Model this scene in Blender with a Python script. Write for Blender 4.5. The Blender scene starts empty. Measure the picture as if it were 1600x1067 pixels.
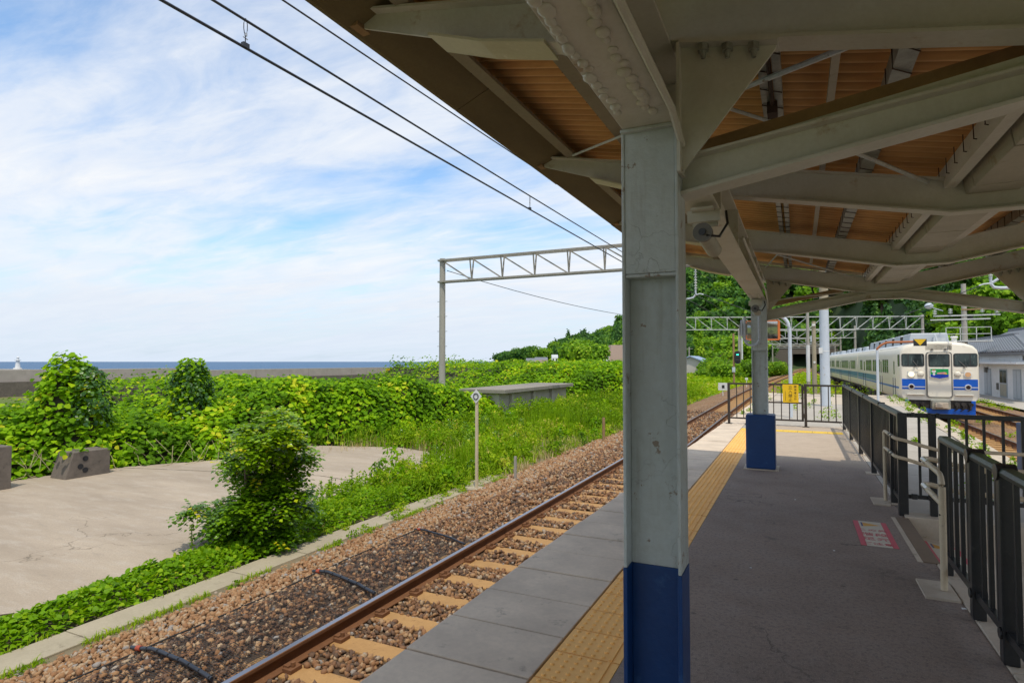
import bpy, bmesh, math, random
import numpy as np
from mathutils import Vector, Matrix, Quaternion
rad = math.radians
random.seed(7)
RNG = np.random.default_rng(7)
SC = bpy.context.scene
COL = SC.collection

# ------------------------------------------------------------------ camera, sky, sun, exposure
EYE = 1.58
YAW = rad(25.6)
PITCH = math.atan(31.5 / 930.0)
cam_data = bpy.data.cameras.new('camera')
cam_data.sensor_width = 36.0
cam_data.lens = 36.0 * 930.0 / 1600.0
cam_data.clip_start = 0.05
cam_data.clip_end = 90000.0
cam = bpy.data.objects.new('camera', cam_data)
COL.objects.link(cam)
cam.location = (0, 0, EYE)
cam.rotation_euler = (math.pi / 2 + PITCH, 0, YAW)
SC.camera = cam

SUN_FROM = Vector((0.23, -0.35, 1.0)).normalized()
SUN_EL = math.asin(SUN_FROM.z)
SUN_ROT = math.atan2(SUN_FROM.x, SUN_FROM.y)
sun_data = bpy.data.lights.new('sun', 'SUN')
sun_data.energy = 2.1
sun_data.angle = rad(0.53)
sun_data.color = (1.0, 0.93, 0.80)
sun = bpy.data.objects.new('sun', sun_data)
COL.objects.link(sun)
sun.rotation_euler = (-SUN_FROM).to_track_quat('-Z', 'Y').to_euler()

world = bpy.data.worlds.new('World')
SC.world = world
world.use_nodes = True
wt = world.node_tree
wt.nodes.clear()


def wn(t, **k):
    n = wt.nodes.new(t)
    for a, v in k.items():
        setattr(n, a, v)
    return n


def wmath(op, a, b=None, clamp=False):
    n = wn('ShaderNodeMath', operation=op, use_clamp=clamp)
    for i, x in enumerate((a, b)):
        if x is None:
            continue
        if isinstance(x, (int, float)):
            n.inputs[i].default_value = x
        else:
            wt.links.new(x, n.inputs[i])
    return n.outputs[0]


def wramp(src, stops):
    n = wn('ShaderNodeValToRGB')
    cr = n.color_ramp
    while len(cr.elements) < len(stops):
        cr.elements.new(0.5)
    for e, (p, c) in zip(cr.elements, stops):
        e.position = p
        e.color = (c, c, c, 1) if isinstance(c, (int, float)) else (*c, 1)
    wt.links.new(src, n.inputs[0])
    return n.outputs[0]


sky = wn('ShaderNodeTexSky', sky_type='NISHITA', sun_disc=False, sun_elevation=SUN_EL, sun_rotation=SUN_ROT,
         altitude=0.0, air_density=1.0, dust_density=1.4, ozone_density=1.0)
tc = wn('ShaderNodeTexCoord')
sep = wn('ShaderNodeSeparateXYZ')
wt.links.new(tc.outputs['Generated'], sep.inputs[0])
zc = wmath('MAXIMUM', sep.outputs[2], 0.0)
den = wmath('ADD', zc, 0.13)
px_ = wmath('DIVIDE', sep.outputs[0], den)
py_ = wmath('DIVIDE', sep.outputs[1], den)
comb = wn('ShaderNodeCombineXYZ')
wt.links.new(px_, comb.inputs[0])
wt.links.new(py_, comb.inputs[1])
mapn = wn('ShaderNodeMapping')
mapn.inputs['Rotation'].default_value = (0, 0, rad(-32))
mapn.inputs['Scale'].default_value = (0.62, 1.5, 1)
mapn.inputs['Location'].default_value = (1.9, 0.55, 3.0)
wt.links.new(comb.outputs[0], mapn.inputs[0])


def wnoise(scale, detail, rough, dist):
    n = wn('ShaderNodeTexNoise')
    n.inputs['Scale'].default_value = scale
    n.inputs['Detail'].default_value = detail
    n.inputs['Roughness'].default_value = rough
    n.inputs['Distortion'].default_value = dist
    wt.links.new(mapn.outputs[0], n.inputs['Vector'])
    return n.outputs['Fac']


big = wnoise(0.85, 3, 0.5, 0.3)
fine = wnoise(3.2, 9, 0.62, 0.5)
puff = wnoise(9.0, 6, 0.6, 0.2)
mixn = wmath('ADD', wmath('MULTIPLY', big, 0.62), wmath('ADD', wmath('MULTIPLY', fine, 0.30), wmath('MULTIPLY', puff, 0.10)))
low = wmath('MULTIPLY', wmath('SUBTRACT', 0.40, zc, True), 0.36)      # more cloud towards the horizon
cov = wramp(wmath('ADD', mixn, low), [(0.40, 0.06), (0.48, 0.38), (0.58, 0.82), (0.68, 1.0)])
cloudcol = wramp(fine, [(0.3, (5.15, 5.45, 6.0)), (0.7, (5.9, 6.05, 6.25))])
# thin grey-blue haze bank just over the sea
hz = wramp(zc, [(0.0, 1.0), (0.045, 0.75), (0.16, 0.0)])
m1 = wn('ShaderNodeMix', data_type='RGBA')
tint = wn('ShaderNodeMix', data_type='RGBA', blend_type='MULTIPLY')
tint.inputs[0].default_value = 1.0
tint.inputs[7].default_value = (1.06, 1.34, 1.48, 1)
wt.links.new(sky.outputs[0], tint.inputs[6])
wt.links.new(cov, m1.inputs[0])
wt.links.new(tint.outputs[2], m1.inputs[6])
wt.links.new(cloudcol, m1.inputs[7])
m2 = wn('ShaderNodeMix', data_type='RGBA')
wt.links.new(wmath('MULTIPLY', hz, 0.8), m2.inputs[0])
wt.links.new(m1.outputs[2], m2.inputs[6])
m2.inputs[7].default_value = (4.3, 5.0, 5.9, 1)
bg = wn('ShaderNodeBackground')
bg.inputs[1].default_value = 0.115
wt.links.new(m2.outputs[2], bg.inputs[0])
wo = wn('ShaderNodeOutputWorld')
wt.links.new(bg.outputs[0], wo.inputs[0])

SC.view_settings.view_transform = 'Standard'
SC.view_settings.look = 'None'
SC.view_settings.gamma = 1.0
SC.view_settings.exposure = 0.47
SC.view_settings.use_curve_mapping = False
SC.render.engine = 'CYCLES'
SC.cycles.use_denoising = True
SC.cycles.max_bounces = 8
SC.cycles.diffuse_bounces = 5
SC.cycles.transparent_max_bounces = 8
SC.cycles.sample_clamp_indirect = 6.0

# ------------------------------------------------------------------ helpers
_R = Vector((math.cos(YAW), math.sin(YAW), 0))
_F = Vector((-math.sin(YAW) * math.cos(PITCH), math.cos(YAW) * math.cos(PITCH), math.sin(PITCH)))
_U = _R.cross(_F)


def sight(x, y):
    return _F + _R * ((x - 800.0) / 930.0) - _U * ((y - 533.5) / 930.0)


def at_z(x, y, z):
    d = sight(x, y)
    return Vector((0, 0, EYE)) + d * ((z - EYE) / d.z)


def at_y(x, y, yy):
    d = sight(x, y)
    return Vector((0, 0, EYE)) + d * (yy / d.y)


def at_d(x, y, dist):
    return Vector((0, 0, EYE)) + sight(x, y) * dist


ORIGIN = {}


def root_origin(o):
    while o.parent is not None:
        o = o.parent
    return Vector(ORIGIN.get(o.name, (0, 0, 0)))


def tag(o, label=None, cat=None, group=None, kind=None):
    if label:
        o['label'] = label
    if cat:
        o['category'] = cat
    if group:
        o['group'] = group
    if kind:
        o['kind'] = kind
    return o


def thing(name, loc, label, cat, group=None, kind=None, rz=0.0):
    o = bpy.data.objects.new(name, None)
    o.empty_display_size = 0.2
    COL.objects.link(o)
    o.location = loc
    o.rotation_euler = (0, 0, rz)
    ORIGIN[o.name] = tuple(loc)
    return tag(o, label, cat, group, kind)


class MB:
    def __init__(s):
        s.v = []
        s.f = []
        s.m = []

    def add(s, verts, faces, m=0):
        o = len(s.v)
        s.v.extend([tuple(p) for p in verts])
        s.f.extend([tuple(i + o for i in f) for f in faces])
        s.m.extend([m] * len(faces))
        return s

    def box(s, c, d, rz=0.0, m=0):
        hx, hy, hz = d[0] / 2, d[1] / 2, d[2] / 2
        cr, sr = math.cos(rz), math.sin(rz)
        vs = []
        for dx, dy, dz in ((-1, -1, -1), (1, -1, -1), (1, 1, -1), (-1, 1, -1), (-1, -1, 1), (1, -1, 1), (1, 1, 1), (-1, 1, 1)):
            x, y = dx * hx, dy * hy
            vs.append((c[0] + x * cr - y * sr, c[1] + x * sr + y * cr, c[2] + dz * hz))
        return s.add(vs, [(0, 3, 2, 1), (4, 5, 6, 7), (0, 1, 5, 4), (1, 2, 6, 5), (2, 3, 7, 6), (3, 0, 4, 7)], m)

    def bx(s, x0, x1, y0, y1, z0, z1, m=0):
        return s.box(((x0 + x1) / 2, (y0 + y1) / 2, (z0 + z1) / 2), (x1 - x0, y1 - y0, z1 - z0), 0, m)

    def sweep(s, path, prof, m=0, caps=True, up=(0, 0, 1), closed=True):
        P = [Vector(p) for p in path]
        n = len(prof)
        vs = []
        for i, p in enumerate(P):
            a = P[max(i - 1, 0)]
            b = P[min(i + 1, len(P) - 1)]
            t = (b - a).normalized()
            u = Vector(up)
            if abs(t.dot(u)) > 0.98:
                u = Vector((0, 1, 0)) if abs(t.y) < 0.9 else Vector((1, 0, 0))
            sd = t.cross(u).normalized()
            w = sd.cross(t).normalized()
            for (x, y) in prof:
                vs.append(p + sd * x + w * y)
        fs = []
        rng = range(n) if closed else range(n - 1)
        for i in range(len(P) - 1):
            for j in rng:
                k = (j + 1) % n
                fs.append((i * n + j, i * n + k, (i + 1) * n + k, (i + 1) * n + j))
        if caps and closed:
            fs.append(tuple(range(n - 1, -1, -1)))
            o = (len(P) - 1) * n
            fs.append(tuple(o + j for j in range(n)))
        return s.add(vs, fs, m)

    def bar(s, p0, p1, w, h, m=0, up=(0, 0, 1)):
        return s.sweep([p0, p1], [(-w / 2, -h / 2), (w / 2, -h / 2), (w / 2, h / 2), (-w / 2, h / 2)], m, True, up)

    def tube(s, path, r, n=8, m=0):
        return s.sweep(path, [(r * math.cos(2 * math.pi * k / n), r * math.sin(2 * math.pi * k / n)) for k in range(n)], m)

    def cyl(s, p0, p1, r, n=12, m=0, r1=None):
        p0, p1 = Vector(p0), Vector(p1)
        t = (p1 - p0).normalized()
        u = Vector((0, 0, 1)) if abs(t.z) < 0.9 else Vector((1, 0, 0))
        a = t.cross(u).normalized()
        b = a.cross(t)
        r1 = r if r1 is None else r1
        vs = []
        for p, q in ((p0, r), (p1, r1)):
            for k in range(n):
                g = 2 * math.pi * k / n
                vs.append(p + a * (q * math.cos(g)) + b * (q * math.sin(g)))
        fs = [(k, (k + 1) % n, n + (k + 1) % n, n + k) for k in range(n)]
        fs += [tuple(range(n - 1, -1, -1)), tuple(range(n, 2 * n))]
        return s.add(vs, fs, m)

    def prism(s, poly, axis, a, b, m=0):
        """poly of 2D points extruded along axis from a to b; x: (y,z)  y: (x,z)  z: (x,y)"""
        def P(p, t):
            return (t, p[0], p[1]) if axis == 'x' else (p[0], t, p[1]) if axis == 'y' else (p[0], p[1], t)
        n = len(poly)
        vs = [P(p, a) for p in poly] + [P(p, b) for p in poly]
        fs = [(k, (k + 1) % n, n + (k + 1) % n, n + k) for k in range(n)]
        fs += [tuple(range(n - 1, -1, -1)), tuple(range(n, 2 * n))]
        return s.add(vs, fs, m)

    def ball(s, c, r, nu=10, nv=6, sc=(1, 1, 1), m=0):
        vs, fs = [], []
        for i in range(1, nv):
            th = math.pi * i / nv
            for j in range(nu):
                ph = 2 * math.pi * j / nu
                vs.append((c[0] + r * sc[0] * math.sin(th) * math.cos(ph), c[1] + r * sc[1] * math.sin(th) * math.sin(ph), c[2] + r * sc[2] * math.cos(th)))
        top, bot = len(vs), len(vs) + 1
        vs += [(c[0], c[1], c[2] + r * sc[2]), (c[0], c[1], c[2] - r * sc[2])]
        for i in range(nv - 2):
            for j in range(nu):
                k = (j + 1) % nu
                fs.append((i * nu + j, (i + 1) * nu + j, (i + 1) * nu + k, i * nu + k))
        for j in range(nu):
            k = (j + 1) % nu
            fs.append((top, j, k))
            fs.append((bot, (nv - 2) * nu + k, (nv - 2) * nu + j))
        return s.add(vs, fs, m)

    def build(s, name, mats, parent=None, smooth=False, bevel=0.0, **t):
        me = bpy.data.meshes.new(name)
        off = root_origin(parent) if parent is not None else Vector((0, 0, 0))
        me.from_pydata([(p[0] - off.x, p[1] - off.y, p[2] - off.z) for p in s.v], [], s.f)
        mats = mats if isinstance(mats, (list, tuple)) else [mats]
        for k in mats:
            me.materials.append(k)
        if len(mats) > 1:
            me.polygons.foreach_set('material_index', s.m)
        bm = bmesh.new()
        bm.from_mesh(me)
        bmesh.ops.recalc_face_normals(bm, faces=bm.faces)
        bm.to_mesh(me)
        bm.free()
        if smooth:
            me.polygons.foreach_set('use_smooth', [True] * len(me.polygons))
        me.update()
        o = bpy.data.objects.new(name, me)
        COL.objects.link(o)
        if parent is not None:
            o.parent = parent
        if smooth == 'auto':
            e = o.modifiers.new('split', 'EDGE_SPLIT')
            e.split_angle = rad(38)
        if bevel:
            b = o.modifiers.new('bevel', 'BEVEL')
            b.width = bevel
            b.segments = 2
            b.limit_method = 'ANGLE'
            b.angle_limit = rad(40)
        return tag(o, **t)


def tagged(o, label, cat, group=None, kind=None):
    return tag(o, label, cat, group, kind)


def clone(o, parent=None, loc=None):
    c = o.copy()
    COL.objects.link(c)
    if parent is not None:
        c.parent = parent
    if loc is not None:
        c.location = loc
    return c


def clone_tree(o, parent=None):
    c = clone(o, parent)
    for ch in list(o.children):
        clone_tree(ch, c)
    return c


def np_mesh(name, V, F, mats, parent=None, attr=None, smooth=False, mat_idx=None, **t):
    """V (n,3), F (m,k) with equal k; attr: float per vertex named rnd"""
    me = bpy.data.meshes.new(name)
    V = np.asarray(V, np.float32)
    F = np.asarray(F, np.int32)
    if parent is not None:
        V = V - np.array(root_origin(parent), np.float32)
    k = F.shape[1]
    me.vertices.add(len(V))
    me.vertices.foreach_set('co', V.ravel())
    me.loops.add(F.size)
    me.loops.foreach_set('vertex_index', F.ravel())
    me.polygons.add(len(F))
    me.polygons.foreach_set('loop_start', np.arange(0, F.size, k, dtype=np.int32))
    me.polygons.foreach_set('loop_total', np.full(len(F), k, np.int32))
    for q in (mats if isinstance(mats, (list, tuple)) else [mats]):
        me.materials.append(q)
    if mat_idx is not None:
        me.polygons.foreach_set('material_index', np.asarray(mat_idx, np.int32))
    if smooth:
        me.polygons.foreach_set('use_smooth', np.ones(len(F), bool))
    if attr is not None:
        a = me.attributes.new('rnd', 'FLOAT', 'POINT')
        a.data.foreach_set('value', np.asarray(attr, np.float32))
    me.update(calc_edges=True)
    me.validate()
    o = bpy.data.objects.new(name, me)
    COL.objects.link(o)
    if parent is not None:
        o.parent = parent
    return tag(o, **t)


# ------------------------------------------------------------------ materials
class NT:
    def __init__(s, name):
        s.mat = bpy.data.materials.new(name)
        s.mat.use_nodes = True
        s.t = s.mat.node_tree
        s.t.nodes.clear()
        s.out = s.n('ShaderNodeOutputMaterial')
        s.b = s.n('ShaderNodeBsdfPrincipled')
        s.l(s.b.outputs[0], s.out.inputs[0])
        s._tc = None

    def n(s, t, **k):
        x = s.t.nodes.new(t)
        for a, v in k.items():
            setattr(x, a, v)
        return x

    def l(s, a, b):
        s.t.links.new(a, b)

    def coord(s, kind='Object'):
        if kind == 'World':
            return s.n('ShaderNodeNewGeometry').outputs['Position']
        if s._tc is None:
            s._tc = s.n('ShaderNodeTexCoord')
        return s._tc.outputs[kind]

    def noise(s, scale, detail=4, rough=0.6, co='World', stretch=None, dist=0.0):
        n = s.n('ShaderNodeTexNoise')
        n.inputs['Scale'].default_value = scale
        n.inputs['Detail'].default_value = detail
        n.inputs['Roughness'].default_value = rough
        n.inputs['Distortion'].default_value = dist
        c = s.coord(co)
        if stretch:
            m = s.n('ShaderNodeMapping')
            m.inputs['Scale'].default_value = stretch
            s.l(c, m.inputs[0])
            c = m.outputs[0]
        s.l(c, n.inputs['Vector'])
        return n.outputs['Fac']

    def ramp(s, src, stops):
        n = s.n('ShaderNodeValToRGB')
        cr = n.color_ramp
        while len(cr.elements) < len(stops):
            cr.elements.new(0.5)
        for e, (p, c) in zip(cr.elements, stops):
            e.position = p
            e.color = (c, c, c, 1) if isinstance(c, (int, float)) else (*c, 1)
        s.l(src, n.inputs[0])
        return n.outputs[0]

    def mix(s, fac, a, b, mode='MIX'):
        n = s.n('ShaderNodeMix', data_type='RGBA', blend_type=mode)
        for i, x in ((0, fac), (6, a), (7, b)):
            if isinstance(x, (int, float)):
                n.inputs[i].default_value = x if i == 0 else (x, x, x, 1)
            elif isinstance(x, tuple):
                n.inputs[i].default_value = (*x, 1)
            else:
                s.l(x, n.inputs[i])
        return n.outputs[2]

    def math(s, op, a, b=None):
        n = s.n('ShaderNodeMath', operation=op)
        for i, x in enumerate((a, b)):
            if x is None:
                continue
            if isinstance(x, (int, float)):
                n.inputs[i].default_value = x
            else:
                s.l(x, n.inputs[i])
        return n.outputs[0]

    def bump(s, h, strength, dist=0.01):
        n = s.n('ShaderNodeBump')
        n.inputs['Strength'].default_value = strength
        n.inputs['Distance'].default_value = dist
        s.l(h, n.inputs['Height'])
        s.l(n.outputs[0], s.b.inputs['Normal'])

    def set(s, col=None, rough=None, metal=None, spec=None):
        if col is not None:
            if isinstance(col, tuple):
                s.b.inputs['Base Color'].default_value = (*col, 1)
            else:
                s.l(col, s.b.inputs['Base Color'])
        if rough is not None:
            if isinstance(rough, (int, float)):
                s.b.inputs['Roughness'].default_value = rough
            else:
                s.l(rough, s.b.inputs['Roughness'])
        if metal is not None:
            s.b.inputs['Metallic'].default_value = metal
        if spec is not None:
            s.b.inputs['Specular IOR Level'].default_value = spec
        return s.mat


def worn(name, base, dark, stain=None, scale=3.0, fine=40.0, rough=0.6, bump=0.15, metal=0.0, co='World', amount=0.5, streak=None, spec=0.5, bd=0.004):
    """a general weathered surface: base colour, darker blotches, a stain colour in patches, fine grain and relief"""
    t = NT(name)
    a = t.noise(scale, 6, 0.65, co, streak)
    b = t.noise(fine, 4, 0.6, co)
    c = t.mix(t.ramp(a, [(0.38, 0.0), (0.68, amount)]), base, dark)
    c = t.mix(t.ramp(b, [(0.35, 0.0), (0.75, 0.35)]), c, dark)
    if stain is not None:
        d = t.noise(scale * 2.3, 7, 0.7, co)
        c = t.mix(t.ramp(d, [(0.60, 0.0), (0.70, 0.8)]), c, stain)
    t.bump(t.math('ADD', t.math('MULTIPLY', a, 0.6), b), bump, bd)
    return t.set(c, rough, metal, spec)


def leafmat(name, stops, trans=0.35, rough=0.45, spec=0.4):
    t = NT(name)
    a = t.n('ShaderNodeAttribute', attribute_name='rnd').outputs['Fac']
    oi = t.n('ShaderNodeObjectInfo').outputs['Random']
    a2 = t.math('ADD', a, t.math('MULTIPLY', t.math('SUBTRACT', oi, 0.5), 0.25))
    c = t.ramp(a2, stops)
    t.set(c, rough, None, spec)
    tr = t.n('ShaderNodeBsdfTranslucent')
    t.l(t.mix(1.0, c, (1.35, 1.3, 0.6), 'MULTIPLY'), tr.inputs[0])
    mx = t.n('ShaderNodeMixShader')
    mx.inputs[0].default_value = trans
    t.l(t.b.outputs[0], mx.inputs[1])
    t.l(tr.outputs[0], mx.inputs[2])
    t.l(mx.outputs[0], t.out.inputs[0])
    return t.mat


def plain(name, col, rough=0.5, metal=0.0, spec=0.5):
    return worn(name, col, tuple(x * 0.8 for x in col), None, 4.0, 60.0, rough, 0.05, metal, 'Object', 0.35, None, spec)


def emit(name, col, strength):
    t = NT(name)
    t.set((0.02, 0.02, 0.02), 0.3)
    t.b.inputs['Emission Color'].default_value = (*col, 1)
    t.b.inputs['Emission Strength'].default_value = strength
    return t.mat


M = {}
def cracks(t, scale, width, co='World', warp=0.35):
    """thin wandering dark lines: the seams of a warped cell pattern, broken up by a mask"""
    v = t.n('ShaderNodeTexVoronoi', feature='DISTANCE_TO_EDGE')
    v.inputs['Scale'].default_value = scale
    n = t.n('ShaderNodeTexNoise')
    n.inputs['Scale'].default_value = scale * 3
    n.inputs['Detail'].default_value = 6
    m = t.n('ShaderNodeMix', data_type='RGBA', blend_type='LINEAR_LIGHT')
    m.inputs[0].default_value = warp / scale
    t.l(t.coord(co), n.inputs['Vector'])
    t.l(t.coord(co), m.inputs[6])
    t.l(n.outputs['Color'], m.inputs[7])
    t.l(m.outputs[2], v.inputs['Vector'])
    line = t.ramp(v.outputs['Distance'], [(0.0, 1.0), (width, 0.0)])
    mask = t.ramp(t.noise(scale * 0.9, 3, 0.5, co), [(0.50, 0.0), (0.60, 1.0)])
    return t.math('MULTIPLY', line, mask)


def column_mat():
    t = NT('column_paint')
    a = t.noise(1.7, 6, 0.65, 'World', (1, 1, 0.3))
    b = t.noise(26, 5, 0.65)
    d = t.noise(9, 7, 0.75)
    e = t.noise(14, 6, 0.7, 'World', (1.6, 1.6, 0.12))
    c = t.mix(t.ramp(a, [(0.42, 0.0), (0.60, 0.8)]), (0.56, 0.605, 0.585), (0.44, 0.475, 0.45))
    c = t.mix(t.ramp(b, [(0.38, 0.0), (0.75, 0.35)]), c, (0.36, 0.37, 0.32))
    c = t.mix(t.ramp(e, [(0.52, 0.0), (0.68, 0.5)]), c, (0.33, 0.32, 0.27))
    c = t.mix(t.ramp(d, [(0.615, 0.0), (0.64, 0.85)]), c, (0.22, 0.15, 0.09))
    k = cracks(t, 2.6, 0.005)
    c = t.mix(t.math('MULTIPLY', k, 0.32), c, (0.17, 0.14, 0.11))
    t.bump(t.math('ADD', t.math('MULTIPLY', d, 0.8), t.math('ADD', b, t.math('MULTIPLY', k, -0.4))), 0.6, 0.006)
    return t.set(c, 0.42, None, 0.5)


M['steel_col'] = column_mat()
M['steel'] = worn('steel_paint', (0.60, 0.585, 0.50), (0.44, 0.41, 0.31), (0.36, 0.25, 0.13), 2.2, 55, 0.55, 0.35, amount=0.6)
M['steel_bounce'] = worn('steel_paint_bounce', (0.60, 0.56, 0.36), (0.46, 0.42, 0.25), (0.70, 0.65, 0.48), 5, 60, 0.6, 0.4, amount=0.5)  # cover plate paint with yellow bounce light from below put into its colour
M['steel_brown'] = worn('eave_purlin_paint', (0.30, 0.26, 0.18), (0.20, 0.17, 0.11), (0.26, 0.18, 0.10), 3, 50, 0.65, 0.3)
M['galv'] = worn('galvanised', (0.36, 0.37, 0.32), (0.15, 0.15, 0.12), (0.09, 0.08, 0.06), 11, 50, 0.45, 0.3, 0.25, amount=0.7)
M['brown_steel'] = worn('rusty_channel', (0.36, 0.22, 0.10), (0.20, 0.12, 0.055), (0.34, 0.22, 0.12), 4, 60, 0.8, 0.3)
M['dark_rust'] = worn('dark_rust', (0.07, 0.04, 0.025), (0.03, 0.02, 0.015), None, 8, 70, 0.9, 0.3)
M['blue'] = worn('blue_paint', (0.004, 0.050, 0.185), (0.003, 0.032, 0.125), (0.02, 0.08, 0.22), 3, 25, 0.42, 0.4, amount=0.5, bd=0.005)
M['roof'] = None
M['fascia'] = worn('fascia_board', (0.20, 0.155, 0.068), (0.115, 0.09, 0.04), None, 5, 60, 0.85, 0.35, streak=(1, 0.25, 1))
M['gutter'] = worn('gutter_board', (0.44, 0.41, 0.32), (0.30, 0.28, 0.20), (0.28, 0.22, 0.13), 3, 40, 0.6, 0.25)
M['concrete_d'] = worn('coping_concrete', (0.70, 0.565, 0.42), (0.46, 0.37, 0.28), (0.29, 0.235, 0.18), 2.2, 30, 0.85, 0.35, amount=0.75)
M['concrete'] = worn('concrete', (0.45, 0.40, 0.335), (0.31, 0.275, 0.225), (0.22, 0.19, 0.15), 1.2, 30, 0.9, 0.35, amount=0.6)
M['path'] = worn('path_concrete', (0.40, 0.34, 0.235), (0.27, 0.225, 0.15), (0.19, 0.155, 0.10), 2.2, 35, 0.92, 0.35)
M['kerb'] = worn('kerb_concrete', (0.56, 0.465, 0.35), (0.38, 0.31, 0.235), (0.20, 0.17, 0.12), 3.0, 40, 0.9, 0.35)
M['block'] = worn('block_concrete', (0.19, 0.155, 0.125), (0.09, 0.075, 0.062), (0.05, 0.043, 0.037), 3.0, 30, 0.95, 0.5, amount=0.7)
M['tile'] = worn('tactile_tile', (0.95, 0.51, 0.14), (0.80, 0.42, 0.11), (0.55, 0.28, 0.075), 5, 60, 0.7, 0.2)
M['yellow'] = worn('yellow_tile', (0.78, 0.50, 0.04), (0.62, 0.40, 0.05), None, 6, 60, 0.6, 0.2)
M['black'] = worn('black_paint', (0.016, 0.016, 0.017), (0.03, 0.03, 0.028), (0.06, 0.055, 0.05), 9, 80, 0.32, 0.25)
M['brownblack'] = worn('dark_brown_paint', (0.045, 0.032, 0.024), (0.025, 0.018, 0.014), (0.08, 0.055, 0.035), 9, 80, 0.45, 0.2)
M['beige'] = worn('beige_rail', (0.66, 0.54, 0.37), (0.50, 0.40, 0.27), (0.24, 0.17, 0.10), 9, 60, 0.4, 0.1, streak=(1, 1, 0.2))
M['chrome'] = plain('stainless', (0.6, 0.6, 0.58), 0.25, 1.0)
M['silver'] = worn('silver_paint', (0.56, 0.60, 0.65), (0.46, 0.50, 0.54), (0.40, 0.36, 0.30), 3, 40, 0.45, 0.08)
M['pole'] = worn('pole_concrete', (0.42, 0.385, 0.33), (0.26, 0.235, 0.20), (0.17, 0.15, 0.12), 2.0, 30, 0.9, 0.3, streak=(1, 1, 0.25))
M['wire'] = plain('wire', (0.03, 0.035, 0.045), 0.5)
M['rail_side'] = worn('rail_rust', (0.20, 0.085, 0.032), (0.11, 0.048, 0.022), (0.28, 0.14, 0.06), 12, 90, 0.9, 0.4)
M['rail_top'] = plain('rail_shine', (0.36, 0.36, 0.40), 0.3, 0.9)
M['sleeper'] = worn('sleeper', (0.45, 0.255, 0.095), (0.28, 0.15, 0.055), (0.17, 0.085, 0.03), 5, 60, 0.95, 0.4)
M['orange'] = plain('orange_paint', (0.62, 0.16, 0.03), 0.45)
M['mirror'] = plain('mirror_face', (0.62, 0.62, 0.60), 0.06, 1.0)
M['sign_y'] = plain('sign_yellow', (0.80, 0.50, 0.01), 0.4)
M['sign_k'] = plain('sign_ink', (0.025, 0.02, 0.015), 0.6)
M['white'] = plain('white_paint', (0.74, 0.73, 0.70), 0.45)
M['cream'] = worn('train_cream', (0.80, 0.73, 0.60), (0.70, 0.63, 0.50), (0.52, 0.46, 0.36), 1.2, 30, 0.35, 0.05, co='Object', amount=0.3)
M['tblue'] = plain('train_blue', (0.0, 0.10, 0.52), 0.3)
M['tblue_shade'] = plain('train_blue_shaded', (0.03, 0.16, 0.30), 0.35)  # the train blue with the shaded tone of its sides put in
M['glass'] = plain('dark_glass', (0.02, 0.03, 0.028), 0.12, 0.0, 0.35)
def glass_mat():
    t = NT('dark_glass')
    a = t.noise(1.6, 3, 0.6, 'Object', (1, 1, 0.6))
    b = t.noise(7.0, 2, 0.5, 'Object', (2.5, 1, 0.4))
    c = t.ramp(a, [(0.42, (0.012, 0.018, 0.017)), (0.58, (0.05, 0.07, 0.066))])
    c = t.mix(t.ramp(b, [(0.60, 0.0), (0.64, 0.6)]), c, (0.14, 0.16, 0.15))  # paler patches put into the colour in place of reflections and cab interior
    return t.set(c, 0.12, None, 0.35)


M['glass'] = glass_mat()
M['glass_g'] = plain('green_glass', (0.10, 0.14, 0.10), 0.12, 0.0, 0.7)
M['rubber'] = plain('rubber', (0.03, 0.03, 0.03), 0.7)
M['frame_m'] = plain('gasket_metal', (0.17, 0.16, 0.14), 0.5)
M['under'] = worn('underframe', (0.055, 0.045, 0.036), (0.025, 0.02, 0.017), None, 6, 50, 0.9, 0.3, co='Object')
M['unit'] = plain('roof_unit', (0.50, 0.53, 0.56), 0.5)
M['lamp_on'] = emit('headlight_on', (1.0, 0.72, 0.35), 2.2)
M['signal_on'] = emit('signal_green', (0.05, 1.0, 0.72), 2.5)
M['red'] = plain('sticker_red', (0.58, 0.10, 0.12), 0.7)
M['stick_w'] = plain('sticker_cream', (0.58, 0.52, 0.40), 0.75)
M['stick_o'] = plain('sticker_orange', (0.65, 0.34, 0.06), 0.7)
M['stick_b'] = plain('sticker_navy', (0.08, 0.09, 0.20), 0.7)
M['cyan'] = plain('floor_blue', (0.18, 0.42, 0.58), 0.7)
M['green_hb'] = plain('board_green', (0.0, 0.33, 0.07), 0.4)
M['blue_hb'] = plain('board_blue', (0.0, 0.03, 0.38), 0.4)
M['pink'] = plain('board_pink', (0.78, 0.28, 0.30), 0.4)
M['slate'] = worn('roof_tile_slate', (0.20, 0.205, 0.225), (0.12, 0.123, 0.135), (0.29, 0.29, 0.30), 3, 30, 0.45, 0.2)
M['wallw'] = worn('white_wall', (0.85, 0.86, 0.85), (0.62, 0.62, 0.60), (0.45, 0.44, 0.40), 1.2, 20, 0.8, 0.1, amount=0.35)
M['doorg'] = plain('grey_door', (0.40, 0.44, 0.47), 0.5)
M['tan'] = plain('tan_wall', (0.52, 0.46, 0.40), 0.8)
M['blueroof'] = plain('pale_blue_roof', (0.30, 0.38, 0.52), 0.6)
M['pinkwall'] = plain('salmon_wall', (0.56, 0.40, 0.33), 0.8)
M['sea'] = None
M['soil'] = worn('soil', (0.20, 0.155, 0.09), (0.10, 0.085, 0.045), (0.30, 0.24, 0.14), 1.5, 20, 0.95, 0.5)
M['tunnel'] = plain('tunnel_dark', (0.02, 0.02, 0.022), 0.95)
M['bark'] = worn('bark', (0.14, 0.10, 0.07), (0.07, 0.05, 0.035), None, 6, 50, 0.95, 0.5)
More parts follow.
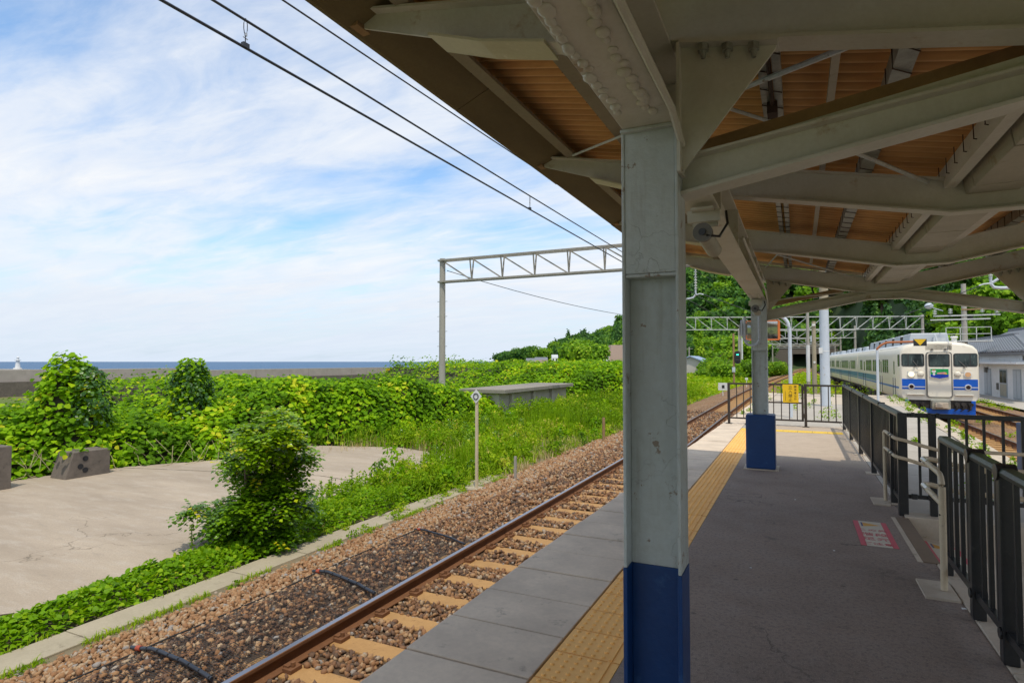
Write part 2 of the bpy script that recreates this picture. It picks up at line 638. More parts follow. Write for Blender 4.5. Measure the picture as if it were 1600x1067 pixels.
M['pipe'] = plain('black_pipe', (0.03, 0.034, 0.045), 0.42)
M['net'] = plain('black_net', (0.025, 0.023, 0.022), 0.8)
M['insul'] = plain('porcelain', (0.66, 0.66, 0.62), 0.3)


def asphalt():
    t = NT('asphalt')
    g = t.noise(150, 3, 0.65)
    g2 = t.noise(38, 4, 0.7)
    b = t.noise(0.55, 6, 0.65)
    c = t.noise(3.0, 7, 0.72)
    a = t.mix(t.ramp(b, [(0.36, 0.0), (0.64, 0.9)]), (0.30, 0.225, 0.175), (0.20, 0.148, 0.115))
    a = t.mix(t.ramp(c, [(0.45, 0.0), (0.70, 0.6)]), a, (0.30, 0.245, 0.205))
    a = t.mix(t.ramp(c, [(0.30, 0.7), (0.40, 0.0)]), a, (0.105, 0.085, 0.072))
    a = t.mix(t.ramp(g2, [(0.35, 0.6), (0.52, 0.0)]), a, (0.115, 0.093, 0.078))
    a = t.mix(t.ramp(g, [(0.54, 0.0), (0.70, 0.8)]), a, (0.44, 0.37, 0.31))
    k = cracks(t, 0.55, 0.006)
    a = t.mix(t.math('MULTIPLY', k, 0.8), a, (0.05, 0.04, 0.035))
    spot = t.n('ShaderNodeTexVoronoi')
    spot.inputs['Scale'].default_value = 3.2
    t.l(t.coord('World'), spot.inputs['Vector'])
    a = t.mix(t.ramp(spot.outputs['Distance'], [(0.045, 0.55), (0.065, 0.0)]), a, (0.07, 0.06, 0.055))
    # the surface turns paler towards the open end of the platform
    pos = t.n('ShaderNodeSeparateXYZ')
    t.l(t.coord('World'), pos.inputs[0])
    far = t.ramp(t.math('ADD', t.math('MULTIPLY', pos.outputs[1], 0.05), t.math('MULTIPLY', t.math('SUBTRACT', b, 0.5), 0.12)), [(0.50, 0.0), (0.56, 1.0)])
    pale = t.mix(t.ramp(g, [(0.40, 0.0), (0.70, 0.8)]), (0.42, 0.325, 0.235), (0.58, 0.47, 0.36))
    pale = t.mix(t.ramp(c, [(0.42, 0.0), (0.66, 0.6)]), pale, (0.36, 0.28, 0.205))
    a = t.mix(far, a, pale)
    t.bump(g, 0.6, 0.004)
    return t.set(a, 0.85, None, 0.35)


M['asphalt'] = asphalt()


def roof_mat():
    t = NT('roof_sheet')
    a = t.noise(1.5, 6, 0.65, 'World', (0.35, 1.8, 1))
    b = t.noise(30, 4, 0.6, 'World', (0.2, 1, 1))
    c = t.mix(t.ramp(a, [(0.36, 0.0), (0.68, 0.7)]), (0.72, 0.40, 0.15), (0.50, 0.26, 0.095))
    c = t.mix(t.ramp(b, [(0.40, 0.0), (0.75, 0.4)]), c, (0.40, 0.20, 0.08))
    v = t.n('ShaderNodeAttribute', attribute_name='rnd').outputs['Fac']      # darker in the hollows of the corrugation, paler along its ridges
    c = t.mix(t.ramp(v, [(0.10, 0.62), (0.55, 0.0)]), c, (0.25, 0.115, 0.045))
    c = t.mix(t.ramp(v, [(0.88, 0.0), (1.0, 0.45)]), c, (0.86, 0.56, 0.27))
    oi = t.n('ShaderNodeObjectInfo').outputs['Random']
    c = t.mix(t.math('MULTIPLY', oi, 0.22), c, (0.42, 0.22, 0.09))
    return t.set(c, 0.75, None, 0.3)


M['roof'] = roof_mat()


def apron_mat():
    t = NT('apron_concrete')
    a = t.noise(0.55, 7, 0.65, 'World', (0.5, 2.0, 1))
    b = t.noise(55, 3, 0.6)
    d = t.noise(2.4, 7, 0.7, 'World', (0.5, 1.6, 1))
    c = t.mix(t.ramp(a, [(0.35, 0.0), (0.66, 0.9)]), (0.46, 0.37, 0.275), (0.33, 0.26, 0.19))
    c = t.mix(t.ramp(d, [(0.5, 0.0), (0.70, 0.6)]), c, (0.50, 0.43, 0.35))
    c = t.mix(t.ramp(d, [(0.28, 0.55), (0.40, 0.0)]), c, (0.22, 0.19, 0.155))
    c = t.mix(t.ramp(b, [(0.38, 0.0), (0.75, 0.55)]), c, (0.24, 0.205, 0.165))
    k = cracks(t, 0.30, 0.0035)
    c = t.mix(t.math('MULTIPLY', k, 0.75), c, (0.14, 0.115, 0.08))
    t.bump(t.math('ADD', b, t.math('MULTIPLY', k, -1.5)), 0.5, 0.01)
    return t.set(c, 0.95, None, 0.25)


M['apron'] = apron_mat()


def stone_mat(name, stops, rough=0.9):
    t = NT(name)
    a = t.n('ShaderNodeAttribute', attribute_name='rnd').outputs['Fac']
    b = t.noise(60, 4, 0.6)
    c = t.mix(t.ramp(b, [(0.35, 0.0), (0.75, 0.4)]), t.ramp(a, stops), (0.16, 0.10, 0.06))
    t.bump(b, 0.4, 0.004)
    return t.set(c, rough, None, 0.3)


M['stone'] = stone_mat('ballast_stone', [(0.0, (0.10, 0.072, 0.056)), (0.25, (0.19, 0.095, 0.05)), (0.5, (0.30, 0.15, 0.068)), (0.76, (0.39, 0.225, 0.11)), (0.92, (0.44, 0.32, 0.20)), (1.0, (0.30, 0.28, 0.26))])


def ballast_mat():
    t = NT('ballast_bed')
    v = t.n('ShaderNodeTexVoronoi')
    v.inputs['Scale'].default_value = 15.0
    t.l(t.coord('World'), v.inputs['Vector'])
    hue = t.n('ShaderNodeSeparateColor')
    t.l(v.outputs['Color'], hue.inputs[0])
    c = t.ramp(hue.outputs[0], [(0.0, (0.17, 0.11, 0.075)), (0.35, (0.29, 0.15, 0.07)), (0.65, (0.37, 0.21, 0.11)), (0.88, (0.41, 0.29, 0.18)), (1.0, (0.42, 0.37, 0.30))])
    edge = t.ramp(v.outputs['Distance'], [(0.25, 0.0), (0.75, 0.75)])
    c = t.mix(edge, c, (0.10, 0.055, 0.03))
    b = t.noise(0.5, 4, 0.6)
    c = t.mix(t.ramp(b, [(0.4, 0.0), (0.7, 0.4)]), c, (0.40, 0.25, 0.13))
    inv = t.math('SUBTRACT', 1.0, v.outputs['Distance'])
    t.bump(inv, 1.0, 0.04)
    return t.set(c, 0.95, None, 0.2)


M['ballast'] = ballast_mat()
M['ballast_dirt_dark'] = worn('ballast_dirt_dark', (0.115, 0.068, 0.035), (0.05, 0.03, 0.017), None, 6, 40, 0.95, 0.6)  # bed dirt, darkened so the gaps between stones hold painted shade
M['litter'] = worn('vine_litter', (0.045, 0.04, 0.018), (0.018, 0.016, 0.008), (0.09, 0.065, 0.035), 4, 25, 0.95, 0.6)


def ground_mat():
    t = NT('ground_green')
    a = t.noise(0.25, 6, 0.65)
    b = t.noise(6, 5, 0.7)
    c = t.ramp(a, [(0.35, (0.10, 0.15, 0.03)), (0.5, (0.15, 0.19, 0.045)), (0.66, (0.22, 0.19, 0.08))])
    c = t.mix(t.ramp(b, [(0.4, 0.0), (0.7, 0.6)]), c, (0.06, 0.085, 0.02))
    t.bump(b, 0.8, 0.08)
    return t.set(c, 0.95, None, 0.2)


M['ground'] = ground_mat()


def sea_mat():
    t = NT('sea_water')
    a = t.noise(0.02, 4, 0.6, 'World', (1, 3, 1))
    w = t.noise(0.35, 5, 0.65, 'World', (1, 2.2, 1))
    c = t.ramp(a, [(0.35, (0.012, 0.075, 0.17)), (0.7, (0.022, 0.105, 0.22))])
    t.bump(w, 0.6, 0.6)
    return t.set(c, 0.42, None, 0.35)


M['sea'] = sea_mat()
M['kuzu'] = leafmat('kuzu_leaf', [(0.0, (0.075, 0.165, 0.004)), (0.35, (0.145, 0.31, 0.004)), (0.7, (0.29, 0.49, 0.006)), (0.93, (0.47, 0.62, 0.012)), (1.0, (0.60, 0.60, 0.03))], 0.42, 0.6, 0.14)
M['ivy'] = leafmat('ivy_leaf', [(0.0, (0.025, 0.08, 0.010)), (0.5, (0.05, 0.145, 0.014)), (1.0, (0.12, 0.25, 0.02))], 0.25, 0.35)
M['bush'] = leafmat('bush_leaf', [(0.0, (0.05, 0.125, 0.006)), (0.4, (0.11, 0.24, 0.007)), (0.72, (0.24, 0.40, 0.008)), (0.9, (0.42, 0.54, 0.014)), (1.0, (0.65, 0.58, 0.02))], 0.36, 0.28, 0.55)
M['cover'] = leafmat('cover_leaf', [(0.0, (0.09, 0.20, 0.005)), (0.5, (0.19, 0.37, 0.006)), (0.9, (0.34, 0.50, 0.012)), (0.985, (0.48, 0.54, 0.03)), (1.0, (0.75, 0.33, 0.02))], 0.38, 0.5, 0.15)
M['weed'] = leafmat('weed_leaf', [(0.0, (0.11, 0.20, 0.005)), (0.4, (0.195, 0.35, 0.006)), (0.8, (0.36, 0.49, 0.014)), (0.93, (0.52, 0.52, 0.05)), (1.0, (0.56, 0.45, 0.16))], 0.42, 0.6, 0.12)
M['grass'] = leafmat('grass_blade', [(0.0, (0.13, 0.23, 0.005)), (0.5, (0.245, 0.40, 0.008)), (0.85, (0.42, 0.50, 0.03)), (1.0, (0.54, 0.45, 0.17))], 0.42, 0.6, 0.12)
M['dry'] = leafmat('dry_grass', [(0.0, (0.40, 0.30, 0.12)), (1.0, (0.60, 0.48, 0.24))], 0.2)
M['tree'] = leafmat('tree_leaf', [(0.0, (0.030, 0.088, 0.018)), (0.45, (0.082, 0.20, 0.028)), (0.8, (0.175, 0.33, 0.035)), (1.0, (0.30, 0.45, 0.05))], 0.30, 0.6, 0.15)
M['tree_y'] = leafmat('tree_leaf_light', [(0.0, (0.08, 0.17, 0.008)), (0.45, (0.165, 0.335, 0.016)), (0.8, (0.29, 0.47, 0.022)), (1.0, (0.42, 0.56, 0.045))], 0.35, 0.6, 0.15)
M['cedar'] = leafmat('cedar_needles', [(0.0, (0.03, 0.09, 0.02)), (0.5, (0.07, 0.175, 0.03)), (1.0, (0.14, 0.27, 0.045))], 0.18, 0.6, 0.3)

# ------------------------------------------------------------------ foliage generators
T_OVAL = (np.array([(0, 0, 0), (0.5, -0.30, 0.07), (1, 0, -0.08), (0.5, 0.30, 0.07)]), np.array([(0, 1, 2), (0, 2, 3)]))
T_HEART = (np.array([(0, 0, 0), (0.22, -0.46, 0.06), (0.66, -0.38, 0.03), (1, 0, -0.16), (0.66, 0.38, 0.03), (0.22, 0.46, 0.06)]), np.array([(0, 1, 2), (0, 2, 3), (0, 3, 4), (0, 4, 5)]))
T_CLUMP = (np.array([(0, -0.5, 0), (0.9, -0.4, 0.12), (1.0, 0.35, -0.1), (0.15, 0.5, 0.1)]), np.array([(0, 1, 2), (0, 2, 3)]))


def unit(a):
    return a / np.maximum(np.linalg.norm(a, axis=-1, keepdims=True), 1e-9)


def leaf_geo(P, N, S, tpl, jit=0.5, droop=0.0):
    """vertices and triangles of one leaf per point"""
    n = len(P)
    Nn = unit(N + RNG.normal(0, jit, (n, 3)))
    r = RNG.normal(0, 1, (n, 3))
    r[:, 2] -= droop
    t = unit(r - Nn * np.sum(r * Nn, 1, keepdims=True))
    b = np.cross(Nn, t)
    tv, tf = tpl
    S = np.broadcast_to(S, (n,))[:, None, None]
    V = P[:, None, :] + S * (tv[None, :, 0:1] * t[:, None, :] + tv[None, :, 1:2] * b[:, None, :] + tv[None, :, 2:3] * Nn[:, None, :])
    F = tf[None] + (np.arange(n) * len(tv))[:, None, None]
    return V.reshape(-1, 3), F.reshape(-1, 3), len(tv)


def leaves(name, P, N, S, mat, tpl=T_OVAL, jit=0.5, droop=0.0, rnd=None, parent=None, **t):
    V, F, k = leaf_geo(P, N, S, tpl, jit, droop)
    rnd = RNG.random(len(P)) if rnd is None else rnd
    return np_mesh(name, V, F, mat, parent, np.repeat(rnd, k), **t)


def blade_geo(P, h, w, lean):
    """curved grass blades: 5 vertices, 3 triangles"""
    n = len(P)
    a = RNG.random(n) * 2 * np.pi
    d = np.stack([np.cos(a), np.sin(a), np.zeros(n)], 1)
    s = np.stack([-np.sin(a), np.cos(a), np.zeros(n)], 1)
    h = np.broadcast_to(h, (n,))[:, None]
    w = np.broadcast_to(w, (n,))[:, None]
    L = (lean * RNG.random(n))[:, None]
    up = np.array([[0, 0, 1.0]])
    m = P + up * h * 0.6 + d * h * L * 0.3
    tip = P + up * h * (1 - 0.35 * L) + d * h * L * 0.9
    V = np.stack([P - s * w, P + s * w, m - s * w * 0.8, m + s * w * 0.8, tip], 1).reshape(-1, 3)
    F = np.array([(0, 1, 3), (0, 3, 2), (2, 3, 4)])[None] + (np.arange(n) * 5)[:, None, None]
    return V, F.reshape(-1, 3)


def blades(name, P, h, w, lean, mat, rnd=None, parent=None, **t):
    V, F = blade_geo(P, h, w, lean)
    rnd = RNG.random(len(P)) if rnd is None else rnd
    return np_mesh(name, V, F, mat, parent, np.repeat(rnd, 5), **t)


_G = RNG.random((64, 64))


def vnoise(x, y):
    """smooth value noise on the plane, 0..1, period 64"""
    x = np.asarray(x, float)
    y = np.asarray(y, float)
    xi = np.floor(x).astype(int)
    yi = np.floor(y).astype(int)
    fx = x - xi
    fy = y - yi
    fx = fx * fx * (3 - 2 * fx)
    fy = fy * fy * (3 - 2 * fy)
    g = lambda i, j: _G[i % 64, j % 64]
    return (g(xi, yi) * (1 - fx) + g(xi + 1, yi) * fx) * (1 - fy) + (g(xi, yi + 1) * (1 - fx) + g(xi + 1, yi + 1) * fx) * fy


def fbm(x, y, o=4):
    s = 0
    a = 0.5
    for k in range(o):
        s = s + a * vnoise(np.asarray(x) * 2 ** k + 17 * k, np.asarray(y) * 2 ** k + 5 * k)
        a *= 0.5
    return s / (1 - 0.5 ** o)


def inside(poly, x, y):
    poly = np.asarray(poly, float)
    c = np.zeros(np.shape(x), bool)
    j = len(poly) - 1
    for i in range(len(poly)):
        xi, yi = poly[i]
        xj, yj = poly[j]
        hit = ((yi > y) != (yj > y)) & (x < (xj - xi) * (y - yi) / (yj - yi + 1e-12) + xi)
        c ^= hit
        j = i
    return c


def edge_dist(line, x, y):
    """distance from points to a polyline"""
    d = np.full(np.shape(x), 1e9)
    for (ax, ay), (bx, by) in zip(line[:-1], line[1:]):
        vx, vy = bx - ax, by - ay
        t = np.clip(((x - ax) * vx + (y - ay) * vy) / (vx * vx + vy * vy), 0, 1)
        d = np.minimum(d, np.hypot(x - ax - t * vx, y - ay - t * vy))
    return d


def crown_geo(blobs, per, size, tpl=T_CLUMP, jit=0.55, shell=0.75, up=0.35):
    """leaf clumps spread through a set of ellipsoid masses: (x, y, z, rx, ry, rz)"""
    Ps, Ns, Rs = [], [], []
    tot = sum(b[3] * b[4] + b[4] * b[5] + b[3] * b[5] for b in blobs)
    for (x, y, z, rx, ry, rz) in blobs:
        n = max(4, int(per * (rx * ry + ry * rz + rx * rz) / tot))
        d = unit(RNG.normal(0, 1, (n, 3)))
        r = shell + (1.08 - shell) * RNG.random((n, 1)) ** 0.5
        p = d * r * np.array([[rx, ry, rz]]) + np.array([[x, y, z]])
        nn = unit(d / np.array([[rx, ry, rz]])) + np.array([[0, 0, up]])
        Ps.append(p)
        Ns.append(nn)
        tone = RNG.normal(0.45, 0.12)
        Rs.append(np.clip(RNG.normal(tone, 0.2, n), 0, 1))
    P, N, Rr = np.concatenate(Ps), np.concatenate(Ns), np.concatenate(Rs)
    V, F, k = leaf_geo(P, N, size * (0.6 + 0.8 * RNG.random(len(P))), tpl, jit)
    return V, F, np.repeat(Rr, k)


def core_geo(blobs, f=0.72):
    """low rough bodies inside a crown so that it is not see-through everywhere"""
    V, F = [], []
    for (x, y, z, rx, ry, rz) in blobs:
        m = MB().ball((0, 0, 0), 1.0, 8, 5)
        v = np.array(m.v)
        v = v * (1 + 0.25 * (RNG.random((len(v), 1)) - 0.5)) * np.array([[rx * f, ry * f, rz * f]]) + np.array([[x, y, z]])
        o = sum(len(q) for q in V)
        for q in m.f:
            if len(q) == 4:
                F += [(q[0] + o, q[1] + o, q[2] + o), (q[0] + o, q[2] + o, q[3] + o)]
            else:
                F.append(tuple(i + o for i in q))
        V.append(v)
    return np.concatenate(V), np.array(F)


def crown_mesh(blobs, per, size, f=0.72, **k):
    V, F, R_ = crown_geo(blobs, per, size, **k)
    if f:
        V2, F2 = core_geo(blobs, f)
        F = np.concatenate([F, F2 + len(V)])
        R_ = np.concatenate([R_, np.full(len(V2), 0.12)])
        V = np.concatenate([V, V2])
    return V, F, R_


def round_blobs(r, h, n=9, flat=0.8):
    """masses of a broadleaf crown of radius r whose top is at height h"""
    out = [(0, 0, h - r * 1.0, r * 0.72, r * 0.72, r * 0.75 * flat)]
    for k in range(n):
        a = 2 * math.pi * (k / n) + random.uniform(-0.4, 0.4)
        e = random.uniform(-0.45, 0.75)
        q = r * random.uniform(0.42, 0.62)
        R0 = r * 0.66
        out.append((R0 * math.cos(a) * math.cos(e), R0 * math.sin(a) * math.cos(e), h - r * 1.0 + R0 * math.sin(e) * flat, q, q, q * random.uniform(0.65, 0.9)))
    return out


def cone_blobs(r, h, base=0.12):
    out = []
    n = 9
    for k in range(n):
        t = k / (n - 1)
        q = r * (1 - t) ** 0.85 + 0.12 * r
        out.append((random.uniform(-0.1, 0.1) * r, random.uniform(-0.1, 0.1) * r, h * (base + (1 - base) * t * 0.97), q, q, h * 0.10))
    return out


# ------------------------------------------------------------------ lines the tracks follow
def curve_x(nodes):
    ys = np.array([n[0] for n in nodes], float)
    xs = np.array([n[1] for n in nodes], float)
    g = np.arange(-40, 320, 2.0)
    v = np.interp(g, ys, xs)
    for _ in range(3):
        p = np.pad(v, 4, mode='edge')
        p[:4] = v[0] - (v[1] - v[0]) * np.arange(4, 0, -1)
        p[-4:] = v[-1] + (v[-1] - v[-2]) * np.arange(1, 5)
        v = np.convolve(p, np.ones(9) / 9, 'valid')
    return lambda y: float(np.interp(y, g, v))


T1 = curve_x([(-40, -3.49), (12, -3.49), (26, -3.66), (42, -3.68), (60, -3.5), (84, -2.95), (128, -1.3), (200, 1.2), (258, 3.2), (320, 6)])
T2 = curve_x([(-40, 5.2), (10, 5.3), (31, 5.62), (52, 5.6), (72, 5.1), (92, 4.5), (140, 3.6), (200, 4.6), (258, 6.8), (320, 10)])
T3 = curve_x([(-40, 8.0), (27, 8.5), (42, 8.9), (60, 9.0), (90, 8.0), (150, 5.0), (200, 5.2), (258, 6.9), (320, 10)])
RAIL_Z = -0.92
EDGE = lambda y: -1.975 if y < 4.8 else (-1.975 + 0.0195 * (y - 4.8))
REDGE = lambda y: float(np.interp(y, [-20, 11.7, 15, 27, 31, 39], [2.85, 3.03, 3.28, 3.75, 3.95, 4.1]))
PLAT_END = 33.0

# ------------------------------------------------------------------ ground, sea
def sheet(name, pts, z, mat, **t):
    m = MB()
    m.add([(x, y, z) for x, y in pts], [tuple(range(len(pts)))])
    return m.build(name, mat, **t)


LAND = [(-62, -200), (-62, 140), (-95, 220), (-205, 480), (-235, 620), (0, 1000), (900, 1000), (900, -200)]
ground = sheet('ground', LAND, -1.32, M['ground'], kind='structure')
sea = MB()
sea.add([(-60000, -60000, -5.2), (60000, -60000, -5.2), (60000, 60000, -5.2), (-60000, 60000, -5.2)], [(0, 1, 2, 3)])
sea.build('sea', M['sea'], kind='structure')
shore = MB()
for a, b in zip(LAND[:-3], LAND[1:-2]):
    shore.add([(a[0], a[1], -1.32), (b[0], b[1], -1.32), (b[0] - 4, b[1] + 1, -6), (a[0] - 4, a[1], -6)], [(0, 1, 2, 3)])
shore.build('shore', M['concrete'], kind='structure')


def strip_along(name, fx, offs, y0, y1, step, mat, **t):
    """a sheet following a track: offs = [(dx, z)] across, from y0 to y1"""
    ys = np.arange(y0, y1 + 0.01, step)
    k = len(offs)
    V = [(fx(y) + dx, y, z) for y in ys for dx, z in offs]
    F = [(i * k + j, i * k + j + 1, (i + 1) * k + j + 1, (i + 1) * k + j) for i in range(len(ys) - 1) for j in range(k - 1)]
    m = MB()
    m.add(V, F)
    return m.build(name, mat, **t)


strip_along('ballast_bed', T1, [(-3.0, -1.315), (-2.75, -1.24), (-1.75, -1.06), (-1.2, -1.06), (-0.5, -1.095), (0.5, -1.095), (1.5, -1.10), (2.05, -1.16)], -8, 32, 1.0, M['ballast_dirt_dark'], kind='structure')
strip_along('ballast_bed', T1, [(-3.0, -1.315), (-2.75, -1.24), (-1.75, -1.06), (-1.2, -1.06), (-0.5, -1.095), (0.5, -1.095), (1.5, -1.10), (2.05, -1.16)], 32, 300, 1.0, M['ballast'], kind='structure')
ym = MB()
V, F = [], []
ys = np.arange(-8, 301, 3.0)
for y in ys:
    x0 = REDGE(y) - 0.1 if y < PLAT_END else T1(y) + 2.02
    V += [(x0, y, -1.17), (x0 + 0.9, y, -1.12), (max(T3(y) + 1.4, x0 + 1.2), y, -1.10), (max(T3(y) + 2.4, x0 + 1.6), y, -1.2)]
F = [(i * 4 + j, i * 4 + j + 1, (i + 1) * 4 + j + 1, (i + 1) * 4 + j) for i in range(len(ys) - 1) for j in range(3)]
ym.add(V, F)
ym.build('yard_ballast', M['ballast'], kind='structure')


# ------------------------------------------------------------------ railway tracks
RAIL_PROF = [(-0.062, 0), (0.062, 0), (0.062, 0.012), (0.012, 0.03), (0.009, 0.11), (0.0325, 0.122), (0.0325, 0.148), (0.026, 0.153), (-0.026, 0.153), (-0.0325, 0.148), (-0.0325, 0.122), (-0.009, 0.11), (-0.012, 0.03), (-0.062, 0.012)]


def rail(parent, fx, dx, y0, y1, step):
    m = MB()
    path = [(fx(y) + dx, y, RAIL_Z - 0.153) for y in np.arange(y0, y1 + 0.01, step)]
    m.sweep(path, RAIL_PROF, 0)
    n = len(RAIL_PROF)
    for i in range(len(path) - 1):
        m.m[i * n + 7] = 1                                     # the running surface is worn bright
    return m.build('rail', [M['rail_side'], M['rail_top']], parent)


def sleeper_geo(m, x, y, clip=True):
    m.prism([(-1.0, -1.3), (1.0, -1.3), (1.0, -1.085), (0.94, -1.07), (-0.94, -1.07), (-1.0, -1.085)], 'y', -0.12, 0.12)
    return m


sleeper_count = 0
for fx, label, near in ((T1, 'rusty single track curving away beside the concrete platform edge', True), (T2, 'track under the white and blue train', False), (T3, 'empty rusty track between the train and the white station building', False)):
    tr = thing('railway_track', (fx(0), 0, -1.3), label, 'railway track', 'tracks through the station', 'structure')
    for s in (-0.5335 - 0.03, 0.5335 + 0.03):
        rail(tr, fx, s, -6, 290, 2.0)
    y0, y1, pitch = (-2.0, 44.0, 0.62) if near else (6.0, 50.0, 0.62)
    proto = clip = None
    y = y0 + 0.31
    while y < y1:
        if proto is None:
            m = MB()
            m.prism([(-1.0, -1.3), (1.0, -1.3), (1.0, -1.09), (0.93, -1.075), (-0.93, -1.075), (-1.0, -1.09)], 'y', -0.12, 0.12)
            m.v = [(p[0] + fx(0), p[1], p[2]) for p in m.v]
            proto = m.build('sleeper', M['sleeper'], tr, bevel=0.012)
            sp = proto
            m = MB()
            for s in (-0.5635, 0.5635):
                for q in (-1, 1):
                    cx = s + q * 0.10
                    m.box((cx, 0, -1.058), (0.10, 0.13, 0.035))
                    m.cyl((cx + q * 0.01, 0, -1.045), (cx + q * 0.01, 0, -1.0), 0.02, 8)
                    m.box((cx - q * 0.035, 0, -1.035), (0.06, 0.08, 0.018))
            m.v = [(p[0] + fx(0), p[1], p[2]) for p in m.v]
            clip = m.build('rail_fastening', M['rail_side'], proto)
        else:
            sp = clone(proto, tr)
            clone(clip, sp)
        sp.location = (fx(y) - fx(0), y, 0)
        y += pitch
    m = MB()
    while y < 280:
        dx = fx(y)
        m.box((dx, y, -1.19), (2.0, 0.24, 0.23))
        y += pitch
    m.build('far_sleepers', M['sleeper'], tr, kind='stuff')

# ------------------------------------------------------------------ loose ballast stones
ICO = None


def ico():
    global ICO
    if ICO is None:
        bm = bmesh.new()
        bmesh.ops.create_icosphere(bm, subdivisions=1, radius=1.0)
        ICO = (np.array([v.co[:] for v in bm.verts]), np.array([[v.index for v in f.verts] for f in bm.faces]))
        bm.free()
    return ICO


def stones(name, P, R, mat, squash=0.7, rnd=None, **t):
    v0, f0 = ico()
    n = len(P)
    k = len(v0)
    q = unit(RNG.normal(0, 1, (n, 4)))
    w, x, y, z = q[:, 0], q[:, 1], q[:, 2], q[:, 3]
    Rm = np.stack([np.stack([1 - 2 * (y * y + z * z), 2 * (x * y - z * w), 2 * (x * z + y * w)], 1),
                   np.stack([2 * (x * y + z * w), 1 - 2 * (x * x + z * z), 2 * (y * z - x * w)], 1),
                   np.stack([2 * (x * z - y * w), 2 * (y * z + x * w), 1 - 2 * (x * x + y * y)], 1)], 1)
    sc = np.stack([np.ones(n), 0.6 + 0.35 * RNG.random(n), 0.45 + 0.35 * RNG.random(n)], 1)
    jit = 1 + 0.85 * (RNG.random((n, k, 1)) - 0.5)
    V = v0[None] * jit * sc[:, None, :] * R[:, None, None]
    V = np.einsum('nij,nkj->nki', Rm, V) + P[:, None, :]
    F = f0[None] + (np.arange(n) * k)[:, None, None]
    rnd = RNG.random(n) if rnd is None else rnd
    return np_mesh(name, V.reshape(-1, 3), F.reshape(-1, 3), mat, None, np.repeat(rnd, k), **t)


def bed_z(dx):
    return np.interp(dx, [-3.0, -2.75, -1.75, -1.2, -0.5, 0.5, 1.5, 2.05], [-1.315, -1.24, -1.06, -1.06, -1.095, -1.095, -1.10, -1.16])


Ps, Rs = [], []
for (ya, yb, den, r0, r1) in ((2.4, 6.0, 760, 0.018, 0.038), (6.0, 10.0, 640, 0.020, 0.040), (10.0, 17.0, 330, 0.030, 0.052), (17.0, 33.0, 190, 0.038, 0.065)):
    n = int((yb - ya) * 4.7 * den)
    y = RNG.uniform(ya, yb, n)
    dx = RNG.uniform(-3.1, 1.5, n)
    t1 = np.array([T1(v) for v in np.arange(0, 40, 0.5)])
    cx = np.interp(y, np.arange(0, 40, 0.5), t1)
    ph = np.abs(((y + 2.0 - 0.31 + 0.31) % 0.62) - 0.31)          # distance to a sleeper centre
    keep = ~((ph < RNG.uniform(0.08, 0.15, len(ph))) & (dx > -0.95) & (dx < 1.0)) & ~(np.abs(np.abs(dx) - 0.5635) < 0.075)
    keep &= (dx > -2.85) | (RNG.random(n) < 0.85)
    y, dx, cx = y[keep], dx[keep], cx[keep]
    R = RNG.uniform(r0, r1, len(y))
    z = np.maximum(bed_z(dx), -1.31) + R * RNG.uniform(-0.1, 1.0, len(y))
    Ps.append(np.stack([cx + dx, y, z], 1))
    Rs.append(R)
Ps, Rs = np.concatenate(Ps), np.concatenate(Rs)
rndv = RNG.random(len(Ps)) ** 1.15
edge = (Ps[:, 0] < -5.35)
rndv[edge] = np.clip(rndv[edge] * 0.55 + 0.45, 0, 1)               # cleaner, paler stones at the toe of the bed
stones('ballast_stones', Ps, Rs, M['stone'], rnd=rndv, kind='stuff')

# ------------------------------------------------------------------ platform
P0 = -6.0
body = MB()
ys = list(np.arange(P0, PLAT_END + 0.1, 1.5))
left = [(EDGE(y) + 0.06, y) for y in ys]
right = [(REDGE(y), y) for y in ys]
inner = [(0.96, y) for y in ys]
for i in range(len(ys) - 1):
    a, b = left[i], left[i + 1]
    c, d = (right[i + 1], right[i]) if ys[i] >= 7.4 else ((0.96, ys[i + 1]), (0.96, ys[i]))
    body.add([(a[0], a[1], -0.12), (b[0], b[1], -0.12), (c[0], c[1], -0.12), (d[0], d[1], -0.12)], [(0, 1, 2, 3)])
    body.add([(a[0], a[1], -0.12), (b[0], b[1], -0.12), (b[0], b[1], -1.4), (a[0], a[1], -1.4)], [(0, 1, 2, 3)])
    body.add([(c[0], c[1], -0.12), (d[0], d[1], -0.12), (d[0], d[1], -1.4), (c[0], c[1], -1.4)], [(0, 1, 2, 3)])
a, c = left[-1], right[-1]
body.add([(a[0], a[1], 0), (c[0], c[1], 0), (c[0], c[1], -1.4), (a[0], a[1], -1.4)], [(0, 1, 2, 3)])
platform = body.build('platform', M['block'], kind='structure')

# asphalt between the tactile line and the fence, pale old surface beyond the end fence
m = MB()
m.bx(-0.858, 0.955, P0, 14.8, -0.12, 0.0)
m.bx(0.715, 0.955, 14.8, 15.2, -0.12, 0.0)
m.bx(-0.858, 0.955, 15.2, 16.4, -0.12, 0.0)
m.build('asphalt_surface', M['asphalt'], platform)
m = MB()
seams = [16.4, 19.5, 22.6, 25.2, 28.0, 30.6, 33.0]
for ya, yb in zip(seams[:-1], seams[1:]):
    for xa, xb in ((-1.0, 0.955), (0.965, 3.0)):
        s = MB()
        s.prism([(xa if xa > -0.99 else EDGE(ya) + 0.52, ya + 0.008), (xb if xb < 2 else REDGE(ya) - 0.36, ya + 0.008), (xb if xb < 2 else REDGE(yb) - 0.36, yb - 0.008), (xa if xa > -0.99 else EDGE(yb) + 0.52, yb - 0.008)], 'z', -0.12, random.uniform(-0.012, 0.0))
        s.build('paving_slab', M['concrete'] if ya < 24 else M['kerb'], platform)
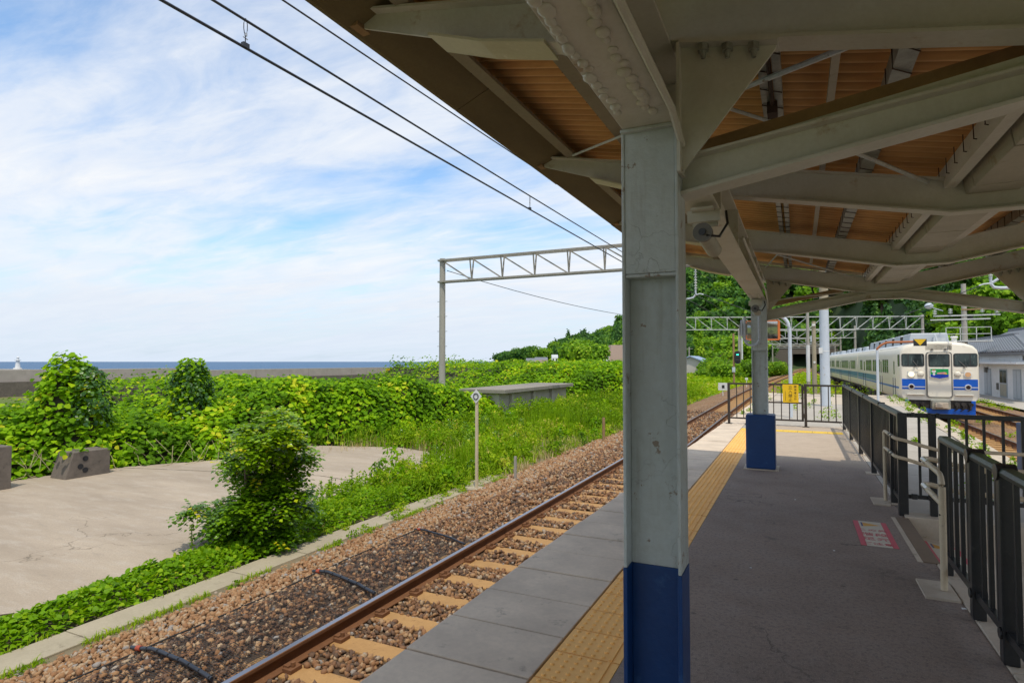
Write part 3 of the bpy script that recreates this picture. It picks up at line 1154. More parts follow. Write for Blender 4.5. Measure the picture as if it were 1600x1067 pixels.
# the half beyond the fence: worn paving in wide strips
for ya, yb in ((7.45, 10.0), (10.0, 12.6), (12.6, 16.4)):
    s = MB()
    s.prism([(0.965, ya + 0.008), (REDGE(ya) - 0.36, ya + 0.008), (REDGE(yb) - 0.36, yb - 0.008), (0.965, yb - 0.008)], 'z', -0.12, -0.004)
    s.build('paving_slab', M['concrete'], platform)
for y in np.arange(7.45, 33, 0.9):
    s = MB()
    s.prism([(REDGE(y) - 0.35, y + 0.006), (REDGE(y) + 0.03, y + 0.006), (REDGE(y + 0.9) + 0.03, y + 0.894), (REDGE(y + 0.9) - 0.35, y + 0.894)], 'z', -0.12, random.uniform(-0.006, 0.004))
    s.build('edge_slab', M['kerb'], platform)
# coping slabs along the near edge: 0.49 m each, hand laid
y = P0
k = 0
while y < PLAT_END - 0.3:
    step = 0.487 if y < 21 else 0.974
    s = MB()
    za = random.uniform(-0.004, 0.004)
    wob = random.uniform(-0.004, 0.004)
    inner_x = -1.232 if y < 16.0 else EDGE(y) + 0.51
    s.prism([(EDGE(y) + wob, y + 0.007), (inner_x, y + 0.007), (inner_x, y + step - 0.007), (EDGE(y + step) + wob, y + step - 0.007)], 'z', -0.12, za)
    s.build('coping_slab', M['concrete_d'], platform, bevel=0.005 if y < 14 else 0)
    y += step
    k += 1

# tactile tiles with studs and a guide bar on the inner side
tm = MB()
tm.bx(-0.176, 0.178, 0.005, 0.295, -0.12, 0.0)
for i in range(5):
    for j in range(5):
        tm.cyl((-0.140 + i * 0.055, 0.030 + j * 0.060, 0.0), (-0.140 + i * 0.055, 0.030 + j * 0.060, 0.008), 0.0125, 8, 0, 0.0085)
tm.bx(0.118, 0.134, 0.012, 0.290, 0.0, 0.006)
tile = tm.build('tactile_tile', M['tile'], platform)
TP = 0.301
y = 14.84 - 52 * TP
first = True
while y < 14.84 - 0.05:
    o = tile if first else clone(tile, platform)
    o.location = (-1.04, y, random.uniform(-0.0015, 0.0015))
    first = False
    y += TP
# crossing yellow line in front of the end fence
ym = MB()
ym.bx(0.003, 0.297, 0.0, 0.385, -0.12, 0.004)
for i in range(4):
    for j in range(5):
        ym.cyl((0.045 + i * 0.07, 0.045 + j * 0.074, 0.004), (0.045 + i * 0.07, 0.045 + j * 0.074, 0.009), 0.012, 6, 0, 0.007)
yt = ym.build('yellow_tactile_tile', M['yellow'], platform)
yt.location = (-1.218, 14.81, 0)
for k in range(1, 7):
    c = clone(yt, platform, (-1.218 + 0.3 * k + (0.0 if k < 5 else 0.0), 14.81, random.uniform(-0.001, 0.001)))
m = MB()
m.bx(0.882, 0.955, 14.8, 15.2, -0.121, -0.001)
m.bx(-1.2181, -0.8581, 15.2, 16.0, -0.12, -0.002)
m.build('paving_infill', M['concrete'], platform)

# kerb under the near fence and the opening with its ramp
m = MB()
for ya, yb in ((P0, 2.2), (2.21, 3.85), (3.86, 5.66)):
    s = MB()
    s.bx(0.958, 1.11, ya, yb, -0.3, 0.012)
    s.build('kerb_stone', M['kerb'], platform, bevel=0.008)
s = MB()
s.bx(0.965, 2.9, 7.19, 7.42, -0.5, 0.02)
s.build('kerb_stone', M['kerb'], platform, bevel=0.01)
s = MB()
s.bx(0.835, 0.872, 5.68, 7.18, -0.02, 0.004)
s.build('threshold_strip', M['kerb'], platform)
s = MB()
s.bx(0.8735, 0.985, 5.68, 7.18, -0.02, 0.006)
s.build('threshold_plate', worn('brown_plate', (0.22, 0.15, 0.09), (0.16, 0.11, 0.07), None, 5, 60, 0.8, 0.2), platform)
s = MB()
s.add([(0.965, 2.0, -0.14), (4.5, 2.0, -0.75), (4.5, 7.2, -0.75), (0.965, 7.2, -0.14)], [(0, 1, 2, 3)])
s.add([(0.965, -6, -0.14), (4.5, -6, -0.75), (4.5, 2.0, -0.75), (0.965, 2.0, -0.14)], [(0, 1, 2, 3)])
s.build('ramp_surface', M['kerb'], platform)

# ------------------------------------------------------------------ concrete apron, path
ap = MB()
APRON = [(-17.5, -4), (-17.3, 7.0), (-16.6, 9.7), (-15.0, 12.0), (-14.8, 15.3), (-11.9, 16.2), (-9.2, 15.4), (-8.8, 10.3), (-8.0, 5.6), (-7.8, 3.4), (-7.6, -4)]
LOWER = [(-17.5, -4), (-17.3, 7.0), (-16.4, 9.9), (-10.75, 11.35), (-8.92, 11.1), (-8.8, 10.3), (-8.0, 5.6), (-7.8, 3.4), (-7.6, -4)]
UPPER = [(-16.4, 9.93), (-15.0, 12.0), (-14.8, 15.3), (-11.9, 16.2), (-9.2, 15.4), (-8.92, 11.13), (-10.75, 11.38)]
apron = thing('concrete_apron', (-12, 8, -1.3), 'weathered bare concrete yard beside the track, in two slabs', 'concrete yard', None, 'structure')
for poly, z in ((LOWER, -1.25), (UPPER, -1.242)):
    s = MB()
    s.prism(poly, 'z', -1.5, z)
    s.build('apron_slab', M['apron'], apron)

pathr = thing('footpath', (-6.7, 6, -1.3), 'narrow strip of old concrete slabs between ballast and ground cover', 'footpath', None, 'structure')
y = -1.0
while y < 12.5:
    L = random.choice((0.9, 0.95, 1.0))
    s = MB()
    x0 = -6.95 - 0.006 * y + random.uniform(-0.012, 0.012)
    s.prism([(x0, y + 0.006), (x0 + 0.43, y + 0.006), (x0 + 0.43, y + L - 0.006), (x0, y + L - 0.006)], 'z', -1.45, -1.245 + random.uniform(-0.008, 0.008))
    s.build('path_slab', M['path'], pathr, bevel=0.008 if y < 12 else 0)
    y += L
sheet('gravel_verge', [(-6.65, -2), (-6.2, -2), (-6.3, 12), (-6.4, 26), (-6.9, 26), (-6.85, 12)], -1.262, M['soil'], kind='structure')
sheet('soil_verge', [(-8.4, -2), (-6.6, -2), (-6.7, 10), (-6.9, 24), (-8, 34), (-12.4, 34), (-12.3, 16.0), (-9.0, 15.6), (-9.1, 10)], -1.312, M['soil'], kind='structure')

# ------------------------------------------------------------------ rope edged net over the ballast, with weighting pipes
nt = thing('ballast_net', (-4.9, 5.5, -1.1), 'black mesh net laid over the ballast beside the rail', 'net')
gx = np.arange(-5.42, -4.18, 0.03)
gy = np.arange(1.9, 7.8, 0.03)


def net_z(x, y):
    return bed_z(np.asarray(x) + 3.49) + 0.040 + 0.016 * (fbm(np.asarray(x) * 9, np.asarray(y) * 9, 2) - 0.5)


V, F = [], []


def ribbon(xs, ys_, w, along_y):
    z = net_z(xs, ys_)
    n = len(xs)
    o = sum(len(q) for q in V)
    if along_y:
        a = np.stack([xs - w, ys_, z], 1)
        b = np.stack([xs + w, ys_, z], 1)
    else:
        a = np.stack([xs, ys_ - w, z], 1)
        b = np.stack([xs, ys_ + w, z], 1)
    V.append(np.concatenate([a, b]))
    i = np.arange(n - 1)
    F.append(np.stack([o + i, o + i + 1, o + n + i + 1, o + n + i], 1))


for x in gx:
    ys_ = np.arange(1.9, 7.8, 0.06)
    ribbon(x + 0.006 * np.sin(ys_ * 5 + x * 9), ys_, 0.0028, True)
for y in gy:
    xs = np.arange(-5.42, -4.18, 0.05)
    ribbon(xs, y + 0.008 * np.sin(xs * 7 + y), 0.0028, False)
np_mesh('netting', np.concatenate(V), np.concatenate(F), M['net'], nt)
for x in (-5.43, -4.17):
    m = MB()
    m.tube([(x + 0.02 * math.sin(y * 1.7), y, float(net_z(x, y)) + 0.008) for y in np.arange(1.8, 7.82, 0.2)], 0.008, 6)
    m.build('edge_rope', M['net'], nt)
for k, (xa, ya, xb, yb, lab) in enumerate(((-5.55, 3.50, -4.35, 3.40, 'black pipe lying across the net, nearest of the three'), (-5.5, 5.72, -4.3, 5.42, 'black pipe lying across the net, middle one of the three'), (-5.38, 7.74, -4.3, 7.42, 'black pipe at the far end of the net'))):
    pp = thing('weight_pipe', ((xa + xb) / 2, (ya + yb) / 2, -1.05), lab, 'pipe', 'pipes weighing down the net')
    path = [(xa + (xb - xa) * t, ya + (yb - ya) * t + 0.03 * math.sin(3 * t), float(net_z(xa + (xb - xa) * t, ya)) + 0.035) for t in np.linspace(0, 1, 9)]
    m = MB()
    m.tube(path, 0.018 if k < 2 else 0.014, 10)
    m.build('pipe_tube', M['pipe'], pp, smooth='auto')
    m = MB()
    m.tube([Vector(path[0]).lerp(Vector(path[1]), t) for t in (0.55, 0.95)], 0.024 if k < 2 else 0.019, 10)
    m.build('red_band', worn('red_band', (0.42, 0.07, 0.03), (0.3, 0.05, 0.02)), pp)
    m = MB()
    for t in np.arange(0.2, 1.0, 0.13):
        i = min(int(t * 8), 7)
        p = Vector(path[i]).lerp(Vector(path[i + 1]), t * 8 - i)
        m.box(p, (0.004, 0.039 if k < 2 else 0.031, 0.039 if k < 2 else 0.031))
    m.build('binding_cord', M['net'], pp, kind='stuff')

# ------------------------------------------------------------------ canopy (butterfly roof on two rows of columns)
CXM = 1.12                                                # middle of the canopy
FR = [-4.95, 2.35, 9.60]                                  # frames with columns
RAF = [-7.2, -4.95, -2.5, -0.05, 2.31, 4.65, 7.0, 9.60]    # rafters
ROOF0, ROOF1 = -7.6, 9.93
canopy = thing('platform_canopy', (CXM, 2.35, 0), 'grey steel platform canopy with orange brown corrugated roof sheets', 'canopy')


def zt(x):
    x = CXM - abs(x - CXM)
    return 2.752 + 0.2 * max(0.0, 0.905 - x)


def zb(x):
    x = CXM - abs(x - CXM)
    return float(np.interp(x, [-1.92, -1.49, -1.22, -0.62, -0.39, 0.905], [3.235, 3.085, 2.99, 2.845, 2.80, 2.54]))


def both(x):
    return (x, 2 * CXM - x)


def mirror(pts):
    return [(2 * CXM - x, z) for x, z in pts]


xs_left = [-1.92, -1.49, -1.22, -0.62, -0.39, 0.905]
low = [(x, zb(x)) for x in xs_left] + mirror([(x, zb(x)) for x in xs_left])[::-1]
top = [(x, zt(x)) for x in (-1.92, 0.905)] + mirror([(x, zt(x)) for x in (-1.92, 0.905)])[::-1]
for y in RAF:
    m = MB()
    m.prism(low + top[::-1], 'y', y - 0.006, y + 0.006)                       # web
    fl = [(x, y, z - 0.006) for x, z in low]
    pr = [(-0.055, -0.006), (0.055, -0.006), (0.055, 0.006), (-0.055, 0.006)]
    m.sweep(fl[1:-1], pr)                                                     # bottom flange
    m.sweep([(x, y, z - 0.007) for x, z in top], pr)                          # top flange
    for x in (-0.52, 2.76):
        m.box((x, y, (zb(x) + zt(x)) / 2), (0.012, 0.1, zt(x) - zb(x) - 0.02))
    m.build('rafter', M['steel'], canopy)
    for sgn in (0, 1):
        a, b = (-1.49, -0.92)
        m = MB()
        pts = [(a, zb(a)), (-1.22, zb(-1.22)), (b, zb(b))]
        if sgn:
            pts = mirror(pts)
        m.sweep([(x, y, z - 0.018) for x, z in pts], [(-0.085, -0.006), (0.085, -0.006), (0.085, 0.006), (-0.085, 0.006)])
        m.build('cover_plate', M['steel_bounce'], canopy)

# longitudinal girders
GB, GT = 2.485, 2.815
for x in (-0.505, 2 * CXM + 0.505):
    m = MB()
    m.bx(x - 0.10, x + 0.10, ROOF0, 9.86, GB, GB + 0.016)
    m.bx(x - 0.006, x + 0.006, ROOF0, 9.86, GB + 0.016, GT - 0.03)
    m.bx(x - 0.09, x + 0.09, ROOF0, 9.86, GT - 0.03, GT - 0.016)
    y = ROOF0 + 0.6
    while y < 9.8:
        m.bx(x - 0.1, x + 0.1, y - 0.005, y + 0.005, GB + 0.017, GT - 0.031)
        y += 1.2
    g = m.build('girder', M['steel'], canopy, bevel=0.004)
    # heavily corroded, caulked rows of old rivets under the flange
    for fy in FR[1:]:
        rows = MB()
        for xo in (-0.072, 0.04):
            yy = fy - 1.05
            while yy < fy - 0.22:
                rows.ball((x + xo + random.uniform(-0.010, 0.010), yy, GB - 0.002), random.uniform(0.014, 0.022), 8, 6, (random.uniform(0.8, 1.2), random.uniform(1.0, 1.9), random.uniform(0.35, 0.75)))
                yy += random.uniform(0.042, 0.058)
        rows.build('corroded_seam', M['steel'], canopy, smooth=True, kind='stuff')

# columns
for fy in FR:
    for x, tip in ((-0.505, 1), (2 * CXM + 0.505, -1)):
        yb_, yf = fy + 0.085, fy - 0.075
        box_low = 1.92 if fy < 5 else 1.76
        m = MB()
        z0 = 0.79
        for s in (-0.1085, 0.0965):
            m.bx(x + s, x + s + 0.012, yf, yb_, z0, GB - 0.001)
        m.bx(x - 0.0965, x + 0.0965, fy + 0.002, fy + 0.010, z0, GB - 0.002)
        m.bx(x - 0.0964, x + 0.0964, yf + 0.004, yf + 0.014, box_low, GB - 0.0015)
        m.bx(x - 0.0963, x + 0.0963, yf + 0.006, fy + 0.0018, box_low - 0.014, box_low - 0.001)
        m.bx(x - 0.108, x + 0.108, yf - 0.02, yb_ + 0.02, GB - 0.014, GB - 0.0005)
        col = m.build('column', M['steel_col'], canopy, bevel=0.003)
        if fy > 5 or fy < 0:
            m = MB()
            m.bx(x - 0.2, x + 0.2, fy - 0.13, fy + 0.23, 0.012, 0.80)
            m.build('blue_pedestal', M['blue'], col, bevel=0.02)
            m = MB()
            m.bx(x - 0.235, x + 0.24, fy - 0.165, fy + 0.27, -0.002, 0.013)
            m.build('base_plate', M['kerb'], col)
            m = MB()
            for s in (-0.1085, 0.0965):
                m.bx(x + s, x + s + 0.012, yf, yb_, 0.801, z0 - 0.0)
        else:
            m = MB()
            for s in (-0.111, 0.0945):
                m.bx(x + s, x + s + 0.0165, yf - 0.002, yb_ + 0.002, 0.0, z0 - 0.001)
            m.bx(x - 0.0944, x + 0.0944, fy - 0.001, fy + 0.013, 0.0, z0 + 0.0)
            m.build('blue_base', M['blue'], col, bevel=0.003)
    # arched tie with flat crown, and the brown channel behind it
    za = 2.235 if fy < 5 else 2.20
    for nm, dy, off, w, h, mt in (('arch_beam', 0.035, 0.0, 0.11, 0.145, 'steel'), ('brown_channel', 0.26, 0.205, 0.07, 0.060, 'brown_steel')):
        zc = (2.445 if fy < 5 else 2.455)
        P = [(-0.40, za + off), (0.905, zc + (0.0 if nm == 'arch_beam' else 0.20)), (2 * CXM - 0.905, zc + (0.0 if nm == 'arch_beam' else 0.20)), (2 * CXM + 0.40, za + off)]
        m = MB()
        if nm == 'arch_beam':
            t_ = 0.006
            m.prism(P + [(x, z + h) for x, z in P[::-1]], 'y', fy + dy - t_, fy + dy + t_)
            m.sweep([(x, fy + dy, z - 0.006) for x, z in P], [(-w / 2, -0.006), (w / 2, -0.006), (w / 2, 0.006), (-w / 2, 0.006)])
            m.sweep([(x, fy + dy, z + h - 0.012 if i in (0, 3) else min(z + h - 0.012, 2.527)) for i, (x, z) in enumerate(P)], [(-w / 2, -0.005), (w / 2, -0.005), (w / 2, 0.005), (-w / 2, 0.005)])
        else:
            P = P[:2]
            m.prism(P + [(x, z + h) for x, z in P[::-1]], 'y', fy + dy - w / 2, fy + dy + w / 2)
        m.build(nm, M[mt], canopy)
    # bolted bracket under the rafter, right of the girder
    for sgn in (1, -1):
        X = lambda v: v if sgn == 1 else 2 * CXM - v
        m = MB()
        poly = [(-0.39, 2.29), (-0.385, 2.795), (-0.045, 2.73), (-0.055, 2.70)]
        m.prism([(X(a), b) for a, b in poly], 'y', fy - 0.052, fy - 0.04)
        m.sweep([(X(-0.385), fy - 0.046, 2.785), (X(-0.045), fy - 0.046, 2.717)], [(-0.05, -0.006), (0.05, -0.006), (0.05, 0.006), (-0.05, 0.006)])
        m.bx(min(X(-0.395), X(-0.383)), max(X(-0.395), X(-0.383)), fy - 0.10, fy + 0.0, 2.29, 2.78)
        br = m.build('gusset', M['steel'], canopy)
        for bxp in (-0.30, -0.215, -0.125):
            m = MB()
            zz = 2.785 - 0.2 * (bxp + 0.385) - 0.006
            m.cyl((X(bxp), fy - 0.072, zz), (X(bxp), fy - 0.072, zz - 0.026), 0.021, 6)
            m.cyl((X(bxp), fy - 0.072, zz - 0.026), (X(bxp), fy - 0.072, zz - 0.052), 0.012, 8, 0, 0.008)
            m.build('bolt', M['galv'], br)

# purlins
for xp, kind in ((-1.655, 'c'), (-1.09, 'c'), (-0.10, 'd'), (0.43, 'c'), (0.90, 'p')):
    for x in both(xp):
        z = zt(x)
        m = MB()
        s = 1 if x < CXM else -1
        if kind == 'd':
            m.bx(x - 0.05, x - 0.012, ROOF0 + 0.2, ROOF1 - 0.05, z, z + 0.085)
            m.bx(x + 0.012, x + 0.05, ROOF0 + 0.2, ROOF1 - 0.05, z, z + 0.085)
        elif kind == 'c':
            m.bx(x - 0.04, x + 0.04, ROOF0 + 0.2, ROOF1 - 0.05, z, z + 0.008)
            m.bx(x - 0.04, x - 0.034, ROOF0 + 0.2, ROOF1 - 0.05, z + 0.008, z + 0.09)
            m.bx(x + 0.034, x + 0.04, ROOF0 + 0.2, ROOF1 - 0.05, z + 0.008, z + 0.025)
        else:
            m.bx(x - 0.03, x + 0.03, ROOF0 + 0.2, ROOF1 - 0.05, z - 0.06, z + 0.08)
        p = m.build('purlin', M['galv'] if kind in 'dc' and xp > -0.5 else M['steel_brown'] if xp < -0.5 else M['steel'], canopy)
        m = MB()                                            # hook bolts holding the sheets
        y = -1.0
        while y < ROOF1 - 0.2:
            w = 0.05 if kind != 'c' else 0.042
            if xp > -0.5:
                m.bar((x - w, y, z - 0.004), (x + w, y + 0.09, z - 0.004), 0.004, 0.004)
            m.bar((x - w * 0.95, y, z - 0.002), (x - w * 0.95 - 0.003, y, z + 0.09), 0.0045, 0.0045)
            y += 0.21
        m.build('hook_bolts', M['dark_rust'], p, kind='stuff')
# conduit between two purlins, rusty pipe hanging at the double purlin
m = MB()
m.bar((0.17, 1.2, zt(0.17) + 0.05), (0.19, 9.3, zt(0.19) + 0.05), 0.035, 0.03)
m.build('batten', M['gutter'], canopy)
m = MB()
m.tube([(-0.10, 2.42, zt(-0.1) - 0.005), (-0.10, 3.35, zt(-0.1) - 0.012), (-0.10, 3.5, zt(-0.1) - 0.06)], 0.011, 6)
m.box((-0.10, 3.42, zt(-0.1) - 0.035), (0.05, 0.09, 0.06))
m.build('hanger_pipe', M['dark_rust'], canopy)


def roof_hit(x, y, dz=-0.03):
    d = sight(x, y)
    t = 2.0
    for _ in range(40):
        p = Vector((0, 0, EYE)) + d * t
        t += (zt(p.x) + dz - p.z) / d.z * 0.7
    return Vector((0, 0, EYE)) + d * t


for (a, b, r) in (((1093, 165), (1405, 42), 0.013), ((1078, 150), (1212, 193), 0.010), ((812, 60), (900, 90), 0.009), ((895, 243), (985, 207), 0.009), ((1310, 228), (1450, 285), 0.013), ((1235, 375), (1190, 425), 0.010), ((1215, 398), (1330, 432), 0.010)):
    m = MB()
    m.tube([roof_hit(*a), roof_hit(*b)], r, 6)
    m.build('brace_rod', M['steel_col'], canopy)

# corrugated sheets, each 0.63 m of cover
SW = 0.63
nper = 6
pts = []
for j in range(nper * 8 + 6):
    yy = SW * j / (nper * 8)
    pts.append((yy, 0.019 * math.cos(2 * math.pi * j / 8)))
xA, xB = -1.988, 0.985
V = []
for (yy, dz) in pts:
    for t in (0.0, 1.0):
        x = xA + (xB - xA) * t
        V.append((x, yy, 2.752 + 0.2 * (0.905 - x) + 0.110 + dz))
F = [(2 * j, 2 * j + 1, 2 * j + 3, 2 * j + 2) for j in range(len(pts) - 1)]
sm = MB()
sm.add(V, F)
sheet0 = sm.build('roof_sheet', M['roof'], None, smooth=True)
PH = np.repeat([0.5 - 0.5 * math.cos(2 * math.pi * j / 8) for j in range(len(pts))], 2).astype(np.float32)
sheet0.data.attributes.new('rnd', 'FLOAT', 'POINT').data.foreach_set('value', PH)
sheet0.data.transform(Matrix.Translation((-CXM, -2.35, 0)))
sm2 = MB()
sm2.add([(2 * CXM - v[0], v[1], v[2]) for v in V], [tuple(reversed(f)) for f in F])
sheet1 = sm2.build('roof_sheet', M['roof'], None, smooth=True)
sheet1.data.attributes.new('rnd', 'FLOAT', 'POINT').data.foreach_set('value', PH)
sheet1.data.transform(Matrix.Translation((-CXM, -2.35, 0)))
for s0 in (sheet0, sheet1):
    s0.parent = canopy
    y = ROOF1 - SW
    first = True
    while y > ROOF0 - 0.4:
        o = s0 if first else clone(s0, canopy)
        o.location = (0, y, random.uniform(-0.0015, 0.0015))
        o.rotation_euler = (-0.004, 0, 0)
        first = False
        y -= SW
# boarded box gutter in the valley
y = ROOF0 + 0.2
while y < ROOF1 - 0.1:
    L = min(0.74, ROOF1 - 0.05 - y)
    m = MB()
    m.prism([(0.955, 2.82), (0.985, 2.645), (2 * CXM - 0.985, 2.645), (2 * CXM - 0.955, 2.82)], 'y', y + 0.009, y + L - 0.009)
    m.build('gutter_board', M['gutter'], canopy, bevel=0.004)
    y += L
# eave boards
for x, s in ((-1.985, 1), (2 * CXM + 1.985, -1)):
    y = ROOF0
    while y < ROOF1:
        L = min(1.82, ROOF1 - y)
        m = MB()
        zb_ = 3.232 + random.uniform(-0.004, 0.004)
        m.prism([(x - s * 0.022, zb_), (x, zb_), (x + s * 0.275, 3.345), (x + s * 0.26, 3.365), (x + s * 0.003, zb_ + 0.03), (x, 3.53), (x - s * 0.022, 3.53)], 'y', y + 0.003, y + L - 0.003)
        m.build('eave_board', M['fascia'], canopy)
        y += L
for y in RAF:
    for x in both(-1.955):
        m = MB()
        m.box((x, y, 3.29), (0.06, 0.10, 0.11))
        m.build('end_block', M['brown_steel'], canopy)
# open end of the roof: narrow barge board
m = MB()
for s in (0, 1):
    P = [(-1.97, zt(-1.97) + 0.06), (0.93, zt(0.93) + 0.06), (0.93, zt(0.93) + 0.16), (-1.97, zt(-1.97) + 0.16)]
    m.prism(P if not s else mirror(P), 'y', ROOF1 + 0.003, ROOF1 + 0.022)
m.build('barge_board', M['steel'], canopy)
# conduit under the girder and loops of cable at the far column
for pth, rr_ in (([(-0.385, 1.0, 2.475), (-0.385, 2.1, 2.47), (-0.382, 2.29, 2.40)], 0.013), ([(-0.375, 5.0, 2.56), (-0.37, 8.6, 2.53), (-0.37, 9.2, 2.45), (-0.385, 9.45, 2.36)], 0.012), ([(-0.375, 9.42, 2.36), (-0.37, 9.42, 2.42), (-0.3, 9.43, 2.47), (0.0, 9.5, 2.51), (0.6, 9.55, 2.545)], 0.010)):
    m = MB()
    m.tube(pth, rr_, 7)
    m.build('conduit', M['steel'], canopy, smooth='auto')
m = MB()
lp = []
for k in range(13):
    a = math.pi * k / 12
    lp.append((-0.60 - 0.10 * math.cos(a), 9.46, 1.92 - 0.10 * math.sin(a)))
m.tube([(-0.70, 9.46, 2.25)] + lp + [(-0.50, 9.46, 2.25)], 0.018, 8)
m.tube([(-0.74, 9.46, 2.20), (-0.74, 9.46, 1.98), (-0.70, 9.46, 1.90), (-0.63, 9.46, 1.88)], 0.016, 8)
m.build('cable_loop', M['silver'], canopy, smooth='auto')
m = MB()
m.box((-0.72, 9.50, 2.06), (0.11, 0.08, 0.17))
m.build('junction_box', M['galv'], canopy, bevel=0.006)

# loudspeakers slung under the girder
for k, (y, lab) in enumerate(((3.52, 'beige cylindrical loudspeaker under the girder just behind the near column'), (9.15, 'small cylindrical loudspeaker at the head of the far column'))):
    x = -0.475 if k == 0 else -0.53
    sp = thing('loudspeaker', (x, y, 2.33), lab, 'loudspeaker', 'loudspeakers under the canopy')
    zc = 2.315 if k == 0 else 2.335
    Ln = 0.33 if k == 0 else 0.2
    m = MB()
    m.cyl((x, y, zc), (x + 0.02, y + Ln, zc - 0.045), 0.046, 20)
    m.build('casing', M['gutter'], sp, smooth='auto')
    m = MB()
    m.cyl((x - 0.001, y - 0.022, zc + 0.001), (x, y + 0.012, zc), 0.054, 20)
    m.build('front_ring', M['frame_m'], sp, smooth='auto')
    m = MB()
    m.cyl((x - 0.002, y - 0.032, zc + 0.001), (x - 0.001, y - 0.0225, zc + 0.001), 0.020, 12)
    m.build('driver_hole', M['black'], sp)
    m = MB()
    m.bx(x - 0.09, x + 0.09, y + 0.02, y + 0.05, 2.385, 2.452)
    m.bx(x - 0.07, x + 0.07, y + 0.10, y + 0.13, 2.37, 2.453)
    m.bx(x - 0.06, x + 0.06, y - 0.05, y + 0.2, 2.44, 2.4535)
    m.build('hanger', M['steel'], sp)
    m = MB()
    m.tube([(x + 0.02, y - 0.02, zc - 0.02), (x + 0.09, y - 0.01, zc - 0.03), (x + 0.13, y + 0.03, zc + 0.05), (x + 0.12, y + 0.05, 2.44)], 0.008, 6)
    m.build('cable', M['black'], sp, smooth='auto')

# lamp-like black fittings hanging above the far crossbeam
for k, (x, z) in enumerate(((0.20, 2.62), (0.42, 2.63))):
    hb = thing('cable_hanger', (x, 9.95, z), 'dark cable clamp hanging under the roof end, ' + ('left one over the brown channel' if k == 0 else 'right one over the brown channel'), 'clamp', 'clamps at the roof end')
    m = MB()
    m.tube([(x, 9.90, 2.78), (x + 0.02, 9.90, z + 0.02), (x + 0.05, 9.90, z - 0.06)], 0.015, 6)
    m.box((x + 0.05, 9.90, z - 0.07), (0.08, 0.06, 0.05))
    m.build('clamp_body', M['black'], hb)

# ------------------------------------------------------------------ lettering
def text_mesh(name, s, size, loc, rot, mat, parent=None, extrude=0.0008, align='CENTER'):
    cu = bpy.data.curves.new(name, 'FONT')
    cu.body = s
    cu.size = size
    cu.align_x = align
    cu.align_y = 'CENTER'
    cu.extrude = extrude
    cu.resolution_u = 2
    tmp = bpy.data.objects.new(name, cu)
    COL.objects.link(tmp)
    dg = bpy.context.evaluated_depsgraph_get()
    me = bpy.data.meshes.new_from_object(tmp.evaluated_get(dg))
    bpy.data.objects.remove(tmp)
    bpy.data.curves.remove(cu)
    me.name = name
    me.materials.clear()
    me.materials.append(mat)
    o = bpy.data.objects.new(name, me)
    COL.objects.link(o)
    off = root_origin(parent) if parent else Vector((0, 0, 0))
    if parent:
        o.parent = parent
    o.location = Vector(loc) - off
    o.rotation_euler = rot
    return o


# ------------------------------------------------------------------ fences
FX = 0.955


def post(parent, x, y, z0, z1, w, mat, name='post', foot=None):
    m = MB()
    m.bx(x - w / 2, x + w / 2, y - w / 2, y + w / 2, z0, z1)
    p = m.build(name, mat, parent, bevel=0.006)
    if foot:
        m = MB()
        m.bx(x - foot, x + foot, y - foot, y + foot, z0 - 0.002 if z0 > 0 else 0.0005, z0 + 0.010)
        m.build('foot_plate', M['kerb'] if mat == M['black'] else mat, p)
    return p


def baluster_run(parent, pts, z0, z1, w, mat):
    m = MB()
    m.bx(-w / 2, w / 2, -w / 2, w / 2, z0, z1)
    b = None
    ro = root_origin(parent)
    for (x, y) in pts:
        if b is None:
            b = m.build('baluster', mat, None)
            b.data.transform(Matrix.Translation((0, 0, -ro.z)))
            b.parent = parent
            o = b
        else:
            o = clone(b, parent)
        o.location = (x - ro.x, y - ro.y, 0)


# end fence across the platform, with a gate
ef = thing('end_fence', (-0.75, 16.2, 0), 'dark brown end fence with a gate carrying the yellow sign', 'fence')
yl = lambda x: 16.22 - 0.12 * (x + 1.6) / 1.75
for x in (-1.60, 0.165):
    post(ef, x, yl(x), 0.0, 1.045, 0.062, M['brownblack'], 'post', 0.075)
post(ef, 0.10, yl(0.1), 0.13, 1.02, 0.05, M['brownblack'], 'gate_stile')
for (xa, xb, z, h, nm) in ((-1.57, 0.075, 1.02, 0.045, 'top_rail'), (-1.57, 0.075, 0.15, 0.04, 'bottom_rail'), (-0.72, 0.075, 0.575, 0.035, 'middle_rail'), (0.195, 0.93, 1.005, 0.045, 'top_rail'), (0.195, 0.93, 0.15, 0.04, 'bottom_rail')):
    m = MB()
    m.bar((xa, yl(xa), z), (xb, yl(xb), z), 0.04, h)
    m.build(nm, M['brownblack'], ef)
for z in (0.27, 0.93):
    m = MB()
    m.box((0.135, yl(0.135) - 0.03, z), (0.06, 0.07, 0.10))
    m.build('hinge', M['brownblack'], ef)
baluster_run(ef, [(x, yl(x)) for x in (-1.41, -1.245, -1.085, -0.90, -0.725, -0.545, -0.37, -0.19, -0.02)], 0.165, 1.0, 0.022, M['brownblack'])
baluster_run(ef, [(x, yl(x)) for x in (0.345, 0.50, 0.655, 0.81)], 0.165, 0.99, 0.022, M['brownblack'])

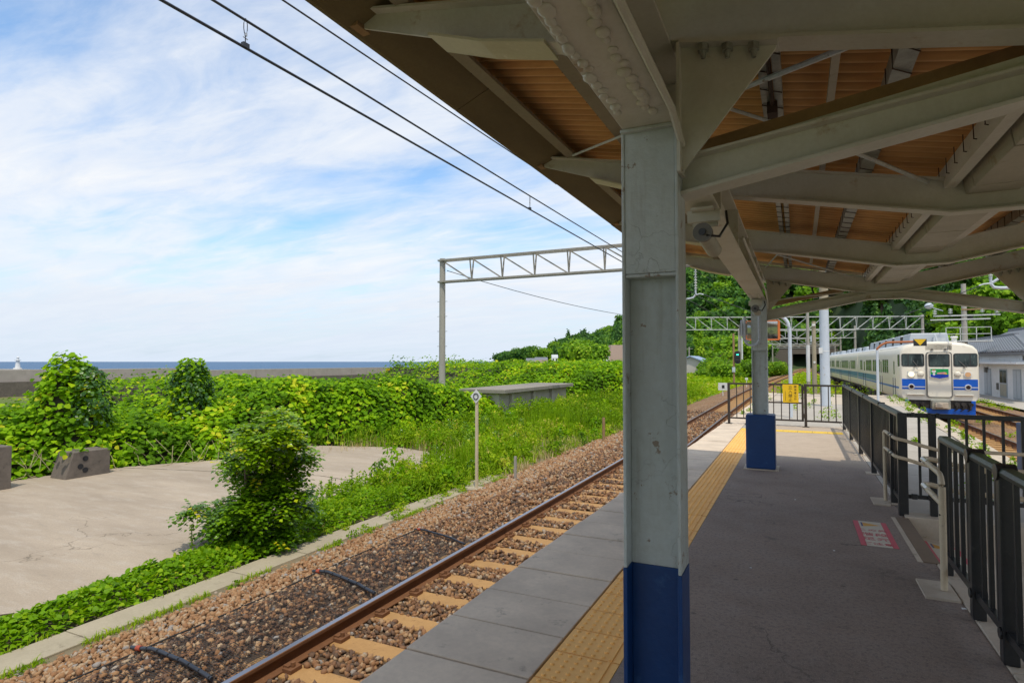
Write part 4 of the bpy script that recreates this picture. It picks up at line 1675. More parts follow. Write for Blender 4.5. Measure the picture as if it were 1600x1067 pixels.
sg = thing('warning_sign', (-0.16, 16.06, 0.8), 'yellow sign with black Japanese lettering on the gate', 'sign')
m = MB()
m.bx(-0.335, 0.015, 16.055, 16.062, 0.585, 1.025)
m.build('sign_plate', M['sign_y'], sg, bevel=0.002)
for col, size, x, ztop, pitch in (('立入禁止', 0.095, -0.165, 0.945, 0.100), ('関係者以外', 0.062, -0.055, 0.965, 0.074)):
    for i, ch in enumerate(col):
        t = text_mesh('lettering', ch, size, (x, 16.0535, ztop - i * pitch), (math.pi / 2, 0, 0), M['sign_k'], sg)
small = MB()
for i in range(9):
    small.bx(-0.283, -0.272, 16.0525, 16.0548, 0.63 + i * 0.026, 0.63 + i * 0.026 + 0.016)
small.build('small_print', M['sign_k'], sg)

# long side fence
sf = thing('side_fence', (FX, 11.5, 0), 'long black baluster fence running away along the platform side', 'fence')
for y in (15.75, 13.77, 11.76, 9.85, 7.90):
    post(sf, FX, y, 0.0, 1.045, 0.065, M['black'], 'post', 0.10)
post(sf, FX + 0.01, 7.33, 0.0, 1.05, 0.085, M['black'])
m = MB()
m.sweep([(FX, 7.36, 1.03), (FX, 15.78, 1.03)], [(-0.032, -0.022), (0.032, -0.022), (0.036, 0.0), (0.025, 0.024), (-0.025, 0.024), (-0.036, 0.0)])
m.build('top_rail', M['black'], sf, bevel=0.004)
m = MB()
m.bar((FX, 7.36, 0.15), (FX, 15.78, 0.15), 0.035, 0.04)
m.build('bottom_rail', M['black'], sf)
m = MB()
y = 7.5
ys_b = []
while y < 15.7:
    if min(abs(y - q) for q in (15.75, 13.77, 11.76, 9.85, 7.90)) > 0.05:
        ys_b.append(y)
    y += 0.118
baluster_run(sf, [(FX, y) for y in ys_b], 0.17, 1.008, 0.022, M['black'])
for y in (15.0, 13.0, 10.9, 8.9):
    m = MB()
    m.box((FX, y, 1.035), (0.08, 0.05, 0.055))
    m.build('rail_joint', M['black'], sf, bevel=0.004)

# crossing fence at the opening
xf = thing('cross_fence', (1.9, 7.33, 0), 'black fence crossing to the right at the platform opening', 'fence')
post(xf, 1.225, 7.33, 0.02, 1.045, 0.062, M['black'])
post(xf, 2.85, 7.33, 0.02, 1.045, 0.062, M['black'])
m = MB()
m.bar((1.01, 7.33, 1.03), (2.88, 7.33, 1.02), 0.055, 0.045)
m.build('top_rail', M['black'], xf, bevel=0.005)
m = MB()
m.bar((1.01, 7.33, 0.20), (1.20, 7.33, 0.20), 0.035, 0.04)
m.bar((1.25, 7.33, 0.20), (2.82, 7.33, 0.20), 0.035, 0.04)
m.build('bottom_rail', M['black'], xf)
baluster_run(xf, [(x, 7.33) for x in (1.115, 1.37, 1.51, 1.65, 1.80, 1.95, 2.10, 2.25, 2.40, 2.55, 2.70)], 0.22, 1.01, 0.022, M['black'])
for x in (1.06, 1.20, 1.27):
    m = MB()
    m.box((x, 7.30, 1.035), (0.03, 0.03, 0.05))
    m.box((x, 7.30, 0.205), (0.05, 0.03, 0.055))
    m.build('rail_joint', M['black'], xf, bevel=0.005)

# near fence
NX = 0.975
nf = thing('near_fence', (NX, 4.0, 0), 'black baluster fence with mossy top rail, nearest the camera', 'fence')
NP = [5.40, 4.555, 3.955, 2.95, 2.0, 1.0]
for y in NP:
    post(nf, NX, y, 0.013, 1.0, 0.07, M['black'])
for a, b in zip(NP[:-1], NP[1:]):
    m = MB()
    m.sweep([(NX, a + 0.02, 1.005), (NX, b + 0.02, 1.005)], [(-0.034, -0.022), (0.034, -0.022), (0.038, 0.0), (0.026, 0.022), (-0.026, 0.022), (-0.038, 0.0)])
    m.build('top_rail', worn('mossy_black', (0.02, 0.021, 0.02), (0.03, 0.05, 0.022), (0.05, 0.08, 0.03), 7, 60, 0.35, 0.25, amount=0.9), nf, bevel=0.004)
    m = MB()
    m.bar((NX, a - 0.03, 0.165), (NX, b + 0.03, 0.165), 0.035, 0.045)
    m.build('bottom_rail', M['black'], nf)
    n = max(2, round((a - b) / 0.155))
    baluster_run(nf, [(NX, a + (b - a) * k / n) for k in range(1, n)], 0.188, 0.99, 0.023, M['black'])
    for z in (1.0, 0.165):
        m = MB()
        m.cyl((NX - 0.045, b, z), (NX + 0.045, b, z), 0.045 if z > 0.5 else 0.03, 12)
        m.build('rail_joint', M['black'], nf, bevel=0.003)

# ------------------------------------------------------------------ handrails at the opening
def arc(p0, pc, p1, n=6):
    p0, pc, p1 = Vector(p0), Vector(pc), Vector(p1)
    return [p0 * (1 - t) ** 2 + pc * 2 * t * (1 - t) + p1 * t * t for t in np.linspace(0, 1, n)]


hr = thing('handrail', (0.87, 7.95, 0), 'beige double handrail on the far side of the platform opening', 'handrail', 'handrails at the opening')
for z, n in ((0.80, 'upper_rail'), (0.615, 'lower_rail')):
    m = MB()
    m.tube([(0.875, 7.93, z - 0.045)] + arc((0.875, 7.92, z - 0.02), (0.875, 7.90, z), (0.877, 7.85, z)) + arc((0.885, 7.30, z), (0.885, 7.22, z - 0.005), (0.97, 7.215, z - 0.02), 6) + [(1.10, 7.213, z - 0.06), (1.25, 7.212, z - 0.10), (3.2, 7.212, z - 0.10)], 0.018, 10)
    m.build(n, M['beige'], hr, smooth='auto')
m = MB()
m.tube([(0.875, 7.93, 0.02), (0.875, 7.93, 0.79)], 0.0185, 12)
m.build('post', M['beige'], hr, smooth='auto')
m = MB()
m.bx(0.74, 0.90, 7.70, 8.08, -0.001, 0.014)
m.build('foot_plate', M['kerb'], hr)
for z in (0.80, 0.615):
    for y in (7.36, 7.52):
        m = MB()
        m.cyl((0.884, y - 0.03, z), (0.883, y + 0.03, z), 0.024, 10)
        m.bar((0.884, y, z), (0.945, y, z - 0.05), 0.016, 0.016)
        m.build('bracket', M['black'], hr)
hr2 = thing('handrail', (0.88, 5.0, 0), 'beige double handrail beside the end post of the near fence', 'handrail', 'handrails at the opening')
for z, n in ((0.80, 'upper_rail'), (0.60, 'lower_rail')):
    m = MB()
    m.tube((arc((0.885, 5.0, z - 0.10), (0.885, 5.0, z), (0.883, 5.09, z)) if z > 0.7 else [(0.885, 5.01, z)]) + [(0.872, 5.42, z + 0.018)] + arc((0.868, 5.56, z + 0.024), (0.867, 5.63, z + 0.026), (0.93, 5.635, z + 0.02), 6) + [(1.1, 5.64, z - 0.02), (3.2, 5.66, z - 0.12)], 0.019, 10)
    m.build(n, M['beige'], hr2, smooth='auto')
    m = MB()
    m.cyl((0.872, 5.42, z + 0.018), (0.868, 5.57, z + 0.024), 0.0205, 10)
    m.build('bright_sleeve', M['chrome'], hr2, smooth='auto')
m = MB()
m.tube([(0.885, 5.0, 0.02), (0.885, 5.0, 0.72)], 0.0215, 14)
m.build('post', M['beige'], hr2, smooth='auto')
m = MB()
m.bx(0.75, 0.945, 4.83, 5.2, -0.001, 0.016)
m.build('foot_plate', M['kerb'], hr2)
m = MB()
m.cyl((0.872, 4.99, 0.53), (0.862, 4.99, 0.53), 0.006, 8)
m.build('bolt', M['black'], hr2)

# ------------------------------------------------------------------ floor stickers
def sticker(x0, x1, y0, y1, z, label, slope=0.0):
    r = thing('floor_sticker', ((x0 + x1) / 2, (y0 + y1) / 2, z), label, 'floor sticker', 'floor stickers at the opening')
    w = x1 - x0

    def flat(a, b, c, d, mt, nm, dz):
        m = MB()
        e = 0.0012
        zz = lambda x: z + dz + slope * (x - x0)
        m.add([(a, c, zz(a)), (b, c, zz(b)), (b, d, zz(b)), (a, d, zz(a)), (a, c, zz(a) + e), (b, c, zz(b) + e), (b, d, zz(b) + e), (a, d, zz(a) + e)], [(0, 3, 2, 1), (4, 5, 6, 7), (0, 1, 5, 4), (1, 2, 6, 5), (2, 3, 7, 6), (3, 0, 4, 7)])
        m.build(nm, M[mt], r)
    flat(x0 + 0.045, x1 - 0.045, y0, y1, 'stick_w', 'panel', 0.001)
    flat(x0, x0 + 0.044, y0, y1, 'red', 'red_band', 0.001)
    flat(x1 - 0.044, x1, y0, y1, 'red', 'red_band', 0.001)
    cx = (x0 + x1) / 2 - 0.005
    if slope == 0:
        for i, s in enumerate(('この先', '階段', '足元', 'ご注意')):
            text_mesh('lettering', s, 0.082 if len(s) > 2 else 0.115, (cx, y1 - 0.345 - i * 0.155, z + 0.0032), (0, 0, 0), M['red'], r, 0.0004)
    m = MB()
    zz = lambda x: z + 0.0032 + slope * (x - x0)
    m.add([(x0 + 0.075, y1 - 0.21, zz(x0 + .075)), (x1 - 0.055, y1 - 0.135, zz(x1 - .055)), (x0 + 0.075, y1 - 0.06, zz(x0 + .075))], [(0, 1, 2)])
    m.build('arrow', M['stick_o'], r)
    m = MB()
    m.add([(x0 + 0.06, y1 - 0.21, zz(x0 + .06)), (x0 + 0.0745, y1 - 0.21, zz(x0 + .0745)), (x0 + 0.0745, y1 - 0.06, zz(x0 + .0745)), (x0 + 0.06, y1 - 0.06, zz(x0 + .06))], [(0, 1, 2, 3)])
    m.build('arrow_bar', M['stick_b'], r)


sticker(0.475, 0.755, 5.99, 6.88, 0.0, 'red and cream floor sticker with red Japanese lettering on the asphalt')
sticker(1.06, 1.36, 6.05, 7.0, -0.152, 'red and cream floor sticker on the ramp behind the near fence', -0.1726)
for k, (xa, ya) in enumerate(((1.85, 5.55), (1.95, 5.05))):
    m = MB()
    z = lambda x: -0.14 - 0.1726 * (x - 0.965) + 0.003
    m.add([(xa, ya, z(xa)), (xa + 0.35, ya, z(xa + .35)), (xa + 0.35, ya + 0.12, z(xa + .35)), (xa, ya + 0.12, z(xa))], [(0, 1, 2, 3)])
    o = m.build('floor_marking', M['cyan'])
    tag(o, 'pale blue marking on the ramp, ' + ('farther of the two' if k == 0 else 'nearer of the two'), 'floor marking', 'blue ramp markings')
# scraps of litter
for k, (x, y, s) in enumerate(((0.25, 5.7, 0.012), (0.93, 4.72, 0.022), (-0.05, 7.6, 0.012), (-0.35, 4.95, 0.012))):
    m = MB()
    m.prism([(x, y), (x + s, y + s * 0.3), (x + s * 0.8, y + s), (x - s * 0.2, y + s * 0.8)], 'z', 0.0005, 0.006)
    tag(m.build('paper_scrap', M['white']), ('tiny white paper scrap on the asphalt left of the sticker', 'white paper scrap on the kerb beside the near fence', 'tiny white scrap on the asphalt short of the far column', 'tiny white scrap on the asphalt beside the near column')[k], 'litter')

# ------------------------------------------------------------------ the train
def put(m, name, mats, root, parent=None, **k):
    m.v = [(v[0], v[1], 0.15 + (v[2] - 0.15) * 0.859) for v in m.v]     # heights below were read a little tall
    o = m.build(name, mats, None, **k)
    o.parent = parent or root
    return o


def ycyl(m, x, z, y0, y1, r, n=20):
    k = len(m.v)
    m.cyl((x, y0, z), (x, y1, z), r, n)
    m.v[k:] = [(v[0], v[1], z + (v[2] - z) / 0.859) for v in m.v[k:]]
    return m


def rrect(x0, x1, z0, z1, r, n=4):
    P = []
    for cx, cz, a0 in ((x1 - r, z0 + r, -90), (x1 - r, z1 - r, 0), (x0 + r, z1 - r, 90), (x0 + r, z0 + r, 180)):
        for k in range(n + 1):
            a = rad(a0 + 90 * k / n)
            P.append((cx + r * math.cos(a), cz + r * math.sin(a)))
    return P


def car(name, label, nodes, front):
    (xa, ya), (xb, yb) = nodes
    L = math.hypot(xb - xa, yb - ya) - (0.25)
    root = thing(name, (xa, ya, RAIL_Z), label, 'train car', 'cars of the waiting train', None, -math.atan2(xb - xa, yb - ya))
    half = [(1.36, 0.93), (1.45, 1.12), (1.45, 3.22), (1.41, 3.48), (1.27, 3.68), (0.98, 3.82), (0.5, 3.90), (0.0, 3.93)]
    prof = half + [(-x, z) for x, z in half[-2::-1]]
    secs = [(0.0, 0.945, -0.17), (0.03, 0.965, -0.10), (0.10, 0.985, -0.045), (0.28, 1.0, 0.0), (L, 1.0, 0.0)] if front else [(0.0, 1, 0), (L, 1, 0)]
    m = MB()
    V = []
    for (y, s, dz) in secs:
        for x, z in prof:
            f = max(0.0, (z - 3.2) / 0.73)
            V.append((x * s * (1 - (0.08 * f if dz < -0.1 else 0)), y, z + dz * f))
    n = len(prof)
    F = [(i * n + j, i * n + (j + 1) % n, (i + 1) * n + (j + 1) % n, (i + 1) * n + j) for i in range(len(secs) - 1) for j in range(n)]
    F += [tuple(range(n)), tuple((len(secs) - 1) * n + j for j in range(n - 1, -1, -1))]
    m.add(V, F)
    put(m, 'body', M['cream'], root, smooth='auto')
    # roof skin in grey behind the cab
    m = MB()
    rp = [(1.30, 3.645), (0.98, 3.825), (0.5, 3.905), (0.0, 3.935), (-0.5, 3.905), (-0.98, 3.825), (-1.30, 3.645)]
    y0 = 1.6 if front else 0.0
    m.add([(x, y, z + 0.012) for y in (y0, L) for x, z in rp], [(j, j + 1, 7 + j + 1, 7 + j) for j in range(6)])
    put(m, 'roof', M['unit'], root, smooth='auto')
    y = 2.0 if front else 1.0
    hgt = 0.52 if front else 0.30
    while y < L - 2:
        m = MB()
        m.prism([(-0.80, 3.85), (0.80, 3.85), (0.72, 3.92 + hgt), (-0.72, 3.92 + hgt)], 'y', y, y + 2.0)
        put(m, 'air_conditioner', M['unit'], root, bevel=0.05)
        m = MB()
        m.bx(-0.74, 0.74, y + 2.0, y + 2.9, 3.84, 3.90 + hgt * 0.85)
        put(m, 'dark_gap_fill', M['under'], root)  # dark filler behind each unit, standing for the shaded gaps
        y += 2.9 if front else 4.2
    # side bands: a thin line all along, the broad one starting with a slanted end
    for s in (-1, 1):
        m = MB()
        m.bx(min(s * 1.4525, s * 1.445), max(s * 1.4525, s * 1.445), 0.30 if front else 0.0, L, 1.47, 1.58)
        put(m, 'side_line', M['tblue'] if front else M['tblue_shade'], root)
        m = MB()
        b0 = 8.6 if front else 0.0
        m.prism([(b0, 1.62), (L - 0.05, 1.62), (L - 0.05, 2.0), (b0 - (0.45 if front else 0), 2.0)], 'x', min(s * 1.4545, s * 1.447), max(s * 1.4545, s * 1.447))
        put(m, 'side_band', M['tblue_shade'], root)
        # windows and doors
        wins = [(3.6, 0.62), (4.35, 0.62), (5.1, 0.62), (6.9, 0.72), (7.75, 0.72), (8.6, 0.72), (9.45, 0.72), (10.9, 0.7), (11.7, 0.7), (12.5, 0.7), (13.3, 0.7), (16.4, 0.65), (17.2, 0.65)] if front else [(1.4 + 0.92 * k, 0.70) for k in range(4)] + [(6.8 + 0.92 * k, 0.70) for k in range(7)] + [(15.6 + 0.92 * k, 0.70) for k in range(4)]
        for (y, w) in wins:
            if y + w > L - 0.3:
                continue
            m = MB()
            m.prism(rrect(y, y + w, 2.22, 3.02, 0.07, 2), 'x', min(s * 1.4535, s * 1.44), max(s * 1.4535, s * 1.44))
            wf = put(m, 'window', M['frame_m'], root)
            m = MB()
            m.bx(min(s * 1.4575, s * 1.4535), max(s * 1.4575, s * 1.4535), y + 0.04, y + w - 0.04, 2.64, 2.98)
            m.bx(min(s * 1.4575, s * 1.4535), max(s * 1.4575, s * 1.4535), y + 0.04, y + w - 0.04, 2.26, 2.61)
            put(m, 'pane', M['glass_g'], root, wf)
        for (y, w) in (((1.30, 0.62), (5.95, 0.75), (14.4, 1.25)) if front else ((5.35, 1.1), (13.6, 1.2))):
            m = MB()
            m.bx(min(s * 1.4515, s * 1.44), max(s * 1.4515, s * 1.44), y - 0.03, y + w + 0.03, 1.0, 3.05)
            m.bx(min(s * 1.4555, s * 1.4515), max(s * 1.4555, s * 1.4515), y, y + w, 1.03, 1.46)
            m.bx(min(s * 1.4555, s * 1.4515), max(s * 1.4555, s * 1.4515), y, y + w, 2.04, 3.0)
            d = put(m, 'door', [M['cream']], root)
            m = MB()
            m.bx(min(s * 1.4585, s * 1.4555), max(s * 1.4585, s * 1.4555), y + w * 0.28, y + w * 0.72, 2.2, 2.9)
            put(m, 'door_window', M['glass'], root, d)
            for q in (y - 0.02, y + w + 0.02):
                m = MB()
                m.bar((s * 1.46, q, 1.05), (s * 1.46, q, 2.0), 0.03, 0.03)
                put(m, 'grab_rail', M['frame_m'], root, d)
    # underframe and bogies
    m = MB()
    m.bx(-1.25, 1.25, 0.35, L, 0.72, 0.95)
    for k in range(9):
        y = 5.2 + k * 1.1
        if y < L - 5:
            m.bx(-1.32, 1.32, y, y + random.uniform(0.6, 0.95), random.uniform(0.28, 0.45), 0.75)
    put(m, 'underframe', M['under'], root)
    for yb_ in (3.0, L - 3.0):
        m = MB()
        for s in (-1, 1):
            m.bx(s * 0.95 - 0.06, s * 0.95 + 0.06, yb_ - 1.5, yb_ + 1.5, 0.40, 0.62)
            for w in (-1.05, 1.05):
                m.bx(s * 0.98 - 0.09, s * 0.98 + 0.09, yb_ + w - 0.2, yb_ + w + 0.2, 0.28, 0.56)
        m.bx(-0.9, 0.9, yb_ - 0.2, yb_ + 0.2, 0.4, 0.7)
        b = put(m, 'bogie', M['under'], root)
        for w in (-1.05, 1.05):
            m = MB()
            for s in (-1, 1):
                m.cyl((s * 0.52, yb_ + w, 0.43), (s * 0.65, yb_ + w, 0.43), 0.43, 20)
            m.cyl((-0.52, yb_ + w, 0.43), (0.52, yb_ + w, 0.43), 0.08, 10)
            put(m, 'wheelset', M['under'], root, b)
    if not front:
        m = MB()
        m.bx(-0.5, 0.5, -0.2, 0.0, 1.0, 3.1)
        put(m, 'gangway', M['rubber'], root)
        return root
    # ---- the cab end
    for s in (-1, 1):
        m = MB()
        a, b = sorted((s * 0.525, s * 1.375))
        m.prism(rrect(a, b, 2.64, 3.30, 0.08), 'y', -0.012, 0.05)
        w = put(m, 'windscreen', M['rubber'], root)
        m = MB()
        a2, b2 = sorted((s * 0.565, s * 1.10))
        m.prism(rrect(a2, b2, 2.68, 3.26, 0.06), 'y', -0.016, 0.0)
        a3, b3 = sorted((s * 1.135, s * 1.345))
        m.prism(rrect(a3, b3, 2.68, 3.26, 0.05), 'y', -0.016, 0.0)
        put(m, 'pane', M['glass'], root, w)
        m = MB()
        m.bar((s * 0.70 if s > 0 else s * 0.95, -0.03, 2.95), (s * 0.98 if s > 0 else s * 0.75, -0.035, 2.60), 0.02, 0.02)
        m.box((s * 0.9, -0.035, 2.60), (0.07, 0.03, 0.04))
        put(m, 'wiper', M['frame_m'], root)
        m = MB()
        m.prism(rrect(0.10, 0.52, 2.64, 3.26, 0.05, 2), 'x', min(s * 1.4515, s * 1.43), max(s * 1.4515, s * 1.43))
        put(m, 'cab_side_window', M['glass'], root)
        # bands
        for z0, z1 in ((1.62, 2.0), (1.47, 1.575)):
            m = MB()
            a, b = sorted((s * 0.505, s * 1.368))
            m.bx(a, b, -0.006, 0.02, z0, z1)
            put(m, 'front_band', M['tblue'], root)
        # lamps
        cx = s * 1.02
        m = MB()
        ycyl(m, cx, 2.24, -0.05, 0.02, 0.145)
        h = put(m, 'headlight', M['white'], root, bevel=0.01)
        m = MB()
        ycyl(m, cx, 2.24, -0.062, -0.0505, 0.105)
        put(m, 'lens', M['lamp_on'] if s < 0 else plain('warm_lens', (0.75, 0.42, 0.20), 0.15), root, h)
        m = MB()
        m.ball((s * 0.665, -0.01, 2.26), 0.125, 16, 10, (1, 0.55, 1.16))
        put(m, 'dome_cover', M['cream'], root, smooth=True)
        m = MB()
        ycyl(m, cx, 1.605, -0.045, 0.02, 0.125)
        t = put(m, 'tail_light', M['white'], root, bevel=0.008)
        m = MB()
        ycyl(m, cx, 1.605, -0.055, -0.0455, 0.082)
        put(m, 'lens', plain('dark_red_lens', (0.04, 0.01, 0.01), 0.12), root, t)
        m = MB()
        a, b = sorted((s * 0.55, s * 1.2))
        m.bx(a, b, -0.10, 0.0, 1.19, 1.235)
        put(m, 'step', M['cream'], root, bevel=0.008)
        m = MB()
        m.bar((s * 0.62, -0.04, 2.47), (s * 1.15, -0.04, 2.47), 0.02, 0.02)
        put(m, 'grab_rail', M['cream'], root)
        m = MB()
        m.cyl((s * 0.24, -0.05, 3.50), (s * 0.24, 0.1, 3.51), 0.05, 12)
        put(m, 'marker_lamp', M['frame_m'], root)
        for q in (0.62, 0.85, 1.1):
            m = MB()
            m.cyl((s * q, -0.08, 0.74), (s * q, 0.1, 0.74), 0.09, 12)
            m.tube([(s * q, -0.06, 0.72), (s * (q - 0.03), -0.12, 0.5), (s * (q - 0.12), -0.06, 0.42)], 0.03, 6)
            put(m, 'air_hose', M['under'], root)
    m = MB()
    m.prism([(-0.50, 3.45), (0.50, 3.45), (0.50, 3.84), (-0.50, 3.84)], 'y', 0.0, 0.16)
    put(m, 'destination_box', M['cream'], root, bevel=0.02)
    m = MB()
    m.prism(rrect(-0.475, 0.475, 1.06, 3.38, 0.13), 'y', -0.055, 0.02)
    g = put(m, 'door_gasket', M['frame_m'], root, bevel=0.01)
    m = MB()
    m.prism(rrect(-0.425, 0.425, 1.10, 3.33, 0.10), 'y', -0.068, -0.05)
    d = put(m, 'end_door', M['cream'], root, bevel=0.006)
    m = MB()
    m.prism(rrect(-0.385, 0.385, 2.62, 3.28, 0.07), 'y', -0.076, -0.066)
    put(m, 'door_window', M['rubber'], root, d)
    m = MB()
    m.prism(rrect(-0.345, 0.345, 2.66, 3.24, 0.05), 'y', -0.080, -0.074)
    put(m, 'pane', M['glass'], root, d)
    # head board
    def board(pts, y0_, y1_, mt, nm, par):
        q = MB()
        q.prism(pts, 'y', y0_, y1_)
        return put(q, nm, M[mt], root, par)
    hb = board([(-0.35, 2.10), (0.0, 2.01), (0.35, 2.10), (0.35, 2.54), (-0.35, 2.54)], -0.115, -0.07, 'white', 'head_board', None)
    board([(-0.325, 2.24), (0.325, 2.24), (0.325, 2.52), (-0.325, 2.52)], -0.120, -0.1145, 'green_hb', 'green_field', hb)
    board([(-0.325, 2.115), (0.0, 2.035), (0.325, 2.115), (0.325, 2.24), (-0.325, 2.24)], -0.1205, -0.1145, 'blue_hb', 'blue_field', hb)
    board([(-0.09 + 0.0, 2.27), (0.16, 2.26), (0.26, 2.33), (0.17, 2.36), (-0.09, 2.32)], -0.124, -0.1195, 'pink', 'pink_ribbon', hb)
    board(rrect(0.17, 0.27, 2.25, 2.30, 0.02, 2), -0.126, -0.1195, 'sign_y', 'yellow_disc', hb)
    board(rrect(-0.285, -0.125, 2.33, 2.47, 0.06, 3), -0.124, -0.1195, 'white', 'pale_oval', hb)
    board([(-0.265, 2.44), (-0.145, 2.44), (-0.175, 2.49), (-0.235, 2.49)], -0.126, -0.1215, 'orange', 'orange_patch', hb)
    board(rrect(-0.24, -0.16, 2.19, 2.32, 0.03, 2), -0.124, -0.1195, 'white', 'pale_oval', hb)
    # coupler and snow skirt
    m = MB()
    m.bx(-0.33, 0.33, -0.35, 0.2, 0.50, 0.93)
    c = put(m, 'coupler_box', M['gutter'], root, bevel=0.02)
    m = MB()
    m.bx(-0.22, 0.22, -0.52, -0.351, 0.56, 0.86)
    m.bx(-0.26, 0.02, -0.60, -0.521, 0.60, 0.80)
    put(m, 'coupler_head', M['kerb'], root, c, bevel=0.02)
    m = MB()
    m.prism([(-1.25, 0.15), (1.25, 0.15), (1.25, 0.42), (0.95, 0.50), (-0.95, 0.50), (-1.25, 0.42)], 'y', -0.02, 0.02)
    for s in (-1, 1):
        a, b = sorted((s * 1.12, s * 1.27))
        m.bx(a, b, -0.021, 0.019, 0.44, 0.93)
        m.bx(min(s * 1.25, s * 1.272), max(s * 1.25, s * 1.272), 0.02, 1.3, 0.15, 0.60)
    put(m, 'skirt', M['tblue'], root, bevel=0.01)
    m = MB()
    m.bx(-1.1, 1.1, 0.05, 0.4, 0.45, 0.95)
    put(m, 'end_beam', M['under'], root)
    m = MB()
    m.cyl((0.72, 0.75, 3.8), (0.72, 0.75, 4.12), 0.10, 14)
    m.cyl((0.72, 0.75, 4.12), (0.72, 0.75, 4.20), 0.15, 14, 0, 0.12)
    put(m, 'radio_dome', M['white'], root, smooth='auto')
    m = MB()
    m.tube([(0.2, 1.95, 4.38), (0.2, 1.7, 4.30), (0.25, 1.6, 3.95)], 0.03, 6)
    m.box((0.35, 1.8, 4.05), (0.45, 0.3, 0.25))
    put(m, 'roof_equipment', M['unit'], root)
    return root


car('train_car', 'white and blue train front with lit headlight and green headboard', ((T2(31.5) + 0.0, 31.5), (T2(51.5), 51.5)), True)
car('train_car', 'second car of the white and blue train', ((T2(51.6), 51.6), (T2(71.5), 71.5)), False)
car('train_car', 'rear car of the white and blue train, nearest the tunnel', ((T2(71.6), 71.6), (T2(91.5), 91.5)), False)


# ------------------------------------------------------------------ overhead line gantries
def gantry(xa, ya, xb, yb, zb_, zt_, label, n, mat, poles=(True, True), rp=0.17, pole_top=0.25, zground=-1.35):
    g = thing('catenary_gantry', (xa, ya, zground), label, 'gantry', 'overhead line gantries')
    P = lambda t, z: Vector((xa + (xb - xa) * t, ya + (yb - ya) * t, z))
    for t, on in ((0.0, poles[0]), (1.0, poles[1])):
        if on:
            m = MB()
            p = P(t, 0)
            m.cyl((p.x, p.y, zground), (p.x, p.y, zt_ + pole_top), rp * 1.15, 14, 0, rp)
            po = m.build('pole', M['pole'], g, smooth='auto')
            m = MB()
            z = 1.6
            while z < zb_ - 0.3:
                m.bar((p.x - rp - 0.16, p.y, z), (p.x + rp + 0.16, p.y, z), 0.025, 0.025)
                z += 0.85
            for z in (zb_, zt_):
                m.box((p.x, p.y, z), (rp * 2.5, rp * 2.5, 0.09))
            m.build('step_irons', M['galv'], po)
    off = 0.22
    for s in (-1, 1):
        d = Vector((-(yb - ya), xb - xa, 0)).normalized() * off * s
        for z, nm in ((zb_, 'bottom_chord'), (zt_, 'top_chord')):
            m = MB()
            m.bar(P(0, z) + d, P(1, z) + d, 0.09, 0.09)
            m.build(nm, mat, g)
    dd = Vector((-(yb - ya), xb - xa, 0)).normalized() * off
    for k in range(n):
        t0, t1 = k / n, (k + 1) / n
        if k > 0:
            for s in (-1, 1):
                m = MB()
                m.bar(P(t0, zb_), P(t0, zt_) + dd * s, 0.06, 0.06)
                m.build('upright', mat, g)
        m = MB()
        a, b = (zt_, zb_) if t0 < 0.49 else (zb_, zt_)
        m.bar(P(t0, a), P(t1, b), 0.07, 0.07)
        m.build('diagonal', mat, g)
    return g


M['truss'] = worn('truss_steel', (0.36, 0.33, 0.28), (0.20, 0.17, 0.135), (0.26, 0.15, 0.08), 6, 50, 0.7, 0.2, co='World', amount=0.6)
M['truss_l'] = worn('truss_light', (0.60, 0.60, 0.56), (0.42, 0.42, 0.38), (0.35, 0.26, 0.18), 4, 50, 0.6, 0.15, co='World')
gantry(-18.2, 28.8, 12.4, 28.8, 6.11, 7.33, 'concrete pole gantry over the near track seen against the sea', 16, M['truss'], (True, True), 0.165, 0.12)
gantry(-16.5, 83.0, 15.2, 95.6, 5.95, 7.65, 'pale lattice gantry in front of the wooded hill', 16, M['truss_l'])
gantry(-9.5, 118, 9.5, 124, 5.9, 7.3, 'lattice gantry beyond the train, second before the tunnel', 10, M['truss_l'], (True, True), 0.18, 0.8)
gantry(-7.5, 160, 9.5, 164, 5.9, 7.2, 'lattice gantry last but one before the tunnel', 9, M['truss_l'], (True, True), 0.18, 0.5)
gantry(-7.0, 205, 10.5, 207, 5.9, 7.0, 'lattice gantry closest to the tunnel mouth', 9, M['truss_l'], (True, True), 0.18, 0.3)


def insulator(m, p0, p1, r=0.07, n=7):
    p0, p1 = Vector(p0), Vector(p1)
    m.cyl(p0, p1, r * 0.4, 8)
    for k in range(n):
        c = p0.lerp(p1, (k + 0.5) / n)
        d = (p1 - p0).normalized() * 0.018
        m.cyl(c - d, c + d, r, 12)


br = thing('wire_bracket', (-4.2, 28.8, 4.6), 'curved wire bracket with white insulator seen just right of the near column', 'bracket', 'wire brackets on the gantry')
m = MB()
insulator(m, (-4.25, 28.8, 4.95), (-4.25, 28.8, 5.85))
m.build('insulator', M['insul'], br, smooth='auto')
m = MB()
m.tube([(-4.25, 28.8, 5.85), (-4.25, 28.8, 6.08)], 0.03, 8)
m.build('hanger', M['silver'], br)
m = MB()
m.tube([(-4.25, 28.8, 4.95), (-4.25, 28.8, 4.72), (-4.36, 28.8, 4.58), (-4.6, 28.8, 4.53), (-5.3, 28.8, 4.5)], 0.045, 8)
m.tube([(-4.25, 28.8, 4.7), (-4.05, 28.8, 4.75), (-3.9, 28.8, 4.70)], 0.03, 6)
m.build('arm', M['silver'], br, smooth='auto')
br = thing('wire_bracket', (6.9, 28.8, 4.5), 'wire bracket with tube arm and insulator at the right above the train', 'bracket', 'wire brackets on the gantry')
m = MB()
insulator(m, (6.82, 28.8, 4.88), (6.82, 28.8, 5.6))
m.build('insulator', M['insul'], br, smooth='auto')
m = MB()
